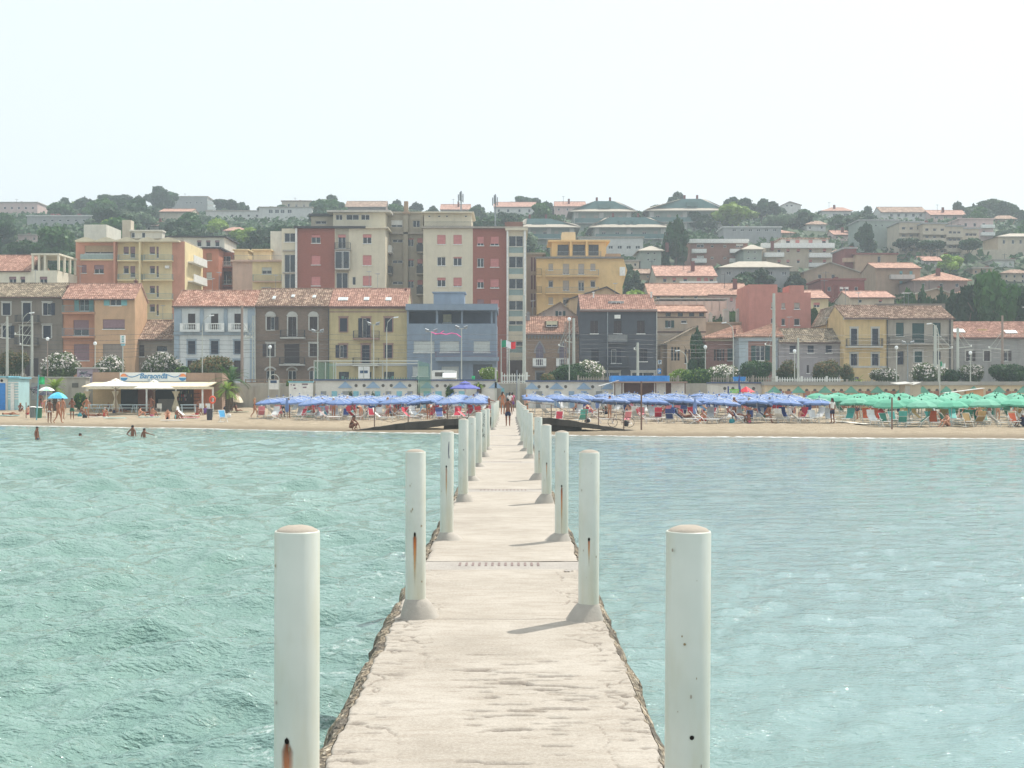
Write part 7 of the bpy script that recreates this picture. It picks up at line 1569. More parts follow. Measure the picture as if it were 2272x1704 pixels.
def lamp(px, yt, yb, kind, label, d=146, m=None, dxp=0):
    x = X(px, d); z0 = 3.3 if d > 139.5 else gz(x, d); z1 = Z(yt, d); t = thing('street_lamp', label, 'lamp', (x, d, z0), 'lamps along the railway'); m = m or mc
    if kind == 'globe': MB().tube([(x, d, z0), (x, d, z1-.15)], [.065, .04], 7).build('pole', m, t); MB().lathe([(.01, -.2), (.14, -.16), (.2, 0), (.14, .16), (.01, .2)], 12, (x, d, z1)).build('globe', lampw, t)
    if kind == 'arm':
        s = 1 if dxp >= 0 else -1; MB().tube([(x, d, z0), (x, d, z1-1.2), (x+s*.12, d, z1-.5), (x+s*.5, d, z1-.1), (x+s*.8, d, z1)], [.065, .05, .04, .035, .03], 7).build('pole', m, t); MB().obox((x+s*1.0, d, z1), (.25, 0, .03), (0, .11, 0), (0, 0, .06)).build('lamp_head', lampw, t)
    if kind == 'flood':
        MB().tube([(x, d, z0), (x, d, z1)], [.07, .05], 7).build('pole', m, t)
        for s in (-1, 1): MB().obox((x+s*.45, d-.1, z1+.1), (.2, 0, .07*s), (0, .1, .04), (0, -.05, .12)).build('floodlight', GREYM, t)
        MB().box(x-.6, x+.6, d-.03, d+.03, z1-.08, z1).build('crossbar', m, t)
lamp(50, 694, 835, 'arm', 'tall lamp with bent neck before the grey-brown house', dxp=1); lamp(105.5, 752, 836, 'globe', 'globe lamp on ochre pole left of the first oleander', m=mbn); lamp(211, 762, 845, 'globe', 'small globe lamp before the orange house'); lamp(449, 700, 840, 'arm', 'tall bent-neck lamp before the blue-white house', dxp=1); lamp(599, 770, 845, 'globe', 'globe lamp before the brick house')
lamp(858, 704, 840, 'arm', 'tall bent-neck lamp before the ochre yellow house', dxp=1); lamp(705, 736, 840, 'flood', 'floodlight mast before the brick house edge'); lamp(957, 735, 845, 'flood', 'floodlight mast left, before the blue house'); lamp(1024, 728, 848, 'flood', 'floodlight mast right, before the blue house'); lamp(1263, 708, 850, 'globe', 'white topped lamp before the red villa roof'); lamp(1565, 770, 845, 'globe', 'globe lamp before the tan villa'); lamp(1524, 778, 850, 'arm', 'low lamp with flat head before the villas', dxp=-1)
lamp(1627, 716, 842, 'arm', 'slim tall lamp before the pink villa', dxp=-1); lamp(1763, 779, 845, 'globe', 'globe lamp before the lilac house'); lamp(1989, 771, 850, 'globe', 'globe lamp before the yellow house'); lamp(2153, 783, 850, 'globe', 'globe lamp before the grey house'); lamp(2082, 718, 850, 'arm', 'tall lamp with angled head near the greige house', dxp=-1); lamp(1130, 770, 840, 'flood', 'floodlight mast behind the Italian flag'); lamp(829, 720, 842, 'flood', 'thin mast before the yellow house edge'); lamp(2014, 762, 850, 'flood', 'thin mast before the greige house', m=GREYM)
# flags
def flag(px, yt, yb, d, x0, x1, y0, y1, cols, label):
    t = thing('flag', label, 'flag', (X(px, d), d, 0.8 if d < 139 else 3.3)); z0 = ORG[t.name].z; MB().tube([(X(px, d), d, z0), P(px, yt, d)], .06, 6).build('pole', mc, t)
    n = len(cols)
    for i, m in enumerate(cols):
        mb = MB(); 
        for k in range(6):
            u0, u1 = (i+k/6)/n, (i+(k+1)/6)/n; f = lambda u: (X(x0+(x1-x0)*u, d), d-.15*math.sin(u*9), .12*math.sin(u*6)); a, b = f(u0), f(u1); mb.face((a[0], a[1], Z(y1, d)+a[2]), (b[0], b[1], Z(y1, d)+b[2]), (b[0], b[1], Z(y0, d)+b[2]), (a[0], a[1], Z(y0, d)+a[2])); mb.face((a[0], a[1]+.01, Z(y1, d)+a[2]), (a[0], a[1]+.01, Z(y0, d)+a[2]), (b[0], b[1]+.01, Z(y0, d)+b[2]), (b[0], b[1]+.01, Z(y1, d)+b[2]))
        mb.build('stripe', m, t)
FG, FW, FR = plain('flag_green', c(20, 140, 100)), plain('flag_white', c(236, 236, 236)), plain('flag_red', c(226, 50, 56)); flag(1112, 752, 840, 141, 1112.5, 1144, 757, 772, [FG, FW, FR], 'Italian tricolour flag flying above the pier gate'); flag(2085, 798, 868, 134, 2085.5, 2097, 804, 815, [FG, FW], 'small drooping green and white flag at right')
t = thing('green_banner', 'green banner on a turquoise pole at the left parasols', 'banner', (X(85, 108), 108, PZ(85, 108))); d = 108; MB().tube([(X(81, d), d, PZ(81, d)), P(86, 832, d)], .05, 6).build('pole', plain('turquoise_pole', c(110, 170, 180)), t); MB().box(X(86.5, d), X(99, d), d, d+.02, Z(853, d), Z(836, d)).build('cloth', plain('banner_green', c(60, 190, 120), .6, .5, scale=4), t)
t = thing('green_banner', 'small green banner on the cabins by the purple sunshade', 'banner', (X(1049, 137), 137, 3.4)); d = 137; MB().box(X(1046, d), X(1054, d), d, d+.02, Z(852, d), Z(834, d)).build('cloth', plain('banner_green', None), t); MB().tube([P(1046, 852, d), P(1046, 833, d)], .03, 5).build('pole', GREYM, t)
# pink ribbon between the floodlight masts
pts = [P(px, y_, 145.5) for px, y_ in ((957, 737), (968, 741), (980, 740), (990, 742), (1002, 739), (1013, 741), (1023, 748))]
t = thing('pink_streamer', 'tangled pink streamer strung between two floodlight masts', 'streamer', P(957, 737, 145.5)); MB().tube(pts, .05, 4).tube([P(965, 742, 145.5), P(977, 739.5, 145.4), P(985, 734, 145.5)], .04, 4).build('ribbon', plain('hot_pink', c(236, 90, 160)), t)
# sports court frame with nets, basketball board
gnet = N('green_net'); tr_ = gnet.n('BsdfTransparent'); ms_ = gnet.n('MixShader'); gnet.p.inputs['Base Color'].default_value = c(110, 160, 130); ms_.inputs[0].default_value = .45; gnet.l(tr_.outputs[0], ms_.inputs[1]); gnet.l(gnet.p.outputs[0], ms_.inputs[2]); gnet.l(ms_.outputs[0], gnet.out.inputs[0])
t = thing('sports_court_cage', 'pale metal court frame with green nets behind the left sunshades', 'court cage', (X(820, 141), 141, 3.3)); d = 141
for px in (697, 704, 722, 740, 745, 849, 928, 956): MB().tube([(X(px, d), d, 1.0 if px in (928, 956) else 3.3), P(px, 803 if px < 900 else 805, d)], .05, 6).build('post', mc, t)
for y_, a, b in ((801, 696, 928), (807, 745, 928)): MB().tube([P(a, y_, d), P(b, y_, d)], .05, 5).build('crossbar', mc, t)
MB().face(P(698, 862, d), P(745, 862, d+.5), P(745, 806, d+.5), P(698, 802, d)).build('net', gnet.m, t); MB().face(P(927, 872, 136), P(957, 872, 136.5), P(953, 807, 136.5), P(927, 800, 136)).build('net', gnet.m, t)
t = thing('basketball_board', 'white basketball board with lettered panel on the court', 'basketball board', P(807, 845, 142)); d = 142; MB().box(X(795, d), X(820, d), d, d+.1, Z(840, d), Z(813, d)).build('board', WHITE, t); MB().box(X(799, d), X(816, d), d-.03, d-.003, Z(828, d), Z(822, d)).build('panel', plain('sign_navy', c(60, 84, 110)), t); MB().tube([P(783, 811, d), P(839, 811, d)], .05, 5).tube([P(807, 811, d), P(807, 846, d)], .05, 5).build('frame', mc, t)
t = thing('notice_board', 'white notice board under a metal arch right of the palms', 'notice board', (X(607, 136), 136, PZ(607, 136))); d = 136; MB().box(X(597, d), X(618, d), d, d+.1, Z(864, d), Z(843, d)).build('board', WHITE, t); MB().box(X(600, d), X(614, d), d-.03, d-.003, Z(850, d), Z(844, d)).build('printed_header', plain('sign_navy', None), t)
MB().tube([(X(596, d), d, PZ(600, d)), P(596, 842, d)]+[P(607.5-11.5*math.cos(math.pi*k/10), 842-11*math.sin(math.pi*k/10), d) for k in range(11)]+[(X(619, d), d, PZ(600, d))], .04, 5).build('arch', mc, t)
t = thing('notice_board', 'long white and blue lettered board right of the arch sign', 'notice board', (X(668, 136), 136, PZ(668, 136))); MB().box(X(641, d), X(694, d), d, d+.12, Z(880, d), Z(849, d)).build('board', WHITE, t); MB().box(X(640, d), X(695, d), d-.1, d+.2, Z(849, d)+.003, Z(846, d)).build('cap', bl, t)
for a, b, y_ in ((645, 647, 852), (650, 655, 853), (670, 683, 851), (652, 657, 860), (672, 680, 858)): MB().box(X(a, d), X(b, d), d-.02, d-.003, Z(y_+3, d), Z(y_, d)).build('printed_mark', plain('sign_grey', c(130, 110, 120)), t)
# van / snack trailer, sign box, parking signs, shed
t = thing('white_trailer', 'white snack trailer with open flap behind the court', 'trailer', (X(985, 150), 150, 3.3)); d = 150; MB().prism([(X(957, d), 3.75), (X(1012, d), 3.75), (X(1012, d), Z(823, d)), (X(1008, d), Z(821.5, d)), (X(961, d), Z(821.5, d)), (X(957, d), Z(824, d))], d, d+2).build('body', WHITE, t)
MB().obox(P(997, 833, 149.6), (.75, 0, 0), (0, -.3, -.25), (0, -.02, .03)).build('flap', lampw, t); MB().box(X(965, d), X(985, d), d-.02, d-.003, Z(835, d), Z(826, d)).build('hatch', plain('porthole_dark', None), t)
for px in (968, 1002): m_ = MB(); m_.tube([(X(px, d), d+.1, 3.62), (X(px, d), d+.3, 3.62)], .32, 14); m_.build('wheel', black, t)
t = thing('sign_post', 'white box sign on a pole before the orange house', 'sign', (X(272.5, 148), 148, 3.3)); d = 148; MB().tube([(X(272.5, d), d, 3.3), P(272.5, 767, d)], .05, 6).build('pole', mc, t); bx = MB().box(X(267.5, d), X(277.5, d), d-.15, d+.15, Z(762, d), Z(744, d)).build('sign_box', WHITE, t); MB().box(X(269, d), X(277, d), d-.1, d+.1, Z(767, d), Z(763, d)).build('sign_foot', bl, t)
for k, y_ in enumerate((746, 751, 756)): MB().box(X(271, d), X(276, d), d-.17, d-.152, Z(y_+3, d), Z(y_, d)).build('printed_mark', plain('sign_teal', c(120, 170, 170)), t)
for (px, y0_, y1_, col_, lab) in ((1464, 799, 808, c(190, 200, 206), 'pale parking sign with letter P above the blue one'), (1463, 818, 829, c(50, 130, 200), 'blue parking sign with letter P beside the charcoal house')):
    d = 158; t = thing('parking_sign', lab, 'sign', (X(px, d), d, 3.3)); MB().box(X(px-4, d), X(px+4, d), d, d+.05, Z(y1_, d), Z(y0_, d)).build('plate', plain('plate_%d' % y0_, col_), t); MB().tube([(X(px, d), d+.08, 3.3), P(px, y0_, d)+Vector((0, .08, 0))], .03, 5).build('pole', GREYM, t); pl_ = text('P', .5, WHITE if y0_ > 810 else plain('sign_navy', None), t, P(px, y1_-1.5, d-.03)-ORG[t.name], off=.01)
t = thing('graffiti_shed', 'small shed sprayed with mauve graffiti left of the bar roof', 'shed', (X(189, 143), 143, 3.3)); d = 143; MB().box(X(171, d), X(206, d), d, d+2, 3.0, Z(818, d)).build('wall', stucco('shed_mauve', c(176, 160, 176), .4), t); MB().box(X(168, d), X(225, d), d-.3, d+2.2, Z(818, d)+.003, Z(815, d)).build('roof', STONE, t)
for k in range(7): x0 = X(rg_.uniform(174, 203), d); z0 = Z(rg_.uniform(822, 838), d); MB().tube([(x0+rg_.uniform(-.4, .4), d-.03, z0+rg_.uniform(-.4, .4)) for q in range(5)], .04, 4).build('graffiti', gcol[k % 4], t)
t = thing('purple_sunshade', 'large two-tier periwinkle sunshade behind the left blue rows', 'sunshade', (X(1032, 132), 132, PZ(1032, 132))); d = 132; u_ = plain('purple_canvas', c(92, 98, 170), .8, .15); MB().tube([(X(1032, d), d, PZ(1032, d)), P(1032, 848, d)], .06, 7).build('pole', WHITE, t); MB().lathe([(1.5, 0), (1.45, .1), (.5, .48), (.45, .5)], 8, P(1032, 863, d)).build('canopy', u_, t); MB().lathe([(.6, 0), (.55, .06), (.02, .25)], 8, P(1032, 851, d)).build('canopy_vent', u_, t)
# pier gate: posts and dark opening
t = thing('pier_gate', 'open metal gate posts where the pier meets the promenade', 'gate', (X(1122, 136.8), 136.8, .8)); d = 136.8
for px in (1100, 1151): MB().box(X(px, d)-.1, X(px, d)+.1, d, d+.2, .8, Z(815 if px < 1120 else 840, d)).build('post', mc, t)
MB().box(X(1112, d), X(1119, d), d+.6, d+.8, .8, Z(861, d)).build('gate_leaf', plain('turquoise_pole', None), t); MB().box(X(1122, d), X(1136, d), d+1.2, d+1.4, .8, Z(872, d)).build('planter', plain('planter_grey', c(110, 120, 126)), t)
t = thing('grey_pole', 'tall thin grey pole right of the pier gate', 'pole', (X(1146, 122), 122, PZ(1146, 122))); MB().tube([(X(1146, 122), 122, PZ(1146, 122)), P(1147, 821, 122)], .05, 6).build('pole', GREYM, t)
# ------------------------------------------------------------------ sunshades
def faded(key, col):      # canvas bleached differently on each sunshade
    if key in MC: return MC[key]
    n = N(key); oi = n.n('ObjectInfo'); b_ = n.ramp(oi.outputs['Random'], [(0, sc(col, .82)), (.6, col), (1, dsat(sc(col, 1.2), .7))])
    n.l(n.mix(.25, b_, n.ramp(n.noise(4, 3), [(.3, sc(col, .7)), (.7, sc(col, 1.2))])), n.p.inputs['Base Color']); n.p.inputs['Roughness'].default_value = .9; MC[key] = n.m; return n.m
def umb_meshes(kind):
    n = 8; mb = MB()
    if kind == 'blue':
        m = faded('sunshade_blue', c(106, 131, 178)); R0, H0 = 1.10, .26; prof = [(.0, .235), (.10, .235), (.4, .18), (.75, .10), (1.0, 0)]
    else:
        m = faded('sunshade_green', c(94, 168, 140)); R0, H0 = 1.05, .40; prof = [(.0, .40), (.12, .40), (.4, .35), (.7, .23), (1.0, 0)]
    seg = 32; rings = []
    for r_, z in prof[1:]:
        ring = []
        for k in range(seg):
            a = 2*math.pi*k/seg; ph = (k % 4)/4; sag = math.sin(ph*math.pi); ring.append((R0*r_*math.cos(a)*(1-.07*sag*r_), R0*r_*math.sin(a)*(1-.07*sag*r_), z-(-.012 if 0 else .03*sag*r_)))
        rings.append(ring)
    b = len(mb.v); mb.v.append((0, 0, prof[0][1]+.01))
    for rg in rings: mb.v += rg
    for k in range(seg): mb.f.append((b, b+1+k, b+1+(k+1) % seg)); mb.mi.append(0)
    for i in range(len(rings)-1):
        for k in range(seg): mb.f.append((b+1+i*seg+k, b+1+(i+1)*seg+k, b+1+(i+1)*seg+(k+1) % seg, b+1+i*seg+(k+1) % seg)); mb.mi.append(0)
    can = mb.mesh('canopy', m)
    va = MB(); rg = rings[-1]
    for k in range(seg):
        p, q = rg[k], rg[(k+1) % seg]; dr = lambda kk: .10+.05*abs(math.sin(kk*math.pi/2)) if kind == 'blue' else .10
        va.face(p, (p[0], p[1], p[2]-dr(k)), (q[0], q[1], q[2]-dr(k+1)), q)
    val = va.mesh('valance', m)
    pol = MB().tube([(0, 0, -1.55), (0, 0, .40)], .022, 6).mesh('pole', WHITE); cap = MB().lathe([(.05, .4), (.06, .45), (.02, .52), (.01, .52)], 8).mesh('finial', m if kind == 'blue' else plain('finial_green', c(60, 120, 96)))
    rb = MB()
    for k in range(8): a = 2*math.pi*k/8; rb.tube([(0, 0, .36), (.5*R0*math.cos(a), .5*R0*math.sin(a), .22), (.97*R0*math.cos(a), .97*R0*math.sin(a), -.01)], .01, 3)
    ribs = rb.mesh('rib_frame', WHITE); return can, val, pol, cap, ribs
FOLD = {k: MB().lathe([(.04, -.75), (.13, -.7), (.16, -.4), (.11, .0), (.05, .35), (.01, .42)], 10).mesh('canopy', (faded('sunshade_'+k, c(106, 131, 178) if k == 'blue' else c(94, 168, 140)))) for k in ('blue', 'green')}
UM = {k: umb_meshes(k) for k in ('blue', 'green')}; ru = random.Random(12); UPOS = []
def umbrella(kind, x, y, h, lab, tilt=(0, 0), grp=None):
    z = gz(x, y); t = thing('beach_umbrella', lab, 'beach umbrella', (x, y, z), grp)
    can, val, pol, cap, ribs = UM[kind]; rolled = ru.random() < .05; lab = lab.replace('beach umbrella', 'folded beach umbrella') if rolled else lab; t['label'] = lab; hz_ = h-(.52 if kind == 'blue' else .55); rot = (tilt[0], tilt[1], ru.random()*.8)
    if rolled: link('canopy', FOLD[kind], t, (0, 0, hz_)); link('pole', pol, t, (0, 0, hz_-.08)); UPOS.append((x, y, kind)); return t
    a = link('canopy', can, t, (0, 0, hz_), rot); link('valance', val, a); link('rib_frame', ribs, a); link('finial', cap, a)
    link('pole', pol, t, (0, 0, hz_-.08)); 
    if hz_ > 1.55: pass
    UPOS.append((x, y, kind)); return t
rows = {'right': [], 'left': [], 'green': []}
starts = [12.8, 10.6, 8.0, 5.2, 2.6, 2.0, 2.0, 2.0]
for r_ in range(8):
    y = 94.5+4.35*r_; x = starts[r_]; xe = 21.9+.12*(y-94.5); k = 0
    while x < xe:
        umbrella('blue', x+ru.uniform(-.12, .12), y+ru.uniform(-.15, .15), 1.86, 'blue beach umbrella, %s from the pier in the %s row right of the pier' % (ORDW[k], ORDW[r_]), (R(ru.uniform(-5, 4)), R(ru.uniform(1, 9))), 'blue umbrellas right of the pier'); x += 2.2; k += 1
for r_ in range(6):
    y = 106+4.3*r_; x = -2.9-.012*(y-106); xe = X(592 if r_ < 4 else 620, y); k = 0
    while x > xe:
        umbrella('blue', x+ru.uniform(-.12, .12), y+ru.uniform(-.15, .15), 1.84, 'blue beach umbrella, %s from the pier in the %s row left of the pier' % (ORDW[k], ORDW[r_]), (R(ru.uniform(-5, 4)), R(ru.uniform(-8, 1))), 'blue umbrellas left of the pier'); x -= 2.12; k += 1
for r_ in range(9):
    y = 86.5+4.2*r_; x = 23.0+.12*(y-86)+ (1.0 if r_ % 2 else 0)+(1.2 if r_ == 0 else 0); k = 0
    while X(2330, y) > x:
        if not (r_ == 0 and x < 23.5):
            umbrella('green', x+ru.uniform(-.15, .15), y+ru.uniform(-.2, .2), 1.85+ru.uniform(-.05, .05), 'mint green beach umbrella, %s from the left in the %s green row' % (ORDW[k], ORDW[r_]), (R(ru.uniform(-3, 6)), R(ru.uniform(-5, 5))), 'green umbrellas at the right'); k += 1
        x += 1.98
# ------------------------------------------------------------------ loungers and deck chairs
LM = {}
def lounger(kind, col):
    k = (kind, col)
    if k in LM: return LM[k]
    fab = {'red': plain('fabric_red', c(196, 54, 74)), 'blue': plain('fabric_navy', c(52, 72, 130)), 'pink': plain('fabric_pink', c(214, 130, 140)), 'white': plain('fabric_white', c(216, 216, 214)), 'teal': plain('fabric_teal', c(80, 170, 160)), 'orange': plain('fabric_orange', c(222, 110, 70)), 'green': plain('fabric_green', c(50, 120, 100)), 'sky': plain('fabric_sky', c(90, 170, 214)), 'stripe': plain('fabric_tan', c(190, 160, 110))}[col]
    fr = MB(); r_ = .022; parts = []
    if kind == 'bed':
        for s in (-.3, .3): fr.tube([(s, -.95, .34), (s, .35, .34)], r_, 4).tube([(s, .3, .36), (s, .82, .78)], r_, 4)
        fr.tube([(-.3, -.95, .34), (.3, -.95, .34)], r_, 4).tube([(-.3, .82, .78), (.3, .82, .78)], r_, 4).tube([(-.3, .35, .34), (.3, .35, .34)], r_, 4)
        legs = MB()
        for y in (-.75, .2):
            for s in (-.3, .3): legs.tube([(s, y-.08, 0), (s, y+.08, .34)], r_*.9, 4)
        legs.tube([(-.3, -.83, .02), (.3, -.83, .02)], r_*.8, 4).tube([(-.3, .12, .02), (.3, .12, .02)], r_*.8, 4)
        parts = [('frame', fr, WHITE), ('leg_frame', legs, WHITE), ('fabric_bed', MB().box(-.27, .27, -.92, .33, .31, .335), fab), ('fabric_back', MB().obox((0, .57, .585), (.27, 0, 0), (0, .26, .21), (0, -.01, .012)), fab), ('sun_visor', MB().obox((0, .86, .98), (.3, 0, 0), (0, .05, .17), (0, -.012, .004)), fab)]
    else:
        for s in (-.28, .28): fr.tube([(s, -.5, 0), (s, .42, 1.0)], r_, 4).tube([(s, .4, 0), (s, -.45, .42)], r_, 4)
        fr.tube([(-.28, .42, 1.0), (.28, .42, 1.0)], r_, 4).tube([(-.28, -.45, .42), (.28, -.45, .42)], r_, 4).tube([(-.28, .4, .02), (.28, .4, .02)], r_, 4).tube([(-.34, -.35, .55), (-.34, .2, .6)], r_, 4).tube([(.34, -.35, .55), (.34, .2, .6)], r_, 4)
        parts = [('frame', fr, WHITE), ('fabric_back', MB().obox((0, .25, .72), (.25, 0, 0), (0, .13, .28), (0, -.012, .006)), fab), ('fabric_seat', MB().obox((0, -.15, .38), (.25, 0, 0), (0, .29, -.04), (0, .002, .012)), fab)]
    LM[k] = [(n_, mb.mesh(n_, m)) for n_, mb, m in parts]; return LM[k]
lcount = {}
def put_lounger(kind, col, x, y, rz, lab, grp='sun loungers and deck chairs'):
    t = thing('sun_lounger' if kind == 'bed' else 'deck_chair', lab, 'sun lounger' if kind == 'bed' else 'deck chair', (x, y, gz(x, y)-.01), grp, rz)
    for n_, me in lounger(kind, col): link(n_, me, t)
    t.scale = (.88, .88, .88)
rl = random.Random(77); CW = {'red': 'red', 'blue': 'navy blue', 'pink': 'pink', 'white': 'white', 'teal': 'teal', 'orange': 'orange', 'green': 'dark green', 'sky': 'sky blue', 'stripe': 'tan'}
seen_l = {}; LPOS = []
for i, (x, y, kind) in enumerate(UPOS):
    side = 'right of the pier' if kind == 'blue' and x > 0 else ('left of the pier' if kind == 'blue' else 'under the green umbrellas')
    front = y < 103 if kind == 'blue' and x > 0 else (y < 113 if kind == 'blue' else y < 95)
    if not front and rl.random() < .35: continue
    for s in ((-.55, .55) if front or rl.random() < .25 else (rl.choice((-.5, .5)),)):
        kd = 'bed' if rl.random() < .8 else 'chair'; col = rl.choice(['red', 'white', 'blue', 'white', 'pink', 'white', 'red', 'white', 'red', 'sky'] if kind == 'blue' else ['green', 'stripe', 'orange', 'teal', 'stripe', 'white', 'white'])
        xx, yy = x+s*1.15, y-rl.uniform(.3, 1.5); rz = rl.choice((0, 0, math.pi, math.pi/2, -math.pi/2, .6, -.6, 2.5))+rl.uniform(-.25, .25)
        LPOS.append((kd, col, xx, yy, rz, side))
for k in range(8):      # strays between the pier and the first right rows, in front of the shade
    LPOS.append(('bed' if k % 3 else 'chair', ['red', 'teal', 'red', 'pink', 'red', 'blue', 'blue', 'pink'][k], 3.2+k*1.55, 93+rl.uniform(-1.5, 3), rl.choice((0, math.pi, 1.5))+rl.uniform(-.3, .3), 'right of the pier'))
for k in range(6): LPOS.append(('bed', ['pink', 'red', 'white', 'red', 'blue', 'red'][k], -13.8+k*2.1, 101.5+rl.uniform(-1, 1.5), rl.choice((0, 1.5, -1.5))+rl.uniform(-.3, .3), 'left of the pier'))
LPOS = [q for q in LPOS if not any(abs(CX+F*q[2]/q[3]-px) < w_ and q[3] < 114 for px, w_ in ((562, 34), (640, 15)))]      # the open sand where two women stand
LPOS.sort(key=lambda q: (q[5], q[0], q[1], q[2]))
for kd, col, x, y, rz, side in LPOS:
    k = (kd, col, side); i = seen_l.get(k, 0); seen_l[k] = i+1
    put_lounger(kd, col, x, y, rz, '%s %s %s, %s from the left of its colour' % (CW[col], 'folding sunbed' if kd == 'bed' else 'upright deck chair', side, ORDW[i]))
put_lounger('chair', 'sky', X(494, 101), 101, .5, 'lone blue towel-covered deck chair left of the lifebuoy bin')
put_lounger('bed', 'white', X(415, 110), 110, 1.5, 'lone white folding sunbed on the open sand before the bar')

CM = {}
def colored(me, m):
    k = (me.name, m.name)
    if k not in CM: q = me.copy(); q.materials.clear(); q.materials.append(m); CM[k] = q
    return CM[k]
def person(x, y, rz, pose, wear, col, lab, skin_='tan', hair='brown', fem=False, h=1.7, z=None, grp='people on the beach', col2=None):
    B_ = body(pose, fem); z = gz(x, y) if z is None else z
    t = thing('person', lab, 'person', (x, y, z), grp, rz); k = h/1.7; t.scale = (k, k, k)
    link('body', colored(B_['body'], SKINM[skin_]), t); link('hair' if hair != 'cap' else 'cap', colored(B_['longhair'] if fem and hair != 'cap' else B_['hair'], HAIR[hair]), t)
    for wv, cc_ in zip(wear, (col, col2 or col)):
        nm = {'shorts': 'shorts', 'trunks': 'swim_trunks', 'briefs': 'swim_briefs', 'suit': 'swimsuit', 'top': 'bikini_top', 'shirt': 'shirt'}[wv]; link(nm, colored(B_[wv], clm(cc_)), t)
    return t
AWAY = math.pi
def pp(px, py, *a, **k):
    d = gd(px, py); return person(X(px, d), d, *a, **k)
# on the pier
DZ = .8
d = 1.65*F/(946-HY); person(X(1127, d), d, AWAY, 'stand', ['shorts'], 'navy', 'boy in knee-length navy shorts walking away along the pier', 'dark', 'black', h=1.32, z=DZ, grp='people on the pier')
d = 1.65*F/(920-HY); person(X(1115, d), d, 2.6, 'hips', ['briefs', 'top'], 'orange', 'woman in an orange bikini with raised elbow standing on the pier', 'tan', 'brown', True, 1.66, DZ, 'people on the pier')
d = 1.65*F/(916-HY); person(X(1131, d), d+.4, 2.9, 'walk', ['shirt', 'shorts'], 'white', 'person in white top and black trousers behind the boy on the pier', 'dark', 'black', True, 1.62, DZ, 'people on the pier', 'black')
person(X(1137, 112), 112, 2.9, 'stand', ['shirt', 'shorts'], 'pink', 'person in pale top farthest along the pier', 'dark', 'black', True, 1.6, DZ, 'people on the pier', 'purple')
# standing left group
for a in [(110, 939, AWAY, 'stand', ['trunks'], 'white', 'man in white trunks seen from behind near the bins', 'dark', 'black'), (129, 939.5, 2.4, 'walk', ['briefs'], 'black', 'bald tanned person in a black brief walking at the waterline', 'tan', 'grey'), (139, 931, 2.9, 'stand', ['briefs'], 'white', 'tanned person in white briefs under the cyan umbrella', 'tan', 'brown'),
          (160, 930.5, .1, 'phone', ['shorts'], 'green', 'man in long green shorts standing with folded arms', 'dark', 'black'), (192, 928, 3.0, 'hips', ['trunks'], 'cyan', 'man in light cyan trunks facing the bar', 'tan', 'brown'), (96, 916, .9, 'bend', ['trunks'], 'pink', 'person bending over under the dark umbrella', 'pale', 'brown'), (90, 912, .2, 'stand', ['suit'], 'black', 'person in dark swimsuit behind the bending one', 'dark', 'black')]:
    pp(a[0], a[1], *a[2:7], skin_=a[7], hair=a[8], h=1.74)
for a in [(565, 927, 1.9, 'walk', ['suit'], 'black', 'fair-haired woman in black walking on the open sand', 'tan', 'blond'), (640, 928, .6, 'phone', ['briefs', 'top'], 'orange', 'dark-haired woman standing with hands at her chest before the blue umbrellas', 'tan', 'black')]:
    pp(a[0], a[1], *a[2:7], skin_=a[7], hair=a[8], fem=True, h=1.66)
pp(1085, 923, AWAY, 'point', ['briefs'], 'black', 'person in white cap with arm stretched left beside the pier', skin_='dark', hair='cap', h=1.62)
for a in [(22, 921, 1.4, 'lie', ['trunks'], 'black', 'man in black trunks lying near the left edge'), (45, 914, .6, 'kneesup', ['suit'], 'white', 'person in white sitting at the left edge'), (62, 921, 2.6, 'kneesup', ['trunks'], 'red', 'person sitting close behind the grey bin'), (180, 924, 2.2, 'kneesup', ['suit'], 'teal', 'person sitting at the feet of the man in cyan trunks'), (213, 924, 1.4, 'lie', ['trunks'], 'white', 'person lying on a towel beside the cyan-trunks man'),
          (232, 926, 3.1, 'kneesup', ['suit'], 'red', 'pale-haired person in red sitting with back to the sea'), (246, 912, 1.8, 'leanback', ['trunks'], 'navy', 'person leaning back on the upper sand before the bar'), (263, 912, 1.4, 'lie', ['suit'], 'orange', 'person in orange lying before the bar'), (310, 925, 2.0, 'kneesup', ['suit'], 'teal', 'child in teal sitting left of the sunbathing pair'), (325, 918, 1.5, 'lie', ['trunks'], 'red', 'person lying behind the seated pair'),
          (338, 925, 2.7, 'kneesup', ['trunks'], 'pink', 'person with tanned back at the centre of the sunbathing group'), (372, 931, .2, 'kneesup', ['trunks'], 'navy', 'man with raised knees, left of the seated couple'), (392, 931, 2.7, 'kneesup', ['suit'], 'cyan', 'capped person, right of the seated couple'), (420, 926, 1.5, 'lie', ['suit'], 'pink', 'person lying on a pink towel left of the black bin'),
          (438, 922, 2.6, 'kneesup', ['trunks'], 'red', 'person sitting left of the black bin, front'), (442, 913, .5, 'chair', ['trunks'], 'navy', 'person on a chair left of the black bin'), (456, 921, 2.9, 'kneesup', ['shirt'], 'purple', 'person in purple beside the black bin'), (525, 914, 2.8, 'leanback', ['suit'], 'green', 'person in blue hat lying back near the cream parasol'), (335, 922, 0, 'hips', ['briefs'], 'orange', 'person standing among the sunbathers before the bar'), (202, 908, 1.0, 'leanback', ['suit'], 'teal', 'person lying back near the palm shrubs'), (315, 908, 1.6, 'lie', ['suit'], 'white', 'person under the right cream parasol edge')]:
    pp(a[0], a[1], *a[2:7], skin_=rl.choice(('tan', 'dark', 'pale')), hair='grey' if 'pale-haired' in a[6] else ('cap' if 'capped' in a[6] else rl.choice(('brown', 'black', 'blond'))), fem=a[4][0] == 'suit', h=1.68)
pp(783, 955, 1.2, 'squat', ['suit'], 'black', 'person squatting at the lower tip of the left ramp', skin_='dark', fem=True)
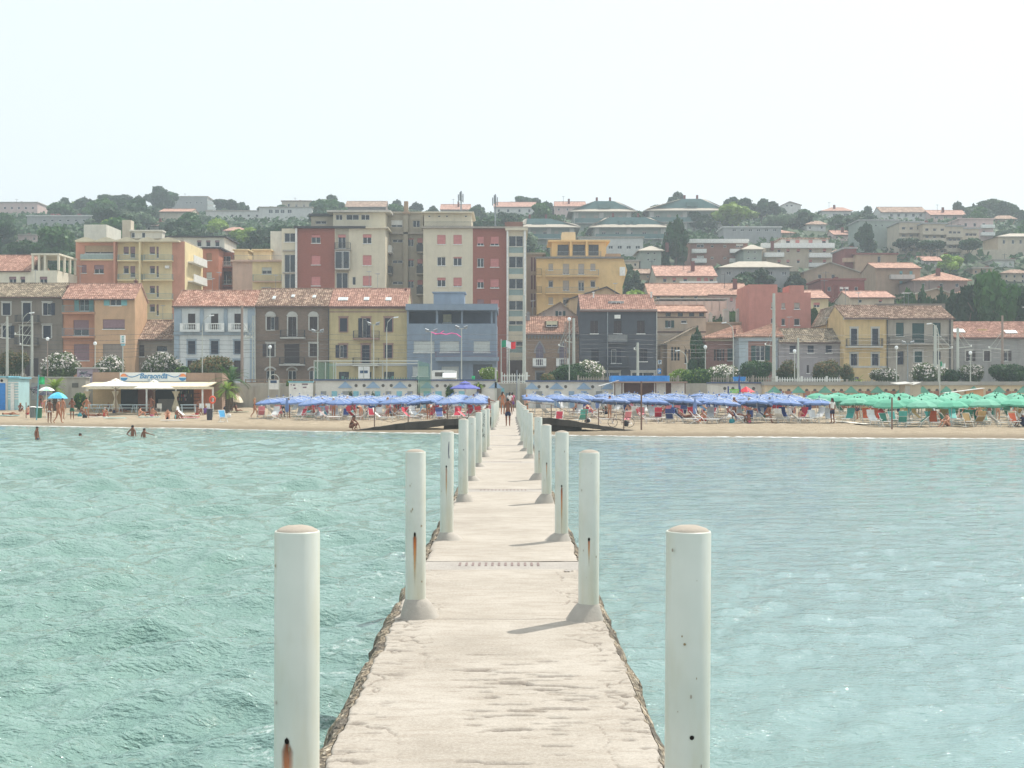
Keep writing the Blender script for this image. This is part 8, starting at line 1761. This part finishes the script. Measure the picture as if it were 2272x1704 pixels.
for px, py, h, zz, pose, lab, rz in ((82, 977, 1.25, -.55, 'stand', 'child in dark swimsuit wading at far left', 1.4), (178, 968, 1.6, -1.42, 'stand', 'swimmer with only the head above water', .4), (294, 970, 1.45, -.80, 'hips', 'boy with hand on hip standing in the water', 2.9), (320, 971, 1.35, -.84, 'point', 'smaller boy with arm out in the water', 2.6)):
    d = EYE*F/(py-HY); person(X(px, d), d, rz, pose, ['trunks'], 'navy', lab, 'dark', 'black', h=h, z=zz, grp='bathers in the water')
pp(975, 930, 2.6, 'kneesup', ['suit'], 'orange', 'two-tone tanned sitter left beside the left ramp rail', skin_='tan'); pp(985, 928, 2.9, 'chair', ['trunks'], 'red', 'sitter leaning forward beside the left ramp rail', skin_='dark', h=1.7); pp(1056, 921, 1.4, 'recline', ['trunks'], 'navy', 'man reclining on a sunbed beside the pier', skin_='dark')
pp(1697, 938, 1.3, 'chair', ['trunks'], 'green', 'man bending forward on a sunbed in the front right row', skin_='tan'); pp(1630, 936, 1.5, 'recline', ['suit'], 'red', 'person in red lounging before the front right row', skin_='dark', hair='cap')
# sitters and strollers among the umbrellas
rp = random.Random(31); seenp = {}; PL = []
for i, (x, y, kind) in enumerate(UPOS):
    if rp.random() < (.42 if kind == 'blue' else .38):
        PL.append((x+rp.uniform(-1, 1), y+rp.uniform(-1.3, -.5), kind))
for x, y, kind in sorted(PL):
    side = 'right of the pier' if kind == 'blue' and x > 0 else ('left of the pier' if kind == 'blue' else 'under the green umbrellas')
    pose = rp.choice(('stand', 'chair', 'recline', 'recline', 'kneesup', 'hips', 'chair', 'walk', 'bend')); col = rp.choice(list(CL)); fem = rp.random() < .5; wear = rp.choice((['suit'], ['briefs', 'top'], ['shirt', 'shorts'])) if fem else rp.choice((['trunks'], ['shorts'], ['briefs']))
    if 'shirt' in wear and col in ('orange', 'red', 'yellow'): col = 'white'
    pw = {'stand': 'standing', 'chair': 'sitting forward', 'recline': 'reclining', 'kneesup': 'sitting with knees up', 'hips': 'standing hand on hip', 'walk': 'walking', 'bend': 'bending down'}[pose]
    k = (side, pw, col); i = seenp.get(k, 0); seenp[k] = i+1
    lab = '%s %s in %s %s, %s such from the left' % ('woman' if fem else 'man', pw, col, side, ORDW[i])
    if pose in ('stand', 'hips', 'walk'): y -= 1.1
    person(x, y, rp.uniform(0, 6.28), pose, wear, col, lab, rp.choice(('tan', 'dark', 'pale')), rp.choice(list(HAIR)), fem, rp.uniform(1.58, 1.78), grp='people among the umbrellas', col2='navy' if 'shirt' in wear else None)
    if pose in ('chair', 'recline'): 
        o = COL.objects[-1]; tt_ = bpy.data.objects[[q for q in (o, o.parent) if q][-1].name] if o.parent else o
        kd_ = (('bed', rp.choice(('red', 'blue', 'pink')) if kind == 'blue' else 'green', side)); i2 = seen_l.get(kd_, 0); seen_l[kd_] = i2+1
        put_lounger('bed', kd_[1], x, y, tt_.rotation_euler.z, '%s occupied sunbed %s, %s of that colour in use' % (CW[kd_[1]], side, ORDW[i2 % 20]))
# ------------------------------------------------------------------ single things on the sand
def parasol(px, top, rim, base_py, wpx, mats, label, tilt=(0, 0, 0), stripes=False, d=None):
    d = d or gd(px, base_py); x = X(px, d); z = gz(x, d); t = thing('parasol', label, 'parasol', (x, d, z), 'single parasols on the left beach'); R_ = wpx/2*d/F; zt, zr = Z(top, d)-z, Z(rim, d)-z; n = 8; mb = MB()
    prof = [(.04, 1), (.4, .82), (.75, .45), (1, 0)]
    for k in range(n):
        mb.cur = k % len(mats)
        for (r0, h0), (r1, h1) in zip(prof, prof[1:]):
            a0, a1 = 2*math.pi*k/n, 2*math.pi*(k+1)/n; f = lambda r_, h_, a: (R_*r_*math.cos(a), R_*r_*math.sin(a), (zt-zr)*h_)
            mb.face(f(r0, h0, a0), f(r1, h1, a0), f(r1, h1, a1), f(r0, h0, a1))
    o = link('canopy', mb.mesh('canopy', mats), t, (0, 0, zr), tilt); link('pole', MB().tube([(0, 0, 0), (0, 0, zt-.02)], .025, 6).mesh('pole', WHITE), t)
    rb = MB()
    for k in range(n): a = 2*math.pi*k/n; rb.tube([(0, 0, (zt-zr)*.9), (R_*.97*math.cos(a), R_*.97*math.sin(a), 0)], .012, 3)
    link('rib_frame', rb.mesh('rib_frame', GREYM), o); return t
cyan_ = plain('canvas_cyan', c(70, 176, 220), .8); cyan2 = plain('canvas_cyan_light', c(104, 200, 232), .8)
parasol(128, 870, 884, 925, 46, [cyan_, cyan2], 'bright cyan parasol with ribbed canopy above the standing group'); parasol(102, 866, 877, 915, 34, [plain('canvas_dark', c(66, 66, 80), .8)], 'dark charcoal parasol behind the cyan one'); parasol(103, 858, 867, 908, 38, [plain('canvas_mint', c(170, 216, 190), .8), WHITE], 'mint and white striped parasol at the back', d=112)
parasol(463, 883, 893, 908, 36, [canv, plain('canvas_orange', c(220, 160, 120), .8)], 'cream and orange patterned parasol left of the lifebuoy', (R(12), R(-8), 0)); parasol(523, 875, 888, 905, 36, [canv, plain('canvas_cream', c(226, 218, 194), .8)], 'cream parasol tilted to the right below the ragged palm', (R(10), R(16), 0))
for px, top, rim, wpx, lab in ((257, 844, 858, 112, 'large cream square parasol before the bar, left one'), (342, 847, 863, 92, 'large cream square parasol before the bar, right one')):
    d = 124.5; x = X(px, d); z = gz(x, d); t = thing('bar_parasol', lab, 'parasol', (x, d, z), 'large cream parasols of the bar'); R_ = wpx/2*d/F; zt, zr = Z(top, d)-z, Z(rim, d)-z; mb = MB()
    for k in range(4):
        a0, a1 = math.pi/4+math.pi/2*k, math.pi/4+math.pi/2*(k+1); q = R_/.75
        for (r0, h0), (r1, h1) in (((.12, 1), (.55, .55)), ((.55, .55), (1, .12))): mb.face((q*r0*math.cos(a0), q*r0*math.sin(a0), (zt-zr)*h0), (q*r1*math.cos(a0), q*r1*math.sin(a0), (zt-zr)*h1), (q*r1*math.cos(a1), q*r1*math.sin(a1), (zt-zr)*h1), (q*r0*math.cos(a1), q*r0*math.sin(a1), (zt-zr)*h0))
        mb.face((q*math.cos(a0), q*math.sin(a0), (zt-zr)*.12), (q*math.cos(a0), q*math.sin(a0), -.02), (q*math.cos(a1), q*math.sin(a1), -.02), (q*math.cos(a1), q*math.sin(a1), (zt-zr)*.12))
    o = link('canopy', mb.mesh('canopy', plain('canvas_offwhite', c(226, 220, 206), .8)), t, (0, 0, zr), (0, 0, .25)); v_ = MB().lathe([(.42, 0), (.36, .05), (.02, .2)], 4); link('canopy_vent', v_.mesh('canopy_vent', plain('canvas_offwhite', None)), o, (0, 0, (zt-zr)+.0))
    link('pole', MB().tube([(0, 0, 0), (0, 0, zt)], .045, 8).mesh('pole', stucco('pole_wood', c(150, 120, 96), .2)), t)
    sr = MB()
    for k in range(4): a = math.pi/4+math.pi/2*k+.25; sr.tube([(0, 0, zr-.25), (R_*.55*math.cos(a), R_*.55*math.sin(a), zr+.35)], .02, 4)
    link('strut', sr.mesh('strut', GREYM), t)
def bin_(px, py, wpx, hpx, m, lidm, label):
    d = gd(px, py); x = X(px, d); t = thing('waste_bin', label, 'bin', (x, d, gz(x, d)), 'bins on the sand'); r_ = wpx/2*d/F; h = hpx*d/F
    body_ = MB().lathe([(r_*.82, 0), (r_*.85, .02), (r_*.98, h*.9), (r_*1.06, h*.92), (r_*1.06, h*.97), (r_*.9, h*.97)], 14); link('body', body_.mesh('body', m, smooth=False), t); link('lid', MB().lathe([(r_*1.08, h*.97), (r_*1.08, h*1.01), (r_*.5, h*1.06), (.01, h*1.07)], 14).mesh('lid', lidm), t)
    for s in (-1, 1): link('handle', MB().tube([(s*r_*.98, -.06, h*.8), (s*(r_*.98+.05), 0, h*.8), (s*r_*.98, .06, h*.8)], .012, 4).mesh('handle', lidm), t)
bin_(73, 927, 15, 24, plain('bin_grey', c(116, 122, 122)), WHITE, 'grey bin on the left of the bin pair'); bin_(86, 928, 15, 24, plain('bin_green', c(46, 110, 78)), WHITE, 'dark green bin on the right of the bin pair'); bin_(465, 933, 14, 25, plain('bin_black', c(62, 62, 70)), plain('bin_black', None), 'black bin below the orange lifebuoy')
def buoy(px, py, base, label):
    d = gd(px, base); x = X(px, d); z = gz(x, d); t = thing('lifebuoy_stand', label, 'lifebuoy', (x, d, z), 'lifebuoys on posts'); link('post', MB().tube([(0, 0, 0), (0, 0, Z(py-10, d)-z)], .035, 6).mesh('post', mc), t)
    mb = MB(); cc = Z(py, d)-z; b0 = len(mb.v)
    for i in range(20):
        a = 6.283*i/20
        for j in range(8): b_ = 6.283*j/8; mb.v.append(((.27+.075*math.cos(b_))*math.cos(a)*.85, -.09+.075*math.sin(b_), cc+(.27+.075*math.cos(b_))*math.sin(a)))
    for i in range(20):
        for j in range(8): mb.f.append((b0+i*8+j, b0+((i+1) % 20)*8+j, b0+((i+1) % 20)*8+(j+1) % 8, b0+i*8+(j+1) % 8)); mb.mi.append(0)
    link('ring', mb.mesh('ring', plain('buoy_orange', c(226, 92, 60), .5), smooth=True), t)
buoy(472, 887, 926, 'orange lifebuoy ring on a post behind the black bin')
d = gd(1953, 946); x = X(1953, d); z = gz(x, d); t = thing('closed_parasol', 'closed red parasol leaning on its pole before the green umbrellas', 'parasol', (x, d, z)); link('pole', MB().tube([(0, 0, 0), (.02, 0, .95)], .022, 5).mesh('pole', WHITE), t); link('canopy', MB().lathe([(.05, .42), (.2, .5), (.26, .8), (.2, 1.0), (.1, 1.12), (.02, 1.16)], 10, (.04, 0, 0), 1, .7).mesh('canopy', plain('canvas_red', c(206, 66, 54), .8)), t)
# bicycle
d = gd(1378, 948); x = X(1378, d); z = gz(x, d); t = thing('bicycle', 'dark bicycle propped on a post at the water side of the sand', 'bicycle', (x, d, z), rz=-.25); k_ = d/F; tyre = plain('tyre', c(40, 40, 44)); fr_ = plain('bike_frame', c(90, 60, 70), .4)
for s in (-.54, .54):
    ring = [(s+.30*math.cos(6.283*i/24), 0, .31+.30*math.sin(6.283*i/24)) for i in range(25)]; wh = link('wheel', MB().tube(ring, .017, 5).mesh('wheel', tyre), t); sp_ = MB()
    for i in range(12): a = 6.283*i/12; sp_.tube([(s, 0, .31), (s+.29*math.cos(a), 0, .31+.29*math.sin(a))], .003, 3)
    link('spokes', sp_.mesh('spokes', GREYM), wh)
link('frame', MB().tube([(.54, 0, .31), (.06, 0, .30), (-.40, 0, .78), (.12, 0, .80), (.06, 0, .30)], .018, 6).tube([(.54, 0, .31), (.14, 0, .84)], .014, 5).tube([(-.40, 0, .80), (-.54, 0, .31)], .016, 5).tube([(.12, 0, .78), (.17, 0, .95)], .014, 5).mesh('frame', fr_), t)
link('saddle', MB().lathe([(.01, -.02), (.09, 0), (.08, .03), (.01, .04)], 8, (.18, 0, .96), 1.4, .7).mesh('saddle', tyre), t); link('handlebar', MB().tube([(-.36, -.24, .94), (-.42, -.1, .98), (-.40, 0, .96), (-.42, .1, .98), (-.36, .24, .94)], .014, 5).tube([(-.40, 0, .78), (-.40, 0, .96)], .014, 5).mesh('handlebar', fr_), t); link('pedal', MB().tube([(.06, -.1, .18), (.06, .1, .42)], .012, 5).mesh('pedal', tyre), t); link('pannier', MB().lathe([(.05, 0), (.17, .05), (.18, .3), (.08, .38)], 8, (.30, .06, .05), 1, .5).mesh('pannier', tyre), t)
# rope posts on ramps and sand
rw = stucco('rusty_post', c(140, 108, 92), .4); k = 0
def rope_post(px, y0, y1, d, label, r_=.035):
    t = thing('rope_post', label, 'post', (X(px, d), d, Z(y1, d)), 'rope posts by the ramps'); MB().tube([P(px, y1, d)-Vector((0, 0, .1)), P(px, y0, d)], r_, 6).build('pole', rw, t)
for i, (px, y0, y1, d) in enumerate(((831, 905, 949, 84.6), (905.5, 908, 938, 84.6), (993, 895, 931, 84.6), (1040, 905, 927, 84.8))): rope_post(px, y0, y1, d, 'rusty post on the left ramp, %s from its low end' % ORDW[i])
for i, (px, y0, y1, d) in enumerate(((1223, 897, 929, 80.6), (1300.5, 910, 940, 80.6), (1328, 905, 945, 80.6), (1384, 915, 950, 80.6))): rope_post(px, y0, y1, d, 'rusty post on the right ramp, %s from the pier' % ORDW[i])
rope_post(1423, 846, 955, 80.6, 'tall rusty pole near the low end of the right ramp', .055); d = gd(1979, 952); rope_post(1979, 882, 952, d, 'striped grey pole before the green umbrellas', .05); d = gd(58, 928); rope_post(58, 893, 928, d, 'short red-brown post left of the grey bin')
t = thing('rail_rope', 'sagging ropes strung between the left ramp posts', 'rope', P(905, 920, 84.6)); L_ = [P(831, 913, 84.6), P(868, 922, 84.6), P(905, 912, 84.6), P(950, 908, 84.6), P(993, 902, 84.6), P(1040, 906, 84.8), P(1092, 893, 85)]; MB().tube(L_, .014, 4).tube([p-Vector((0, 0, .42)) for p in L_[:-2]], .014, 4).build('rope', rw, t)
t = thing('rail_rope', 'sagging ropes strung between the right ramp posts', 'rope', P(1300, 920, 80.6)); L_ = [P(1170, 893, 81), P(1223, 898, 80.6), P(1260, 914, 80.6), P(1300, 912, 80.6), P(1328, 908, 80.6), P(1384, 918, 80.6)]; MB().tube(L_, .014, 4).tube([p-Vector((0, 0, .42)) for p in L_[1:]], .014, 4).build('rope', rw, t)
# walkway, towels, bags
wk = plain('walkway_white', c(232, 226, 214), .8); t = thing('beach_walkway', 'pale strip of walkway boards crossing the sand to the right', 'walkway', (26, 95, .3)); mb = MB(); pr = None
for k in range(15):
    u = k/14; dd = 96-7.5*u; px = 1842+75*u; a, b = X(px-3, dd), X(px+14, dd); z = max(gz(a, dd), gz(b, dd))+.09
    cu = ((a, dd, z), (b, dd, z))
    if pr: mb.face(cu[0], cu[1], pr[1], pr[0])
    pr = cu
mb.build('board_strip', wk, t)
for i, (px, py, col_) in enumerate(((20, 923, 'cyan'), (215, 927, 'white'), (255, 929, 'cyan'), (265, 914, 'orange'), (332, 927, 'cyan'), (330, 919, 'white'), (382, 934, 'white'), (418, 928, 'pink'), (530, 915, 'green'), (170, 920, 'teal'), (672, 926, 'green'))):
    d = gd(px, py); x = X(px, d); z = gz(x, d)+.05; t = MB().box(x-.85, x+.85, d-.4, d+.4, z, z+.025).build('towel', clm(col_), None, label='%s beach towel spread on the sand, %s from the left' % (col_, ORDW[sorted([20, 215, 255, 265, 332, 330, 382, 418, 530, 170, 672]).index(px)]), cat='towel', group='towels on the sand')
for i, (px, py, col_) in enumerate(((188, 928, 'black'), (177, 925, 'teal'), (254, 917, 'navy'), (1305, 937, 'white'), (1303, 938, 'black'), (1624, 939, 'teal'), (508, 926, 'white'), (1548, 938, 'orange'), (500, 909, 'navy'))):
    d = gd(px, py); x = X(px, d); z = gz(x, d); t = thing('beach_bag', '%s beach bag on the sand, %s from the left' % (col_, ORDW[sorted([188, 177, 254, 1305, 1303, 1624, 508, 1548, 500]).index(px)]), 'bag', (x, d, z), 'bags on the sand'); link('body', MB().lathe([(.14, 0), (.2, .05), (.19, .22), (.1, .3), (.02, .31)], 8, (0, 0, 0), 1, .6).mesh('body', clm(col_)), t); link('handle', MB().tube([(-.09, 0, .28), (-.05, 0, .4), (.05, 0, .4), (.09, 0, .28)], .01, 4).mesh('handle', clm(col_)), t)
